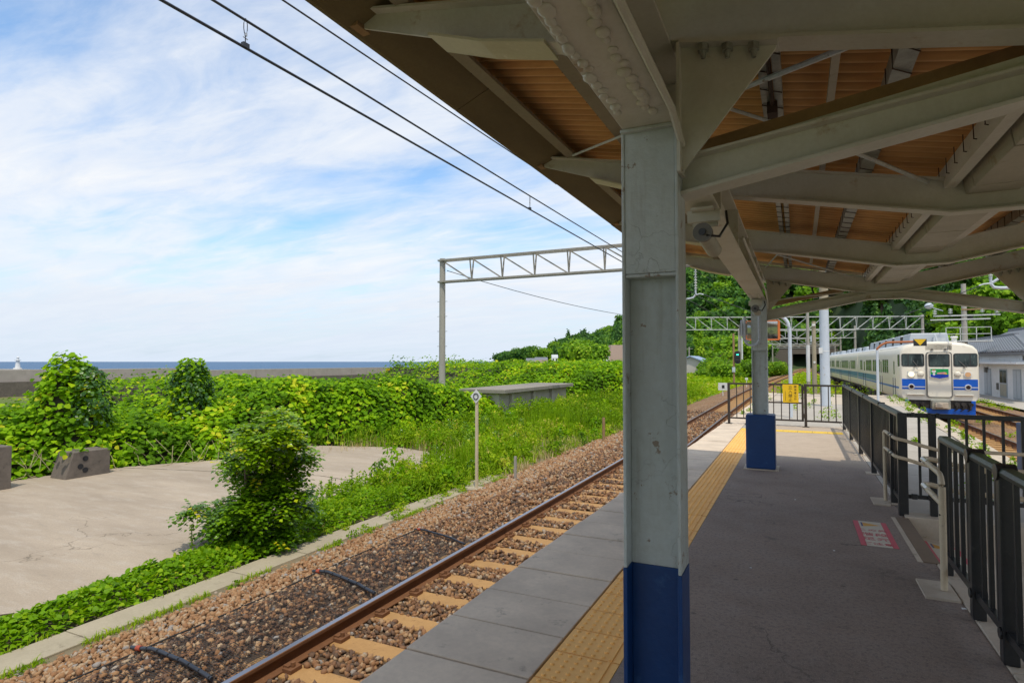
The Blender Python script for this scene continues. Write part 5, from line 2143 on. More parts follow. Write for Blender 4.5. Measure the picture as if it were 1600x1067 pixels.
m.tube([(6.82, 28.8, 5.6), (6.82, 28.8, 6.08)], 0.035, 8)
m.build('hanger', M['silver'], br)
m = MB()
m.tube([(6.82, 28.8, 4.88), (6.83, 28.8, 4.58), (6.92, 28.8, 4.45), (7.1, 28.8, 4.42), (7.6, 28.8, 4.40), (9.3, 28.8, 4.38)], 0.06, 8)
m.tube([(6.84, 28.8, 4.62), (7.15, 28.8, 4.85), (7.6, 28.8, 5.25)], 0.05, 8)
m.tube([(6.84, 28.8, 4.62), (6.6, 28.8, 4.60), (6.45, 28.8, 4.55)], 0.03, 6)
m.tube([(7.62, 28.8, 4.40), (7.62, 28.8, 4.2)], 0.05, 6)
m.build('arm', M['silver'], br, smooth='auto')

# wires
def wire(name, pts, r, label, cat='wire'):
    m = MB()
    m.tube(pts, r, 6)
    o = m.build(name, M['wire'], None)
    return tag(o, label, cat, 'overhead wires')


def sag(a, b, s, n=14):
    a, b = Vector(a), Vector(b)
    return [a.lerp(b, t) - Vector((0, 0, 4 * s * t * (1 - t))) for t in np.linspace(0, 1, n)]


wire('contact_wire', [(-3.5, -12, 3.80), (-3.5, 28.8, 3.81), (T1(60) + 0.1, 60, 3.8), (T1(87) - 0.1, 87, 3.8)], 0.0105, 'lowest of the three overhead wires, the contact wire')
wire('messenger_wire', sag((-3.5, -20, 4.25), (-3.5, 28.8, 4.25), 0.25, 24) + sag((-3.5, 28.8, 4.25), (T1(87), 87, 4.4), 0.4)[1:], 0.0095, 'middle overhead wire carrying the droppers')
wire('feeder_wire', sag((-3.5, -14, 4.05), (-3.5, 28.8, 5.35), 0.25, 24), 0.0075, 'uppermost of the three overhead wires')
for y, lab in ((2.925, 'wire dropper clamped between the two lower wires, nearer one high at left'), (7.91, 'wire dropper clamped between the two lower wires, farther one near the canopy')):
    d = thing('dropper', (-3.5, y, 3.8), lab, 'dropper', 'droppers between the wires')
    m = MB()
    m.box((-3.5, y, 3.818), (0.03, 0.05, 0.035))
    m.build('lower_clamp', M['wire'], d)
    m = MB()
    lo = []
    for k in range(11):
        a = math.pi * 2 * k / 10
        lo.append((-3.5, y + 0.016 * math.sin(a), 3.955 + 0.06 * math.cos(a)))
    m.tube(lo, 0.003, 5)
    m.tube([(-3.5, y, 3.835), (-3.5, y, 3.90)], 0.004, 5)
    m.build('loop', M['wire'], d)
    m = MB()
    m.tube([(-3.5, y - 0.02, 3.875), (-3.5, y + 0.02, 3.87)], 0.004, 5)
    m.box((-3.5, y + 0.004, 3.90), (0.012, 0.016, 0.02))
    m.build('crimp', M['silver'], d)
wire('stay_wire', sag((-17.9, 28.8, 6.75), (-10.5, 70, 6.3), 0.8), 0.02, 'thin wire sagging from the gantry pole towards the hill')
wire('pull_wire', [(-4.0, 28.8, 4.75), (T1(87) + 3.0, 87.5, 6.0)], 0.018, 'pale wire running from the left bracket back to the far gantry')
wire('train_track_wire', sag((6.5, 28.8, 4.55), (T2(92), 92, 5.2), 0.3), 0.018, 'wire running back above the train roof')
wire('yard_wire', sag((16.0, 28.8, 5.2), (T3(92) + 2, 93, 5.9), 0.3), 0.018, 'wire from the right edge back to the far gantry')

# ------------------------------------------------------------------ poles and signs on the platform
mp = thing('mirror_post', (-0.184, 18.72, 0), 'silver gooseneck post holding an orange framed mirror behind the far column', 'mirror')
m = MB()
m.tube([(-0.184, 18.72, 0), (-0.184, 18.72, 2.35)] + arc((-0.184, 18.72, 2.4), (-0.19, 18.72, 2.86), (-0.50, 18.72, 2.90), 8) + [(-1.0, 18.72, 2.92)], 0.05, 12)
m.build('post', M['silver'], mp, smooth='auto')
m = MB()
Vm, Fm = [], []
for i in range(9):
    for j in range(7):
        u, v = i / 4 - 1, j / 3 - 1
        Vm.append((-0.89 + 0.43 * u, 18.60 - 0.016 * (1 - 0.5 * u * u - 0.5 * v * v) + 0.03 * u - 0.015 * v, 2.48 + 0.27 * v))
for i in range(8):
    for j in range(6):
        Fm.append((i * 7 + j, (i + 1) * 7 + j, (i + 1) * 7 + j + 1, i * 7 + j + 1))
m.add(Vm, Fm)
m.build('mirror_face', M['mirror'], mp, smooth=True)
m = MB()
ring = [(-0.89 + 0.43 * a, 18.60, 2.48 + 0.27 * b) for a, b in ((-1, -1), (1, -1), (1, 1), (-1, 1), (-1, -1))]
for a, b in zip(ring[:-1], ring[1:]):
    m.bar(a, b, 0.06, 0.035)
m.prism([(-1.32, 2.21), (-0.46, 2.21), (-0.46, 2.75), (-1.32, 2.75)], 'y', 18.66, 18.68)
m.build('frame', M['orange'], mp)

bp = thing('signal_mast', (0.89, 24.13, 0), 'thick silver painted mast standing on the paved platform end', 'mast')
m = MB()
m.cyl((0.89, 24.13, 0), (0.89, 24.13, 3.43), 0.168, 24, 0, 0.150)
m.build('painted_shaft', M['silver'], bp, smooth='auto')
m = MB()
m.cyl((0.89, 24.13, 3.43), (0.89, 24.13, 9.4), 0.149, 24, 0, 0.12)
m.build('upper_shaft', M['path'], bp, smooth='auto')
m = MB()
m.box((0.76, 23.97, 1.98), (0.12, 0.06, 0.20))
m.cyl((0.89, 24.13, 1.94), (0.89, 24.13, 1.97), 0.163, 24)
m.build('tag_plate', M['white'], bp)
for (x, y, z0, z1, r, mt, lab) in ((0.78, 53.0, -1.2, 5.5, 0.125, 'pole', 'slim concrete pole in the weeds between the tracks'), (0.82, 35.9, -0.9, 3.75, 0.115, 'path', 'tan concrete pole just beyond the platform end')):
    o = thing('line_pole', (x, y, z0), lab, 'pole', 'poles between the tracks')
    m = MB()
    m.cyl((x, y, z0), (x, y, z1), r * 1.1, 12, 0, r * 0.85)
    m.build('shaft', M[mt], o, smooth='auto')
    if r > 0.12:
        m = MB()
        m.cyl((x, y, 0.0), (x, y, 2.9), r * 1.12, 12)
        m.build('white_sleeve', M['white'], o, smooth='auto')
        m = MB()
        m.box((x + 0.25, y, 3.4), (0.12, 0.12, 0.5))
        m.tube([(x, y, 3.0), (x + 0.4, y, 3.05), (x + 0.42, y, 3.6), (x + 0.3, y, 4.1)], 0.03, 6)
        m.build('fitting', M['silver'], o)
    else:
        m = MB()
        m.box((x, y - 0.1, z1 - 0.2), (0.16, 0.1, 0.12))
        m.cyl((x + 0.01, y - 0.13, 1.55), (x + 0.01, y - 0.1, 1.55), 0.06, 10)
        m.build('fitting', M['white'], o)
sp = thing('gooseneck_sign', (2.93, 28.2, 0), 'slim pale post with rusty curved arm holding a yellow triangle sign', 'sign')
m = MB()
m.cyl((2.93, 28.2, -0.02), (2.93, 28.2, 2.05), 0.05, 12)
m.build('post', M['silver'], sp, smooth='auto')
m = MB()
m.tube([(2.93, 28.2, 2.0)] + arc((2.93, 28.2, 2.1), (3.1, 28.2, 2.33), (3.35, 28.2, 2.36), 6) + [(4.3, 28.2, 2.37)], 0.045, 10)
m.build('arm', plain('arm_rust', (0.42, 0.14, 0.05), 0.7), sp, smooth='auto')
m = MB()
m.bx(4.16, 4.60, 28.135, 28.155, 2.20, 2.475)
m.build('back_plate', M['black'], sp)
m = MB()
m.prism([(4.175, 2.468), (4.585, 2.468), (4.38, 2.215)], 'y', 28.128, 28.134)
m.build('yellow_triangle', M['sign_y'], sp)

# boundary marker beside the track
bm_ = thing('marker_sign', (-6.44, 11.63, -1.25), 'white diamond sign with black ring on a slim post', 'sign')
m = MB()
m.bx(-6.469, -6.411, 11.61, 11.655, -1.25, 0.78)
m.build('post', M['beige'], bm_)
m = MB()
m.prism([(-6.44, 0.655), (-6.30, 0.81), (-6.44, 0.965), (-6.58, 0.81)], 'y', 11.59, 11.602)
dp = m.build('diamond_plate', M['white'], bm_)
m = MB()
ro = []
for k in range(25):
    a = 2 * math.pi * k / 24
    ro.append((-6.44 + 0.058 * math.cos(a), 11.585, 0.81 + 0.064 * math.sin(a)))
m.tube(ro, 0.011, 6)
m.build('black_ring', M['black'], dp)
m = MB()
m.bx(-6.75, -6.15, 11.45, 11.85, -1.30, -1.215)
m.build('footing', M['path'], bm_)
st = thing('rusty_stake', (-6.0, 19.77, -1.2), 'short rusty stake at the edge of the weeds beside the ballast', 'stake')
m = MB()
m.cyl((-6.0, 19.77, -1.2), (-6.0, 19.77, -0.33), 0.05, 8)
m.build('shaft', M['brown_steel'], st)
m = MB()
m.bx(-6.12, -5.88, 19.65, 19.89, -1.22, -1.13)
m.build('foot', M['brown_steel'], st)
st = thing('wooden_stake', (-6.25, 10.9, -1.2), 'thin grey stake just in front of the white diamond sign', 'stake')
m = MB()
m.bar((-5.95, 12.6, -1.2), (-5.95, 12.6, -0.62), 0.05, 0.05)
m.build('shaft', M['pole'], st)

# light signal and small lineside posts
sgl = thing('light_signal', (-6.6, 74.5, -1.1), 'railway signal with a lit green lamp on a rusty post', 'signal')
m = MB()
m.cyl((-6.75, 74.5, -1.2), (-6.75, 74.5, 4.9), 0.12, 10)
m.build('post', M['brown_steel'], sgl, smooth='auto')
m = MB()
m.prism(rrect(-6.66, -5.98, 1.32, 2.86, 0.33, 6), 'y', 74.3, 74.38)
hd = m.build('head_plate', M['black'], sgl)
for z, on in ((2.45, True), (2.06, False), (1.68, False)):
    m = MB()
    m.cyl((-6.30, 74.22, z), (-6.30, 74.29, z), 0.13 if on else 0.11, 16)
    m.build('lamp', M['signal_on'] if on else M['rubber'], hd)
    m = MB()
    m.sweep([(-6.30 + 0.15 * math.cos(a), 74.15, z + 0.15 * math.sin(a)) for a in np.linspace(0, math.pi, 9)], [(-0.14, 0), (0.14, 0), (0.14, 0.01), (-0.14, 0.01)], 0, True, (0, 1, 0))
    m.build('hood', M['rubber'], hd)
m = MB()
m.bx(-6.92, -6.58, 74.3, 74.36, 0.35, 0.95)
m.bx(-6.85, -6.65, 74.28, 74.299, 0.45, 0.62)
m.build('number_plate', M['silver'], sgl)
for (px, py0, py1, dd, w, lab) in ((1129.5, 611, 598, 46, 0.34, 'small white board with black square in the bright green meadow'), (1166.5, 597, 590, 62, 0.14, 'tiny white post between the meadow and the track')):
    p0, p1 = at_d(px, py0, dd), at_d(px, py1, dd)
    o = thing('lineside_board', (p0.x, p0.y, -1.25), lab, 'marker post', 'white lineside markers')
    m = MB()
    m.bar((p0.x, p0.y + 0.03, -1.3), (p0.x, p0.y + 0.03, p1.z - 0.05), 0.05, 0.05)
    m.build('post', M['white'], o)
    m = MB()
    m.bx(p0.x - w, p0.x + w, p0.y - 0.02, p0.y, p1.z - w * 1.7, p1.z)
    b = m.build('plate', M['white'], o)
    if w > 0.2:
        m = MB()
        m.bx(p0.x - 0.07, p0.x + 0.13, p0.y - 0.03, p0.y - 0.021, p1.z - 0.42, p1.z - 0.18)
        m.build('black_square', M['black'], b)

# concrete pole with crossarms behind the train
up = thing('utility_pole', (11.7, 56.6, -1.1), 'concrete pole with crossarms, lamps and a small railed platform behind the train', 'utility pole')
m = MB()
m.cyl((11.7, 56.6, -1.1), (11.7, 56.6, 7.6), 0.22, 14, 0, 0.16)
m.build('shaft', M['pole'], up, smooth='auto')
for z, a, b in ((5.15, -2.0, 2.2), (4.85, -2.2, 1.6), (5.6, -0.2, 1.4)):
    m = MB()
    m.bar((11.7 + a, 56.45, z), (11.7 + b, 56.45, z), 0.09, 0.10)
    m.build('crossarm', M['truss_l'] if z < 5.5 else M['brown_steel'], up)
for dx, z in ((-1.9, 5.25), (-0.9, 5.3), (1.1, 5.35), (2.0, 5.25)):
    m = MB()
    insulator(m, (11.7 + dx, 56.45, z), (11.7 + dx, 56.45, z + 0.4), 0.14, 3)
    m.build('insulator', M['insul'], up)
for dx in (-2.3, 2.6):
    m = MB()
    m.ball((11.7 + dx, 56.3, 5.95), 0.30, 12, 8, (1, 1, 0.8))
    m.bar((11.7 + dx * 0.6, 56.4, 5.55), (11.7 + dx, 56.3, 5.9), 0.05, 0.05)
    m.build('lamp_head', M['silver'], up, smooth='auto')
m = MB()
m.bx(10.3, 13.3, 55.9, 57.3, 3.1, 3.2)
for x in (10.4, 11.3, 12.3, 13.2):
    m.bar((x, 55.95, 3.2), (x, 55.95, 4.2), 0.05, 0.05)
m.bar((10.4, 55.95, 4.2), (13.2, 55.95, 4.2), 0.05, 0.05)
m.bar((10.4, 55.95, 3.7), (13.2, 55.95, 3.7), 0.05, 0.05)
m.build('railed_platform', M['truss_l'], up)

# ------------------------------------------------------------------ station building on the right
bl = thing('station_building', (16.5, 62, -1.05), 'white station building with grey tiled hip roof and grey doors', 'building')
WX = 13.48
m = MB()
m.prism([(WX, 49.2), (18.5, 73.0), (18.5, 108.0), (WX, 84.0)], 'z', -1.1, 2.06)
m.build('wall', M['wallw'], bl)
m = MB()
m.bx(WX - 0.75, WX - 0.002, 48.8, 84.0, 1.42, 1.56)
m.build('awning', M['wallw'], bl)
ANG = 14.5 / 3.07                                     # the end wall runs askew to the tracks
c0, A, c1 = (WX - 0.55, 46.5, 2.20), (16.0, 61.0, 3.62), (19.07, 75.5, 2.20)
c3, B, c2 = (WX - 0.55, 84.0, 2.20), (16.0, 98.5, 3.62), (19.07, 113.0, 2.20)
rf = MB()
dn = lambda p: (p[0], p[1], p[2] - 0.14)
rf.add([c0, A, c1, c2, B, c3], [(0, 1, 4, 5), (1, 2, 3, 4)])
rf.add([dn(c0), dn(A), dn(c1), dn(c2), dn(B), dn(c3)], [(5, 4, 1, 0), (4, 3, 2, 1)])
for p, q in ((c0, A), (A, c1), (c1, c2), (c2, B), (B, c3), (c3, c0)):
    rf.add([p, q, dn(q), dn(p)], [(0, 1, 2, 3)])
roof = rf.build('roof', M['slate'], bl)
m = MB()
gx0, gx1 = WX + 0.01, 18.5
m.add([(gx0, 46.5 + (gx0 - c0[0]) * ANG + 0.6, 1.9), (gx1, 46.5 + (gx1 - c0[0]) * ANG + 0.6, 1.9), (16.0, 61.6, 3.45)], [(0, 1, 2)])
m.build('gable', M['wallw'], bl)
up3 = lambda p, d: (p[0], p[1], p[2] + d)
rolls = MB()
y = 46.9
while y < 84:
    for (e0, e1) in ((c0, A),):
        rolls.sweep([(e0[0], y, e0[2] + 0.03), (e1[0], y + (e1[1] - e0[1]), e1[2] + 0.03)], [(-0.15, 0), (-0.09, 0.12), (0.09, 0.12), (0.15, 0)], 0, True)
    y += 0.62
rolls.build('tile_roll', M['slate'], roof, kind='stuff')
m = MB()
m.bar(up3(A, 0.12), up3(B, 0.12), 0.35, 0.3)
m.bar(up3(c0, 0.06), up3(A, 0.08), 0.28, 0.2)
m.build('ridge_cap', M['slate'], roof)
def bld_y(px):
    return at_z(px, 0, EYE) if False else (Vector((0, 0, EYE)) + sight(px, 590) * (WX / sight(px, 590).x)).y
for k, (xa, xb, glass) in enumerate(((1538.5, 1549, False), (1562.5, 1574, True), (1583.5, 1596, False))):
    y1, y0 = bld_y(xa), bld_y(xb)
    m = MB()
    m.bx(WX - 0.035, WX - 0.003, y0, y1, -1.0, 1.05)
    d = m.build('door', M['doorg'], bl)
    ym_ = (y0 + y1) / 2
    m = MB()
    if glass:
        for a, b in ((y0 + 0.12, ym_ - 0.06), (ym_ + 0.06, y1 - 0.12)):
            m.bx(WX - 0.05, WX - 0.036, a, b, 0.05, 0.95)
        m.build('pane', M['glass'], bl, None) if False else m.build('pane', M['glass'], d)
        m = MB()
        m.bx(WX - 0.048, WX - 0.036, y0 + 0.12, y1 - 0.12, -0.9, -0.05)
        m.build('lower_panel', M['gutter'], d)
    else:
        for a, b in ((y0 + 0.1, ym_ - 0.07), (ym_ + 0.07, y1 - 0.1)):
            m.bx(WX - 0.05, WX - 0.036, a, b, -0.9, 0.95)
        m.build('door_leaf', plain('door_leaf', (0.52, 0.57, 0.60), 0.5), d)
for ya, yb, z0, z1 in ((49.4, 50.2, 1.62, 2.0), (69, 70.4, 0.0, 1.0)):
    m = MB()
    m.bx(WX - 0.03, WX - 0.003, ya, yb, z0, z1)
    w = m.build('window', M['doorg'], bl)
    m = MB()
    m.bx(WX - 0.042, WX - 0.031, ya + 0.08, yb - 0.08, z0 + 0.06, z1 - 0.06)
    m.build('pane', M['glass'], w)
m = MB()
m.bx(WX - 0.2, WX - 0.003, 58.2, 58.6, 0.75, 1.15)
m.bx(WX - 0.12, WX - 0.003, 55.6, 55.8, -0.5, 0.0)
m.build('meter_box', M['frame_m'], bl)
b2 = thing('rear_building', (24, 75, -1.0), 'dark tiled roof behind the station building', 'building')
m = MB()
m.bx(19.5, 28, 62, 92, -1.0, 3.2)
m.build('wall', M['wallw'], b2)
m = MB()
m.prism([(19.0, 3.2), (28.5, 3.2), (23.7, 5.35)], 'y', 61.5, 92.5)
m.build('roof', M['slate'], b2)
m = MB()
m.bar((23.7, 61.4, 5.42), (23.7, 92.6, 5.42), 0.4, 0.3)
m.build('ridge_cap', M['slate'], b2)
sheet('station_yard', [(11.2, -8), (30, -8), (30, 100), (11.2, 100)], -1.06, M['concrete'], kind='structure')

# ------------------------------------------------------------------ tunnel
tn = thing('tunnel_portal', (3.5, 262, -1.1), 'concrete tunnel portal with dark mouth at the end of the tracks', 'tunnel')
m = MB()
m.bx(-16, -1.6, 262, 263.5, -1.3, 7.6)
m.bx(8.6, 24, 262, 263.5, -1.3, 7.6)
m.bx(-1.6, 8.6, 262.01, 263.49, 4.6, 7.6)
m.build('wall', M['block'], tn)
m = MB()
m.bx(-1.58, 8.58, 275, 276, -1.3, 4.6)
m.bx(-1.6, -1.58, 263.5, 276, -1.3, 4.6)
m.bx(8.58, 8.6, 263.5, 276, -1.3, 4.6)
m.bx(-1.6, 8.6, 263.5, 276, 4.6, 4.7)
m.build('tunnel_mouth', M['tunnel'], tn)
m = MB()
m.bx(-16.5, 24.5, 261.6, 263.8, 7.6, 8.1)
m.build('coping', M['concrete'], tn)

# ------------------------------------------------------------------ houses, breakwater, lighthouse
h = thing('house', (-16.6, 114, -1.2), 'low tan house with pale blue roof beyond the meadow', 'house')
m = MB()
m.prism([(-22.3, -1.3), (-13.0, -1.3), (-13.0, 0.55), (-17.6, 2.4), (-22.3, 0.55)], 'y', 112, 122)
m.build('wall', M['tan'], h)
m = MB()
for P in ([(-12.4, 0.42), (-12.4, 0.57), (-17.6, 2.66), (-17.6, 2.48)], [(-22.9, 0.42), (-22.9, 0.57), (-17.6, 2.665), (-17.6, 2.485)]):
    m.prism(P, 'y', 111.5, 122.5)
m.build('roof', M['blueroof'], h)
m = MB()
m.prism([(-23.0, -1.3), (-18.5, -1.3), (-18.5, -0.1), (-20.7, 0.35), (-23.0, -0.1)], 'y', 108, 111.4)
m.build('porch', M['blueroof'], h)

def box_house(px0, px1, py0, py1, dist, wall, roofm, label, cat='house', rise=0.35):
    a, b = at_d(px0, py1, dist), at_d(px1, py1, dist)
    z1 = at_d(px0, py0, dist).z
    o = thing('distant_house', ((a.x + b.x) / 2, (a.y + b.y) / 2, a.z), label, cat, 'houses by the headland')
    w = (b - a).length
    d = Vector((-(b - a).y, (b - a).x, 0)).normalized() * w * 0.8
    zz = a.z - 4
    q = [a, b, b + d, a + d]
    m = MB()
    m.prism([(p.x, p.y) for p in q], 'z', zz, z1 - (z1 - a.z) * rise)
    m.build('wall', M[wall], o)
    m = MB()
    zr = z1 - (z1 - a.z) * rise
    c0, c1 = (a + d / 2), (b + d / 2)
    m.add([(a.x, a.y, zr), (b.x, b.y, zr), (b.x + d.x, b.y + d.y, zr), (a.x + d.x, a.y + d.y, zr), (c0.x, c0.y, z1), (c1.x, c1.y, z1)], [(0, 1, 5, 4), (2, 3, 4, 5), (0, 4, 3), (1, 2, 5)])
    m.build('roof', M[roofm], o)
    m = MB()
    n = max(2, int(w / 3))
    for k in range(n):
        p = a.lerp(b, (k + 0.3) / n)
        p2 = a.lerp(b, (k + 0.7) / n)
        e = Vector((d.y, -d.x, 0)).normalized()
        e = -d.normalized() * 0.05
        h0 = a.z + (zr - a.z) * 0.3
        h1 = a.z + (zr - a.z) * 0.75
        m.add([(p.x + e.x, p.y + e.y, h0), (p2.x + e.x, p2.y + e.y, h0), (p2.x + e.x, p2.y + e.y, h1), (p.x + e.x, p.y + e.y, h1)], [(0, 1, 2, 3)])
    m.build('window', M['glass'], o, kind='stuff')
    return o


box_house(822, 840, 559.5, 570, 330, 'tan', 'slate', 'dark roofed house at the foot of the headland, leftmost one')
box_house(836, 856, 558, 570, 345, 'pinkwall', 'slate', 'dark roofed house with reddish wall at the foot of the headland')
box_house(862, 872, 554, 566, 350, 'wallw', 'unit', 'pale house just below the wooded headland slope')
box_house(934, 952, 553, 562, 300, 'wallw', 'orange', 'small orange roofed house below the salmon building')
pk = thing('salmon_building', (0, 0, 0), 'flat roofed salmon coloured building before the wooded slope', 'building')
a, b = at_d(945, 556, 310), at_d(985, 556, 310)
pk.location = a
ORIGIN[pk.name] = tuple(a)
d = Vector((-(b - a).y, (b - a).x, 0)).normalized() * 9
m = MB()
zA, zB = at_d(945, 547, 310).z, at_d(960, 539, 310).z
q = [a, b, b + d, a + d]
m.prism([(p.x, p.y) for p in q], 'z', a.z - 6, zA)
m.build('wall', M['pinkwall'], pk)
m = MB()
a2, b2 = a.lerp(b, 0.24), a.lerp(b, 0.72)
a2 = a2 - d * 0.02
b2 = b2 - d * 0.02
m.prism([(p.x, p.y) for p in (a2, b2, b2 + d * 0.9, a2 + d * 0.9)], 'z', a.z - 6, zB)
m.build('stair_tower', M['pinkwall'], pk)
m = MB()
e = -d.normalized() * 0.06
for t in (0.03, 0.12, 0.78, 0.88):
    p, p2 = a.lerp(b, t), a.lerp(b, t + 0.06)
    h0, h1 = a.z + 0.5, a.z + 1.7
    m.add([(p.x + e.x, p.y + e.y, h0), (p2.x + e.x, p2.y + e.y, h0), (p2.x + e.x, p2.y + e.y, h1), (p.x + e.x, p.y + e.y, h1)], [(0, 1, 2, 3)])
m.build('window', M['glass'], pk, kind='stuff')

for (ya, yb, zt_, th, lab) in ((-20, 43.5, 0.86, 2.2, 'long pale breakwater wall in front of the sea, left section'), (45.2, 95, 0.62, 1.2, 'long breakwater wall in front of the sea, middle section'), (95.2, 150, 0.36, 1.2, 'breakwater wall farther off towards the headland')):
    o = thing('breakwater', (-62, (ya + yb) / 2, -3), lab, 'breakwater', 'breakwater sections')
    y = ya
    while y < yb - 0.1:
        L = min(9.0, yb - y)
        m = MB()
        m.bx(-62 - th, -62, y + 0.03, y + L - 0.03, -6, zt_ + random.uniform(-0.02, 0.02))
        m.build('wall_block', M['concrete'], o)
        y += L
    m = MB()
    m.bx(-61.99, -58.5, ya, yb, -6, zt_ - 0.95)
    m.build('lower_step', M['block'], o)
# painted panels on the far wall
for (xa, xb, cols, lab) in ((603, 622, ('sign_y', 'orange', 'cyan', 'white'), 'bright painted panel on the breakwater wall, left one'), (676, 690, ('pink', 'cyan', 'white'), 'bright painted panel on the breakwater wall, beside the gantry pole')):
    ya = (Vector((0, 0, EYE)) + sight(xa, 575) * (-61.9 / sight(xa, 575).x)).y
    yb = (Vector((0, 0, EYE)) + sight(xb, 575) * (-61.9 / sight(xb, 575).x)).y
    o = thing('wall_painting', (-61.9, ya, 0), lab, 'painted panel', 'paintings on the breakwater')
    n = len(cols)
    for k, c in enumerate(cols):
        m = MB()
        u0, u1 = ya + (yb - ya) * k / n, ya + (yb - ya) * (k + 1) / n
        m.prism([(u0, -0.45), (u1, -0.45), (u1 + 0.5, 0.48), (u0 + 0.2, 0.48)], 'x', -61.985 - 0.0, -61.9 + 0.002 * k)
        m.build('colour_field', M[c], o)
lh = thing('lighthouse', (0, 0, 0), 'small white lighthouse on the breakwater out at sea', 'lighthouse')
p = at_d(27.5, 577, 300)
lh.location = p
ORIGIN[lh.name] = tuple(p)
m = MB()
m.cyl((p.x, p.y, -5.3), (p.x, p.y, p.z + 0.8), 2.2, 14, 0, 1.7)
m.cyl((p.x, p.y, p.z + 0.8), (p.x, p.y, p.z + 4.4), 1.15, 14, 0, 0.75)
m.build('tower', M['white'], lh, smooth='auto')
m = MB()
m.cyl((p.x, p.y, p.z + 4.4), (p.x, p.y, p.z + 4.7), 1.35, 14)
m.cyl((p.x, p.y, p.z + 4.7), (p.x, p.y, p.z + 6.0), 0.55, 12)
m.cyl((p.x, p.y, p.z + 6.0), (p.x, p.y, p.z + 6.5), 0.75, 12, 0, 0.1)
m.build('lantern', M['white'], lh, smooth='auto')
m = MB()
q = at_d(-60, 577, 300)
m.bx(q.x - 40, p.x + 6, p.y - 3, p.y + 3, -6, p.z + 0.1)
o = m.build('outer_mole', M['concrete'])
tag(o, 'distant mole carrying the small white lighthouse', 'mole')

# concrete remains at the edge of the yard
blk = thing('anchor_block', (-15.9, 8.8, -1.25), 'grey concrete block with three holes under the vines', 'concrete block')
m = MB()
m.prism([(8.32, -1.26), (9.36, -1.26), (9.36, -0.62), (8.50, -0.62)], 'x', -16.5, -15.86)
bb = m.build('block_body', M['block'], blk, bevel=0.02)
for y, z in ((8.77, -0.80), (8.66, -0.98), (8.77, -1.08)):
    m = MB()
    m.cyl((-15.9, y, z), (-15.852, y, z), 0.065, 14)
    m.build('hole', M['tunnel'], bb)
lw = thing('wall_stub', (-16.0, 6.6, -1.25), 'dark concrete wall stub at the left edge under the vines', 'wall')
m = MB()
m.bx(-16.4, -15.9, 5.2, 7.26, -1.26, -0.30)
m.build('wall_body', M['block'], lw, bevel=0.02)
# disused platform among the weeds
op = thing('old_platform', (-12.3, 28, -1.3), 'disused concrete platform edge half buried in vines', 'platform')
m = MB()
m.bx(-14.6, -12.15, 24.6, 33.9, 0.10, 0.285)
m.build('deck_slab', worn('old_deck', (0.30, 0.265, 0.22), (0.17, 0.15, 0.12), (0.10, 0.11, 0.06), 1.5, 20, 0.95, 0.5), op, bevel=0.02)
m = MB()
m.bx(-14.4, -12.55, 24.8, 33.7, -1.3, 0.098)
m.build('face_wall', M['concrete'], op)
for y in np.arange(26, 33.6, 2.6):
    m = MB()
    m.bx(-12.549, -12.40, y - 0.13, y + 0.13, -1.3, 0.098)
    m.build('rib', M['concrete'], op)

# ------------------------------------------------------------------ the wooded hill
HA = [-30, -27, -24.5, -22.6, -21.5, -20, -17.5, -14.9, -11.5, -8.6, -4, 0, 2.5, 4.5, 7.0, 10, 13, 20, 30, 62]
HR0 = [560, 540, 470, 440, 380, 345, 335, 325, 280, 245, 245, 264, 266, 236, 190, 145, 115, 112, 100, 100]
HR1 = [640, 640, 590, 570, 560, 550, 535, 510, 470, 440, 440, 450, 440, 400, 350, 330, 320, 310, 300, 300]
HH = [-1, 0, 2, 4, 9, 15, 20, 27, 50, 78, 100, 112, 112, 106, 98, 95, 95, 95, 90, 80]


def hill_z(az, r):
    r0, r1, h = np.interp(az, HA, HR0), np.interp(az, HA, HR1), np.interp(az, HA, HH)
    t = np.clip((r - r0) / (r1 - r0), 0, 1.35)
    t = np.where(t < 1, t ** 0.92, 1 - (t - 1) * 0.8)
    x, y = r * np.sin(np.radians(az)), r * np.cos(np.radians(az))
    return -1.33 + (h + 1.3) * t + 8 * t * (fbm(x / 60, y / 60, 3) - 0.5) * 2 * (h > 25)


az = np.arange(-30, 62.1, 0.75)
tt = np.linspace(-0.02, 1.35, 40)
A2, T2_ = np.meshgrid(az, tt, indexing='ij')
r0 = np.interp(A2, HA, HR0)
r1 = np.interp(A2, HA, HR1)
Rr = r0 + (r1 - r0) * T2_
Zh = hill_z(A2, Rr)
Zh[:, 0] = -2
Vh = np.stack([Rr * np.sin(np.radians(A2)), Rr * np.cos(np.radians(A2)), Zh], -1).reshape(-1, 3)
na, nt_ = A2.shape
i, j = np.meshgrid(np.arange(na - 1), np.arange(nt_ - 1), indexing='ij')
Fh = np.stack([i * nt_ + j, i * nt_ + j + 1, (i + 1) * nt_ + j + 1, (i + 1) * nt_ + j], -1).reshape(-1, 4)
M['hill'] = worn('forest_floor', (0.045, 0.075, 0.02), (0.025, 0.045, 0.012), None, 0.1, 1.5, 0.95, 0.5)
np_mesh('hill', Vh, Fh, M['hill'], smooth=True, kind='structure')

# crown variants, sharing mesh data
CV = {}


def variant(key, blobs, per, size, mat, f=0.74, **k):
    V, F, R_ = crown_mesh(blobs, per, size, f, **k)
    o = np_mesh('crown', V, F, mat, None, R_)
    me = o.data
    bpy.data.objects.remove(o)
    CV.setdefault(key, []).append(me)


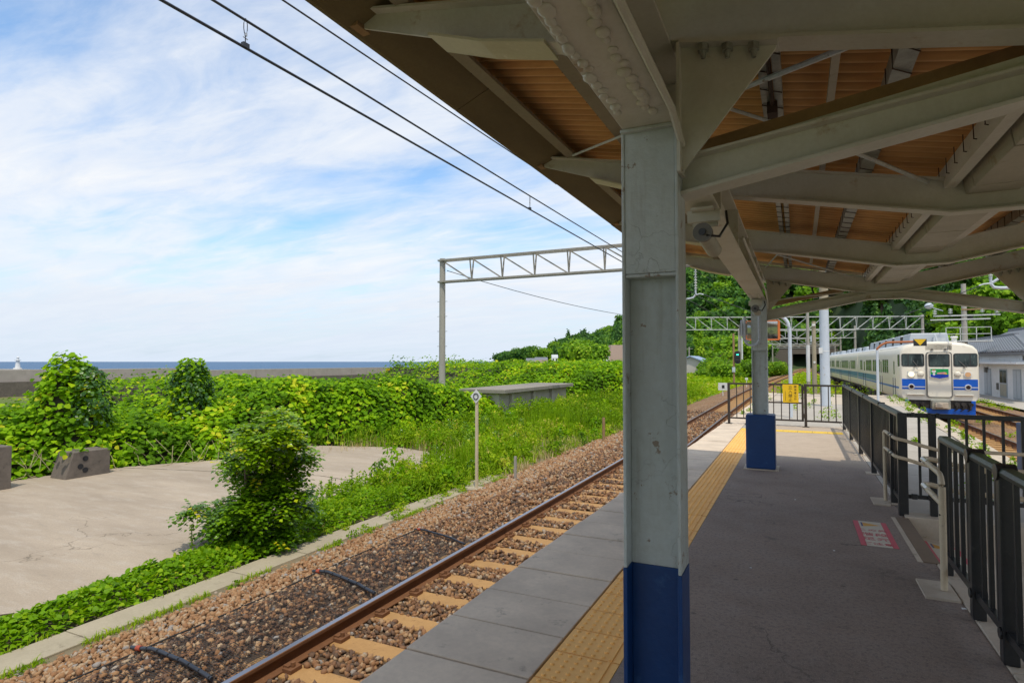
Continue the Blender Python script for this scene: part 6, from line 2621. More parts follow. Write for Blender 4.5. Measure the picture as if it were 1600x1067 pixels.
for k in range(4):
    variant('broad', round_blobs(1.0, 2.0, 10), 2100, 0.125, M['tree'])
for k in range(3):
    variant('light', round_blobs(1.0, 2.0, 11), 2100, 0.115, M['tree_y'])
for k in range(2):
    variant('cedar', cone_blobs(0.62, 2.9), 1700, 0.13, M['cedar'], 0.8, up=0.0)
for k in range(3):
    variant('far_broad', round_blobs(1.0, 2.0, 8), 560, 0.22, M['tree'])
for k in range(2):
    variant('far_light', round_blobs(1.0, 2.0, 8), 560, 0.21, M['tree_y'])
variant('far_cedar', cone_blobs(0.6, 2.9), 480, 0.21, M['cedar'], 0.8, up=0.0)
for k in range(3):
    variant('shrub', round_blobs(1.0, 1.55, 9, 0.75), 2600, 0.105, M['tree_y'])
variant('poplar', [(random.uniform(-.12, .12), random.uniform(-.12, .12), 0.5 + 0.42 * k, 0.42 - 0.03 * k, 0.42 - 0.03 * k, 0.42) for k in range(9)], 1800, 0.12, M['tree_y'])
tm_ = MB()
tm_.cyl((0, 0, -0.4), (0.03, 0.02, 1.1), 0.09, 7, 0, 0.05)
for a in range(5):
    g = 2 * math.pi * a / 5
    tm_.cyl((0.02, 0.01, 0.6 + 0.08 * a), (0.45 * math.cos(g), 0.45 * math.sin(g), 1.15 + 0.07 * a), 0.035, 5, 0, 0.012)
to = tm_.build('trunk', M['bark'])
TRUNK = to.data
bpy.data.objects.remove(to)


def tree(name, me, x, y, z, s, label, group, cat='tree', sz=1.0):
    root = thing(name, (x, y, z), label, cat, group)
    root.rotation_euler = (0, 0, random.uniform(0, 6.28))
    root.scale = (s, s, s * sz)
    c = bpy.data.objects.new('crown', me)
    COL.objects.link(c)
    c.parent = root
    t = bpy.data.objects.new('trunk', TRUNK)
    COL.objects.link(t)
    t.parent = root
    return root


spots = []
a_ = -28.0
for ring in range(200):
    pass
r = 100.0
while r < 620:
    step = 7.0 if r < 200 else 8.6 if r < 330 else 10.5
    da = math.degrees(step / r)
    a_ = -28 + random.uniform(0, da)
    while a_ < 24:
        aa, rr = a_ + random.uniform(-0.4, 0.4) * da, r + random.uniform(-0.4, 0.4) * step
        r0_, r1_ = np.interp(aa, HA, HR0), np.interp(aa, HA, HR1)
        if r0_ - 3 < rr < r1_ + 12:
            spots.append((aa, rr))
        a_ += da
    r += step * 0.85
trees = []
for aa, rr in spots:
    x, y = rr * math.sin(rad(aa)), rr * math.cos(rad(aa))
    z = float(hill_z(np.array([aa]), np.array([rr]))[0])
    # the crown must stand clear of the view's frame only if it can be seen: keep those between the eaves and the horizon
    if (-17 < x < 22 and 246 < y < 272) or (-17 < x < 11 and y < 247):
        continue                     # the portal wall stands clear of trees
    kind = 'broad'
    q = vnoise(x / 38 + 3, y / 38 + 9)
    if 2 < aa < 13 and 150 < rr < 300 and q > 0.42:
        kind = 'cedar'
    elif q > 0.66 and aa < -6:
        kind = 'cedar' if random.random() < 0.2 else 'broad'
    elif (aa > 6 and rr < 220 and q < 0.62) or random.random() < 0.22:
        kind = 'light'
    trees.append((rr, x, y, z, kind))
trees.sort()
LAB = {'broad': 'dark green broadleaf tree in the hillside forest', 'light': 'light green broadleaf tree in the hillside forest', 'cedar': 'pointed dark cedar in the hillside forest'}
NAME = {'broad': 'broadleaf_tree', 'light': 'broadleaf_tree', 'cedar': 'cedar_tree'}
# trees whose crowns fall in the strips of hill the photograph shows
def shown(t):
    rr, x, y, z, kind = t
    v = Vector((x, y, z + 9 - EYE))
    d = v.dot(_F)
    px = 800 + 930 * v.dot(_R) / d
    py = 533.5 - 930 * v.dot(_U) / d
    return (780 < px < 980 or 1065 < px < 1640) and py > 375


vis = [t for t in trees if shown(t)]
rest = [t for t in trees if not shown(t)]
solo, mass = vis[:296], vis[296:] + [t for t in rest if t[0] < 330][:160]
for (rr, x, y, z, kind) in solo:
    s = random.uniform(4.6, 6.4) * (0.86 if rr < 190 else 1.0)
    if kind == 'cedar':
        s *= 1.0
    key = kind if rr < 260 else 'far_' + kind
    tree(NAME[kind], random.choice(CV[key]), x, y, z - 0.6, s, LAB[kind], 'trees of the hillside forest', 'tree', random.uniform(0.9, 1.15))


def joined(name, items, **t):
    Vs, Fs, As, n = [], [], [], 0
    mats = [M['tree'], M['tree_y'], M['cedar']]
    MI = []
    for (rr, x, y, z, kind) in items:
        me = random.choice(CV['far_' + kind])
        v = np.empty(len(me.vertices) * 3, np.float32)
        me.vertices.foreach_get('co', v)
        v = v.reshape(-1, 3)
        f = np.empty(len(me.polygons) * 3, np.int32)
        me.polygons.foreach_get('vertices', f)
        at = np.empty(len(me.vertices), np.float32)
        me.attributes['rnd'].data.foreach_get('value', at)
        s = random.uniform(4.6, 6.6)
        g = random.uniform(0, 6.28)
        c, sn = math.cos(g), math.sin(g)
        w = np.stack([v[:, 0] * c - v[:, 1] * sn, v[:, 0] * sn + v[:, 1] * c, v[:, 2] * random.uniform(0.85, 1.15)], 1) * s + np.array([[x, y, z - 0.6]])
        Vs.append(w)
        Fs.append(f.reshape(-1, 3) + n)
        As.append(np.clip(at + random.uniform(-0.12, 0.12), 0, 1))
        MI.append(np.full(len(f) // 3, {'broad': 0, 'light': 1, 'cedar': 2}[kind]))
        n += len(v)
    if Vs:
        np_mesh(name, np.concatenate(Vs), np.concatenate(Fs), mats, None, np.concatenate(As), False, np.concatenate(MI), **t)


joined('far_forest', mass, kind='stuff')

# low trees and shrubs between the meadow, the house and the tunnel: (px, base py, distance, radius, kind)
SHR = [(1133, 583, 84, 2.3, 'shrub', 'round bright bush beside the signal post, left of it'), (1118, 571, 108, 3.0, 'shrub', 'pale round bush directly behind the tan house'),
       (1104, 579, 92, 1.5, 'shrub', 'small bush before the tan house gable'), (1160, 578, 92, 2.6, 'shrub', 'round bush just right of the signal head'),
       (1092, 566, 135, 3.0, 'poplar', 'slender columnar tree behind the tan house'), (1122, 566, 138, 4.6, 'shrub', 'broad crown tree behind the pale round bush'),
       (1150, 566, 140, 5.0, 'light', 'tall light green tree behind the signal'), (1080, 566, 150, 4.5, 'broad', 'dark tree at the near column beyond the tan house'),
       (1207, 577, 112, 2.3, 'shrub', 'bush just right of the far column before the tunnel wall'), (1222, 579, 120, 1.7, 'shrub', 'second bush right of the far column before the tunnel wall'),
       (1166, 568, 160, 5.0, 'light', 'light tree left of the far column at the foot of the hill'), (1190, 566, 200, 4.5, 'broad', 'dark tree behind the far column before the portal wall'),
       (1283, 578, 150, 1.8, 'shrub', 'small bush right of the tunnel mouth'), (1110, 564, 190, 5.0, 'light', 'light tree at the hill foot left of the columnar tree'),
       (1140, 564, 190, 5.5, 'broad', 'dark tree at the hill foot behind the signal'),
       (800, 568, 420, 5.5, 'broad', 'leftmost low tree of the headland'), (815, 568, 410, 7.0, 'broad', 'second low tree of the headland from the left'), (832, 568, 405, 7.5, 'broad', 'third low tree of the headland, above the dark roofs'),
       (846, 567, 400, 6.5, 'light', 'olive green tree at the right end of the headland grove'), (868, 564, 420, 5.5, 'light', 'small tree by the pale house on the headland'),
       (902, 572, 190, 5.5, 'light', 'light green tree rising behind the vine covered bank'), (922, 574, 170, 5.0, 'light', 'olive tree behind the vine covered bank before the salmon building'),
       (1392, 560, 120, 2.6, 'light', 'light green tree above the rear of the train'), (1560, 560, 104, 5.0, 'light', 'big light green tree behind the station roof'), (1600, 560, 104, 5.5, 'light', 'tree behind the right end of the station roof')]
for (px, py, dist, s, kind, lab) in SHR:
    p = at_d(px, py, dist)
    z = -1.3
    if dist > 150:
        z = min(p.z, 3) - 1.2
    tree({'shrub': 'bush', 'poplar': 'columnar_tree'}.get(kind, 'broadleaf_tree'), random.choice(CV[kind]), p.x, p.y, z, s, lab, 'trees and bushes below the hill', 'bush' if kind == 'shrub' else 'tree')

# utility poles by the house
for (px, py0, py1, dist, lab) in ((1077, 570, 542, 130, 'grey utility pole left of the columnar tree'), (1086, 568, 540, 150, 'grey utility pole with crossarm beside the columnar tree'), (1155, 575, 513, 110, 'tan pole rising behind the signal'), (1160, 572, 528, 120, 'thin white lamp pole right of the signal')):
    a, b = at_d(px, py0, dist), at_d(px, py1, dist)
    o = thing('utility_pole', (a.x, a.y, -1.3), lab, 'utility pole', 'poles near the house')
    m = MB()
    m.cyl((a.x, a.y, -1.3), (a.x, a.y, b.z), 0.16, 8, 0, 0.12)
    m.build('shaft', M['pole'] if 'white' not in lab else M['white'], o, smooth='auto')
    m = MB()
    m.bar((a.x - 0.8, a.y, b.z - 0.4), (a.x + 0.8, a.y, b.z - 0.4), 0.1, 0.1)
    m.build('crossarm', M['pole'], o)

# ------------------------------------------------------------------ kudzu bank
KF = [(-17.4, -3), (-17.25, 5), (-16.95, 8.5), (-16.5, 9.9), (-15.2, 12), (-15.0, 15.2), (-13.8, 17), (-13.0, 20), (-12.5, 22.3), (-12.3, 25.2), (-14.1, 25.6), (-14.3, 33.8), (-11.8, 34.2), (-9.8, 36.5), (-8.6, 42), (-8.8, 54)]
KP = KF + [(-28.5, 54), (-28.5, -3)]


def kuzu_h(x, y):
    d = edge_dist(KF, x, y)
    ins = inside(KP, x, y)
    d = np.where(ins, d, 0)
    top_ = np.interp(y, [0, 8, 11, 13.2, 15, 20, 23, 26, 30, 34, 38, 45, 54], [-0.28, -0.26, -0.32, -0.10, 0.68, 0.66, 0.15, -0.15, -0.30, 0.10, 1.25, 1.45, 1.2])
    for (mx, my, mh, mr) in ((-17.75, 9.35, 1.76, 0.70), (-17.6, 12.8, 1.52, 0.50), (-18.6, 8.6, 0.3, 0.6)):
        top_ = top_ + mh * np.exp(-(((x - mx) ** 2 + (y - my) ** 2) / mr ** 2) ** 1.6)
    prof = 1 - (1 - np.clip(d / 1.15, 0, 1)) ** 2.4
    z = -1.3 + (top_ + 1.3) * prof
    b = fbm(x * 0.75, y * 0.75, 3) - 0.5
    b2 = fbm(x * 2.3 + 7, y * 2.3, 2) - 0.5
    return z + (0.70 * b + 0.40 * b2) * np.clip(prof * 1.3, 0, 1), d, ins


gx_ = np.arange(-30, -8.3, 0.12)
gy_ = np.arange(-1, 52, 0.12)
GX, GY = np.meshgrid(gx_, gy_, indexing='ij')
GZ, GD, GI = kuzu_h(GX, GY)
dzx = np.gradient(GZ, 0.12, axis=0)
dzy = np.gradient(GZ, 0.12, axis=1)
wgt = np.sqrt(1 + dzx ** 2 + dzy ** 2) * GI * np.where(GD < 3.2, 1.0, np.where(GD < 7, 0.5, 0.16))
wgt *= np.interp(GY, [0, 20, 35, 52], [1.0, 0.9, 0.55, 0.35])
# vines facing away from the platform are not needed as densely
cum = np.cumsum(wgt.ravel())
NK = 84000
pick = np.searchsorted(cum, RNG.random(NK) * cum[-1])
px_k = GX.ravel()[pick] + RNG.uniform(-0.06, 0.06, NK)
py_k = GY.ravel()[pick] + RNG.uniform(-0.06, 0.06, NK)
pz_k = GZ.ravel()[pick] + (dzx.ravel()[pick] * (px_k - GX.ravel()[pick]) + dzy.ravel()[pick] * (py_k - GY.ravel()[pick]))
Nk = unit(np.stack([-dzx.ravel()[pick], -dzy.ravel()[pick], np.ones(NK) * 0.9], 1))
off = RNG.normal(0.0, 0.085, NK) + 0.02
Pk = np.stack([px_k, py_k, np.maximum(pz_k, -1.24)], 1) + Nk * off[:, None]
tone = fbm(px_k * 0.9 + 30, py_k * 0.9, 3)
rk = np.clip(0.30 + 0.75 * (tone - 0.5) * 1.6 + RNG.normal(0.08, 0.22, NK), 0, 0.985)
rk[RNG.random(NK) < 0.004] = 1.0
size_k = RNG.uniform(0.09, 0.19, NK) * np.interp(py_k, [0, 20, 40], [1.0, 1.05, 1.35])
Nk2 = Nk * 0.45 + np.array([[0.10, -0.18, 0.85]])
kz = leaves('kudzu_vines', Pk, Nk2, size_k, M['kuzu'], T_HEART, 0.36, 1.1, rk, None, kind='stuff')
ux = np.arange(-34, -8.3, 0.4)
uy = np.arange(-2.5, 53, 0.4)
UX, UY = np.meshgrid(ux, uy, indexing='ij')
UZ, UD, UI = kuzu_h(UX, UY)
UZ = np.where(UI, UZ - 0.30, -1.6)
nu_, nv_ = UX.shape
i, j = np.meshgrid(np.arange(nu_ - 1), np.arange(nv_ - 1), indexing='ij')
Fu = np.stack([i * nv_ + j, i * nv_ + j + 1, (i + 1) * nv_ + j + 1, (i + 1) * nv_ + j], -1).reshape(-1, 4)
okf = (UI[i, j] | UI[i + 1, j] | UI[i + 1, j + 1] | UI[i, j + 1]).ravel()
np_mesh('vine_tangle', np.stack([UX, UY, UZ], -1).reshape(-1, 3), Fu[okf], M['litter'], kz)
# glossy darker ivy on the two mounds
Pi, Ni = [], []
for (mx, my, z0, z1, rr_, n) in ((-17.35, 9.62, -0.1, 1.45, 0.52, 900), (-17.45, 12.75, -0.2, 1.55, 0.56, 1900)):
    a = RNG.random(n) * 2 * np.pi
    t = RNG.random(n)
    q = rr_ * np.sqrt(np.clip(1 - (np.clip((t - 0.55) / 0.45, 0, 1)) ** 2, 0.02, 1)) * RNG.uniform(0.82, 1.12, n) * (0.66 + 0.62 * vnoise(np.cos(a) * 1.4 + 5 + mx, np.sin(a) * 1.4 + 3 * t + 9))
    Pi.append(np.stack([mx + q * np.cos(a), my + q * np.sin(a), z0 + (z1 - z0) * t], 1))
    Ni.append(np.stack([np.cos(a), np.sin(a), 0.4 + t * 0.8], 1))
leaves('ivy', np.concatenate(Pi), np.concatenate(Ni), RNG.uniform(0.06, 0.115, sum(map(len, Pi))), M['ivy'], T_HEART, 0.4, 0.5, None, None, kind='stuff')
Pm, Nm = [], []
for k in range(420):
    t, a = random.random() ** 0.7, random.uniform(0, 6.28)
    q = 0.50 * math.sqrt(max(0.03, 1 - max(0, (t - 0.5) / 0.55) ** 2)) * random.uniform(0.85, 1.2)
    Pm.append((-17.45 + q * math.cos(a), 12.75 + q * math.sin(a), -0.3 + 2.0 * t))
    Nm.append((math.cos(a) * 0.5, math.sin(a) * 0.5, 0.9))
leaves('mound_vines', np.array(Pm), np.array(Nm), RNG.uniform(0.09, 0.15, len(Pm)), M['kuzu'], T_HEART, 0.45, 0.9, RNG.uniform(0.05, 0.75, len(Pm)), None, kind='stuff')
# bare hanging stems along the foot of the bank
m = MB()
for k in range(55):
    t = random.uniform(4.0, 15.0)
    i_ = max(q for q in range(len(KF)) if KF[q][1] <= t)
    f = (t - KF[i_][1]) / (KF[i_ + 1][1] - KF[i_][1])
    x = KF[i_][0] + f * (KF[i_ + 1][0] - KF[i_][0])
    a, b = random.uniform(-0.25, 0.25), random.uniform(0.05, 0.35)
    a *= 1.8
    m.tube([(x - 0.2, t - a * 0.5, -0.75 + random.uniform(-.1, 0.2)), (x + 0.04, t + a * 0.5, -0.98), (x + b * 0.6, t + a, -1.20), (x + b, t + a * 2.2, -1.24)], random.uniform(0.004, 0.008), 4)
m.build('bare_vine_stems', plain('vine_stem', (0.40, 0.33, 0.18), 0.8), None, kind='stuff')
# runners of vine escaping over the top and over the concrete remains
Pr, Nr = [], []
for (yy, n) in ((8.45, 16), (8.95, 6), (7.0, 14), (6.4, 16), (9.4, 10)):
    for q in range(n):
        Pr.append((-16.25 + random.uniform(-0.25, 0.42), yy + random.uniform(-0.22, 0.22), (-0.56 if yy > 8 else -0.24) + random.uniform(-0.12, 0.10)))
        Nr.append((0.5, -0.5, 0.8))
for k in range(16):
    x, y = random.uniform(-19, -14.5), random.uniform(13, 33)
    z = float(kuzu_h(np.array([x]), np.array([y]))[0][0])
    h_ = random.uniform(0.10, 0.30)
    for q in range(9):
        Pr.append((x + random.uniform(-.12, .12), y + random.uniform(-.12, .12), z + h_ * q / 8))
        Nr.append((random.uniform(-1, 1), random.uniform(-1, 0.3), 0.6))
leaves('vine_runners', np.array(Pr), np.array(Nr), RNG.uniform(0.11, 0.17, len(Pr)), M['kuzu'], T_HEART, 0.5, 0.7, None, None, kind='stuff')

# ------------------------------------------------------------------ weeds, grass, ground cover
WP = [(-14.9, 15.3), (-13.9, 16.8), (-13.0, 20), (-12.8, 22.4), (-12.1, 22.6), (-12.1, 33.9), (-10, 36.2), (-8.5, 42), (-8.7, 56), (-7.2, 56), (-6.3, 34), (-6.35, 20), (-6.75, 14), (-6.95, 10.6), (-8.7, 10.4), (-9.1, 15.5), (-11.9, 16.4)]


def rand_in(poly, n, y_bias=None):
    poly = np.array(poly)
    out = []
    c = 0
    while c < n:
        x = RNG.uniform(poly[:, 0].min(), poly[:, 0].max(), n * 2)
        y = RNG.uniform(poly[:, 1].min(), poly[:, 1].max(), n * 2)
        k = inside(poly, x, y)
        if y_bias is not None:
            k &= RNG.random(n * 2) < y_bias(y)
        out.append(np.stack([x[k], y[k]], 1))
        c += k.sum()
    return np.concatenate(out)[:n]


def weed_patch(centres, hs, per, spread, size, mat, name, tone=None, zbase=-1.3, jit=0.7):
    n = len(centres)
    k = np.repeat(np.arange(n), per)
    t = RNG.random(len(k))
    a = RNG.random(len(k)) * 2 * np.pi
    h_ = hs[k]
    q = spread[k] * (1.0 - 0.62 * t) * np.sqrt(RNG.random(len(k)))
    P = np.stack([centres[k, 0] + q * np.cos(a), centres[k, 1] + q * np.sin(a), zbase + h_ * (0.06 + 0.94 * t)], 1)
    N = np.stack([np.cos(a) * 0.7, np.sin(a) * 0.7, np.full(len(k), 0.8)], 1)
    rr_ = np.clip((tone[k] if tone is not None else 0.45) + RNG.normal(0, 0.18, len(k)) + 0.15 * (t - 0.5), 0, 1)
    return leaves(name, P, N, size * RNG.uniform(0.7, 1.35, len(k)), mat, T_OVAL, jit, 0.1, rr_, None, kind='stuff')


nearer = lambda y: np.clip(1.6 - y / 45, 0.25, 1)
C = rand_in(WP, 620, nearer)
dk = edge_dist(KF, C[:, 0], C[:, 1])
hs = RNG.uniform(0.30, 0.75, len(C)) * np.interp(C[:, 1], [10, 16, 24, 40], [0.75, 0.95, 1.15, 1.35]) * np.interp(C[:, 0], [-14, -8, -6.5], [1.15, 1.0, 0.55])
hs = np.where((C[:, 1] > 23) & (C[:, 0] > -11), hs * 1.45, hs)
weed_patch(C, hs, 92, hs * RNG.uniform(0.5, 0.95, len(C)), 0.09, M['weed'], 'weed_leaves', np.clip(0.40 + 1.5 * (fbm(C[:, 0] * .6, C[:, 1] * .6, 3) - 0.5) + RNG.normal(0, 0.12, len(C)), 0.02, 0.85))
C = rand_in(WP, 70, nearer)
hs = RNG.uniform(0.45, 0.95, len(C)) * np.interp(C[:, 0], [-14, -8, -6.5], [1.1, 0.95, 0.45])
weed_patch(C, hs, 130, hs * RNG.uniform(0.45, 0.75, len(C)), 0.12, M['kuzu'], 'broad_weeds', RNG.uniform(0.05, 0.6, len(C)), jit=0.5)
C = rand_in(WP, 45, nearer)
hs = RNG.uniform(0.5, 1.0, len(C)) * np.interp(C[:, 0], [-14, -8, -6.5], [1.1, 0.95, 0.4])
weed_patch(C, hs, 150, hs * 0.35, 0.07, M['bush'], 'dark_weeds', RNG.uniform(0.2, 0.6, len(C)))
G1 = rand_in(WP, 7500, nearer)
blades('tall_grass', np.c_[G1, np.full(len(G1), -1.3)], RNG.uniform(0.25, 0.70, len(G1)) * np.interp(G1[:, 0], [-13, -8, -6.4], [1.1, 1, 0.5]), RNG.uniform(0.006, 0.014, len(G1)) * np.interp(G1[:, 1], [10, 40], [1, 2.0]), 0.9, M['grass'], kind='stuff')
# spiky dark clumps (rush like) and dry patches
P_, H_ = [], []
for (cx, cy, n, h_) in ((-8.0, 13.6, 130, 1.05), (-8.7, 22.5, 260, 1.25), (-9.4, 24.0, 200, 1.2), (-9.9, 20.0, 130, 1.0), (-12.2, 16.9, 120, 0.55), (-11.0, 17.2, 100, 0.5), (-7.7, 26.0, 160, 0.9), (-10.8, 26.5, 220, 1.1)):
    s = 0.22 + 0.0012 * n
    P_.append(np.c_[RNG.normal(cx, s, n), RNG.normal(cy, s * 1.6, n), np.full(n, -1.3)])
    H_.append(RNG.uniform(0.6, 1.0, n) * h_)
P_ = np.concatenate(P_)
blades('rush_clumps', P_, np.concatenate(H_), 0.014, 0.28, M['grass'], np.clip(RNG.normal(0.22, 0.12, len(P_)), 0, 1), kind='stuff')
P_ = []
for (cx, cy, n, s) in ((-6.85, 17.0, 500, 0.45), (-7.0, 19.0, 300, 0.5), (-9.6, 16.4, 200, 0.4), (-13.2, 16.1, 260, 0.6), (-10.9, 17.6, 260, 0.6), (-12.4, 17.8, 240, 0.7), (-6.7, 23, 300, 0.6), (-6.5, 14.2, 120, 0.2)):
    P_.append(np.c_[RNG.normal(cx, s * 0.5, n), RNG.normal(cy, s * 1.5, n), np.full(n, -1.3)])
P_ = np.concatenate(P_)
blades('dry_grass', P_, RNG.uniform(0.12, 0.42, len(P_)), 0.006, 1.0, M['dry'], kind='stuff')

# taller growth burying the foot of the disused platform, and creeping over the far footpath
C = np.c_[RNG.uniform(-12.1, -10.4, 75), RNG.uniform(23.5, 35, 75)]
hs = RNG.uniform(0.7, 1.2, 75)
weed_patch(C, hs, 130, hs * RNG.uniform(0.35, 0.6, 75), 0.10, M['weed'], 'tall_weeds', RNG.uniform(0.15, 0.6, 75))
C = np.c_[-6.85 + RNG.normal(0, 0.22, 120), 6.8 + 17 * RNG.random(120) ** 0.75]
hs = RNG.uniform(0.05, 0.16, 120) * np.interp(C[:, 1], [7, 14, 24], [0.7, 1.3, 2.0])
weed_patch(C, hs, 50, hs * 1.1 + 0.05, 0.045, M['weed'], 'path_weeds', RNG.uniform(0.2, 0.65, 120), -1.25)

# ground cover strip between the yard and the footpath
CP = [(-7.95, 1.5), (-6.98, 1.5), (-7.02, 6.4), (-7.10, 10.8), (-8.75, 10.5), (-8.35, 8.0), (-8.10, 5.9), (-7.90, 4.6), (-7.82, 3.4)]
C2 = rand_in(CP, 13000, lambda y: np.clip(1.35 - y / 14, 0.35, 1))
ed = edge_dist(CP + [CP[0]], C2[:, 0], C2[:, 1])
hz_ = 0.02 + 0.20 * np.clip(ed / 0.3, 0, 1) * (0.25 + fbm(C2[:, 0] * 3, C2[:, 1] * 3, 3))
ragged = RNG.random(len(C2)) < np.clip(0.35 + ed * 5, 0, 1)
C2, hz_ = C2[ragged], hz_[ragged]
P3 = np.c_[C2, -1.26 + hz_ * RNG.uniform(0.55, 1.1, len(C2))]
N3 = np.c_[RNG.normal(0, 0.35, (len(C2), 2)), np.ones(len(C2))]
rc = np.clip(RNG.normal(0.48, 0.22, len(C2)), 0, 0.97)
rc[RNG.random(len(C2)) < 0.008] = 1.0
leaves('ground_cover', P3, N3, RNG.uniform(0.04, 0.082, len(C2)), M['cover'], T_HEART, 0.45, 0.0, rc, None, kind='stuff')
# taller weeds at the yard corner, running up to the sign
C = rand_in([(-8.75, 8.4), (-7.25, 7.6), (-7.0, 11.2), (-7.0, 14.5), (-8.9, 15.2), (-9.0, 11.0)], 120)
hs = RNG.uniform(0.16, 0.52, len(C))
weed_patch(C, hs, 90, hs * RNG.uniform(0.5, 0.9, len(C)) + 0.06, 0.062, M['weed'], 'corner_weeds', RNG.uniform(0.25, 0.6, len(C)))
# fringe of low grass on both sides of the footpath
n = 4200
yv = RNG.uniform(2.0, 16.0, n)
side = RNG.random(n) < 0.75
xv = np.where(side, -6.50 - 0.006 * yv + np.abs(RNG.normal(0, 0.05, n)), -6.97 - 0.006 * yv + RNG.normal(0, 0.03, n))
keep = vnoise(yv * 2.1, side * 9.0 + 3) > 0.50
P_ = np.c_[xv, yv, np.full(n, -1.28)][keep]
blades('verge_grass', P_, RNG.uniform(0.04, 0.13, len(P_)), 0.006, 1.3, M['grass'], np.clip(RNG.normal(0.5, 0.15, len(P_)), 0, 1), kind='stuff')
C = np.c_[-6.42 + RNG.normal(0, 0.05, 26), RNG.uniform(2.8, 14, 26)]
weed_patch(C, RNG.uniform(0.06, 0.15, 26), 40, RNG.uniform(0.07, 0.18, 26), 0.035, M['weed'], 'verge_weeds', RNG.uniform(0.3, 0.6, 26))

# the bush on the yard edge
bu = thing('bush', (-7.7, 6.7, -1.28), 'dense glossy bush with yellowish tips standing between the yard and the track', 'bush')
BR = np.array([_R.x, _R.y, 0.0])
BD = np.array([-_R.y, _R.x, 0.0])
BC = np.array([-7.72, 6.62, 0.0])
bl_ = [(a * 0.84 + 14, b + (4 if b < 700 else 0), r * 0.84, r * 0.62) for a, b, r in ((27, 655, .24), (-6, 668, .19), (60, 668, .22), (86, 690, .16), (30, 690, .34), (10, 720, .33), (55, 725, .30), (-30, 715, .18), (90, 718, .12), (0, 750, .31), (50, 755, .32), (-45, 742, .22), (-64, 736, .13), (40, 785, .40), (-10, 780, .27), (82, 772, .13), (74, 800, .19), (-70, 797, .22), (-98, 790, .16), (-116, 800, .09), (-48, 812, .28), (-82, 826, .22), (-20, 832, .38), (45, 826, .32), (-55, 860, .26), (0, 862, .36), (40, 855, .28), (-82, 868, .13), (-30, 886, .25), (14, 886, .23))]
SP, SD, SR = [], [], []
for (du, py, rx, rz) in bl_:
    z = EYE - (py - 565) / 930 * 9.3
    c = BC + BR * du * 0.01 + BD * random.uniform(-0.38, 0.32) + BR * random.uniform(-0.05, 0.05)
    n = int(1200 * rx * (rx + rz))
    d = unit(RNG.normal(0, 1, (n, 3)) + np.array([[0, 0, 0.25]]))
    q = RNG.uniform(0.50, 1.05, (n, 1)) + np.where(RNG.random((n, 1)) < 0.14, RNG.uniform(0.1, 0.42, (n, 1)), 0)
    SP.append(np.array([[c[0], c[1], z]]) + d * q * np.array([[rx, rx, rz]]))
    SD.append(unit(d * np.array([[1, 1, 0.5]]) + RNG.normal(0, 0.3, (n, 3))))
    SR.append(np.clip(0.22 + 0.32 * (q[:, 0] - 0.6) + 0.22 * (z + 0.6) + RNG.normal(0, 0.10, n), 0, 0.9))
SP, SD, SR = np.concatenate(SP), np.concatenate(SD), np.concatenate(SR)
per = 8
k = np.repeat(np.arange(len(SP)), per)
s_ = np.tile(np.arange(per), len(SP))
side_ = np.where(s_ % 2 == 0, 1.0, -1.0)
Sx = unit(np.cross(SD, np.array([[0, 0, 1.0]])))
P = SP[k] + SD[k] * (0.034 * (s_ - 2.5))[:, None] + Sx[k] * (side_ * 0.012)[:, None] - np.array([[0, 0, 1.0]]) * (0.0016 * s_ ** 2)[:, None]
tdir = unit(SD[k] * 0.55 + Sx[k] * side_[:, None] + np.array([[0, 0, -0.22]]))
Nn = unit(np.cross(tdir, np.cross(np.array([[0, 0, 1.0]]), tdir)) + RNG.normal(0, 0.25, (len(P), 3)))
bb_ = np.cross(Nn, tdir)
S = RNG.uniform(0.058, 0.100, len(P))[:, None, None]
tv, tf = T_OVAL
V = P[:, None, :] + S * (tv[None, :, 0:1] * tdir[:, None, :] + tv[None, :, 1:2] * 1.25 * bb_[:, None, :] + tv[None, :, 2:3] * Nn[:, None, :])
F = tf[None] + (np.arange(len(P)) * 4)[:, None, None]
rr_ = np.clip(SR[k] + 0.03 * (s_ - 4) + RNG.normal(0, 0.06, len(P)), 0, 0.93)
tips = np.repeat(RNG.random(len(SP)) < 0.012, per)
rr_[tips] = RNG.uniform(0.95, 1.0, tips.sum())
V = V.reshape(-1, 3)
F = F.reshape(-1, 3)
core = []
for (du, py, rx, rz) in bl_:
    c = BC + BR * du * 0.01
    core.append((c[0], c[1], EYE - (py - 565) / 930 * 9.3, rx, rx, rz))
V2, F2 = core_geo(core, 0.12)
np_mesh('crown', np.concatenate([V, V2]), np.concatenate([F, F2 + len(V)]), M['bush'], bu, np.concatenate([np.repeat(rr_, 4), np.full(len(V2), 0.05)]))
m = MB()
for k in range(7):
    a = 2 * math.pi * k / 7
    e = BC + BR * (0.14 + math.cos(a) * 0.26) + BD * math.sin(a) * 0.3
    m.tube([(BC[0], BC[1], -1.3), (BC[0] * 0.6 + e[0] * 0.4, BC[1] * 0.6 + e[1] * 0.4, -0.7), (e[0], e[1], -0.1 + 0.3 * math.sin(3 * a))], 0.018, 6)
m.tube([(BC[0], BC[1], -1.3), (BC[0] + 0.03, BC[1], -0.4), (BC[0], BC[1] + 0.03, 0.5)], 0.028, 7)
e = BC + BR * 0.75
m.tube([(BC[0], BC[1], -1.1), (BC[0] + BR[0] * 0.4, BC[1] + BR[1] * 0.4, -1.0), (e[0], e[1], -0.72)], 0.012, 5)
m.tube([(BC[0], BC[1], -1.15), (BC[0] + BR[0] * 0.5, BC[1] + BR[1] * 0.5, -1.08), (e[0] - 0.1, e[1], -0.9)], 0.010, 5)
m.build('trunk', M['bark'], bu)

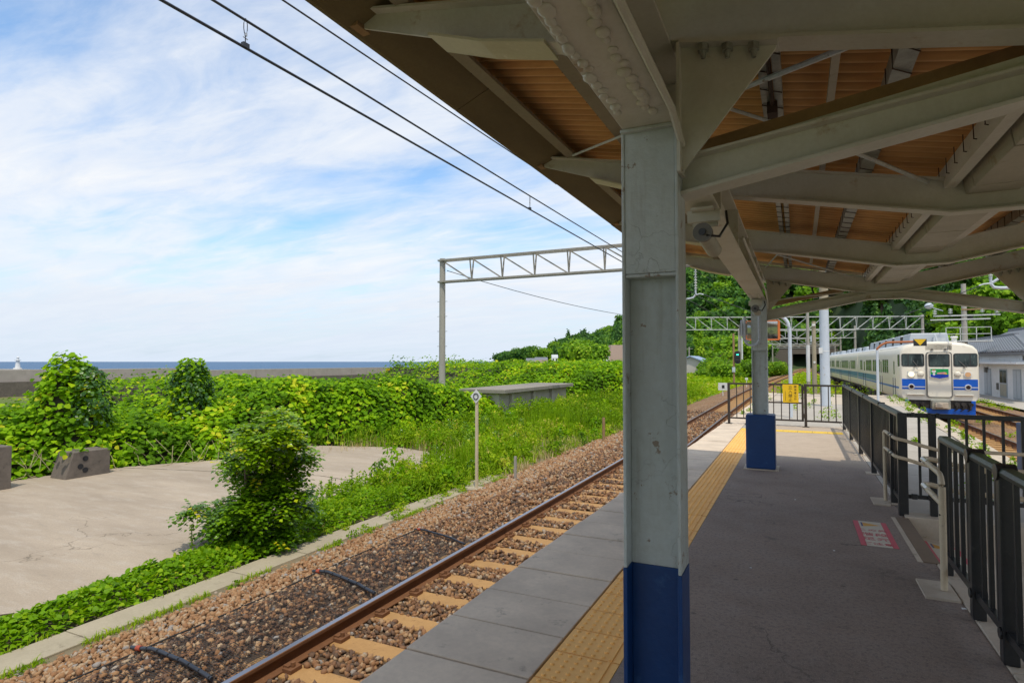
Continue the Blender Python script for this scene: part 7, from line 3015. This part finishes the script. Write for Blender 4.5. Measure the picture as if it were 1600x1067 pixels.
# spiky tall weeds by themselves on the yard
for (px, py, h_, n, lab) in ((512, 778, 0.42, 5, 'clump of spiky weeds on the yard right of the bush'), (549, 779, 0.62, 1, 'single tall weed on the yard right of the spiky clump'), (614, 737, 0.16, 1, 'tiny lone weed in the middle of the upper yard slab'), (300, 862, 0.42, 1, 'thin pale weed at the left foot of the bush')):
    p = at_z(px, py, -1.25)
    o = thing('tall_weed', (p.x, p.y, -1.25), lab, 'weed', 'lone weeds on the yard')
    P, N = [], []
    m = MB()
    for q in range(n):
        bx_, by_ = p.x + random.uniform(-0.13, 0.13) * (n > 1), p.y + random.uniform(-0.13, 0.13) * (n > 1)
        hh = h_ * random.uniform(0.6, 1.0) if n > 1 else h_
        lx, ly = random.uniform(-0.04, 0.04), random.uniform(-0.04, 0.04)
        m.tube([(bx_, by_, -1.25), (bx_ + lx, by_ + ly, -1.25 + hh)], 0.006, 5)
        for w in range(int(130 * hh)):
            t = random.uniform(0.1, 1.0)
            a = random.uniform(0, 6.28)
            P.append((bx_ + lx * t, by_ + ly * t, -1.25 + hh * t))
            N.append((math.cos(a), math.sin(a), 0.9))
    m.build('stem', plain('weed_stem', (0.16, 0.22, 0.06), 0.8), o)
    leaves('leaf_spray', np.array(P), np.array(N), RNG.uniform(0.03, 0.065, len(P)), M['weed'], T_OVAL, 0.5, 0.0, RNG.uniform(0.1, 0.5, len(P)), o)
# twigs lying on the yard at the left edge
tw = MB()
for (a, b) in (((0, 968), (22, 958)), ((0, 975), (34, 965))):
    p, q = at_z(a[0] - 40, a[1] + 12, -1.235), at_z(b[0], b[1], -1.235)
    tw.tube([p, (p + q) / 2 + Vector((0, 0, 0.05)), q], 0.008, 5)
tag(tw.build('dead_twigs', M['bark']), 'dead twigs lying on the yard at the left edge', 'twigs')

# meadow beyond, weeds between the tracks
def wedge(n, a0, a1, y0, y1, lo=None):
    y = np.sqrt(RNG.uniform(y0 ** 2, y1 ** 2, n))
    a = np.radians(RNG.uniform(a0, a1, n))
    x = y * np.tan(a)
    return x, y


x, y = wedge(26000, -11.0, -2.2, 26, 118)
t1v = np.interp(y, np.arange(0, 200, 2.0), [T1(v) for v in np.arange(0, 200, 2.0)])
k = x < t1v - 3.1 + RNG.normal(0, 0.25, len(x))
x, y = x[k], y[k]
hh = RNG.uniform(0.05, 0.75, len(x)) * (0.55 + 0.9 * fbm(x * 0.35, y * 0.35, 3)) * np.clip((t1v[k] - 3.0 - x) / 1.5, 0.25, 1)
P = np.stack([x, y, -1.3 + hh], 1)
N = np.c_[RNG.normal(0, 0.5, (len(x), 2)), np.ones(len(x))]
leaves('meadow', P, N, RNG.uniform(0.10, 0.22, len(x)) * np.interp(y, [26, 118], [0.8, 2.2]), M['weed'], T_CLUMP, 0.5, 0, np.clip(0.55 + 0.8 * (fbm(x * .2, y * .2, 3) - 0.5) + RNG.normal(0, .12, len(x)), 0, 1), None, kind='stuff')
x, y = wedge(9000, -2.2, 4.5, 33.5, 120)
t1v = np.interp(y, np.arange(0, 200, 2.0), [T1(v) for v in np.arange(0, 200, 2.0)])
t2v = np.interp(y, np.arange(0, 200, 2.0), [T2(v) for v in np.arange(0, 200, 2.0)])
k = (x > t1v + 1.9 + RNG.normal(0, .2, len(x))) & (x < t2v - 1.7)
x, y = x[k], y[k]
hh = RNG.uniform(0.05, 0.85, len(x)) * (0.3 + 1.1 * fbm(x * 0.5, y * 0.25, 3))
P = np.stack([x, y, -1.15 + hh], 1)
leaves('track_weeds', P, np.c_[RNG.normal(0, 0.5, (len(x), 2)), np.ones(len(x))], RNG.uniform(0.08, 0.2, len(x)) * np.interp(y, [30, 118], [0.9, 2.0]), M['weed'], T_CLUMP, 0.5, 0, np.clip(RNG.normal(0.5, .17, len(x)), 0, 1), None, kind='stuff')
# weeds on the paving beyond the end fence and along the right edge
C = np.array([(0.78, 18.6), (0.62, 18.3), (0.92, 18.9), (-0.1, 21.5), (0.3, 22.6), (0.55, 25.2), (-0.3, 25.0), (1.05, 25.3), (1.9, 25.2), (0.1, 28), (1.4, 30.6), (0.6, 32), (-0.9, 17.8), (-1.42, 20.5), (-1.35, 22.2), (-1.5, 19.2), (-1.1, 27)] + [(REDGE(v) - random.uniform(0.05, 0.5), v) for v in np.arange(8.2, 30, 0.75)] + [(1.2 + random.uniform(0, 1.2), v) for v in (8.6, 9.3, 10.0, 12.4, 12.7, 14)] + [(-0.6 + 0.35 * q, 33.2 + random.uniform(-.3, .4)) for q in range(12)])
hs = RNG.uniform(0.08, 0.22, len(C))
hs[:3] = (0.36, 0.25, 0.25)
hs[-12:] = RNG.uniform(0.2, 0.6, 12)
weed_patch(C, hs, 60, np.maximum(hs * 0.9, 0.1), 0.05, M['weed'], 'paving_weeds', RNG.uniform(0.3, 0.6, len(C)), 0.0)
C = np.c_[[T3(v) + random.choice((1.7, 2.2, -1.6)) + random.uniform(-.4, .4) for v in np.linspace(27, 60, 40)], np.linspace(27, 60, 40)]
weed_patch(C, RNG.uniform(0.1, 0.35, 40), 60, RNG.uniform(0.2, 0.6, 40), 0.09, M['weed'], 'yard_weeds', RNG.uniform(0.4, 0.7, 40), -1.12)
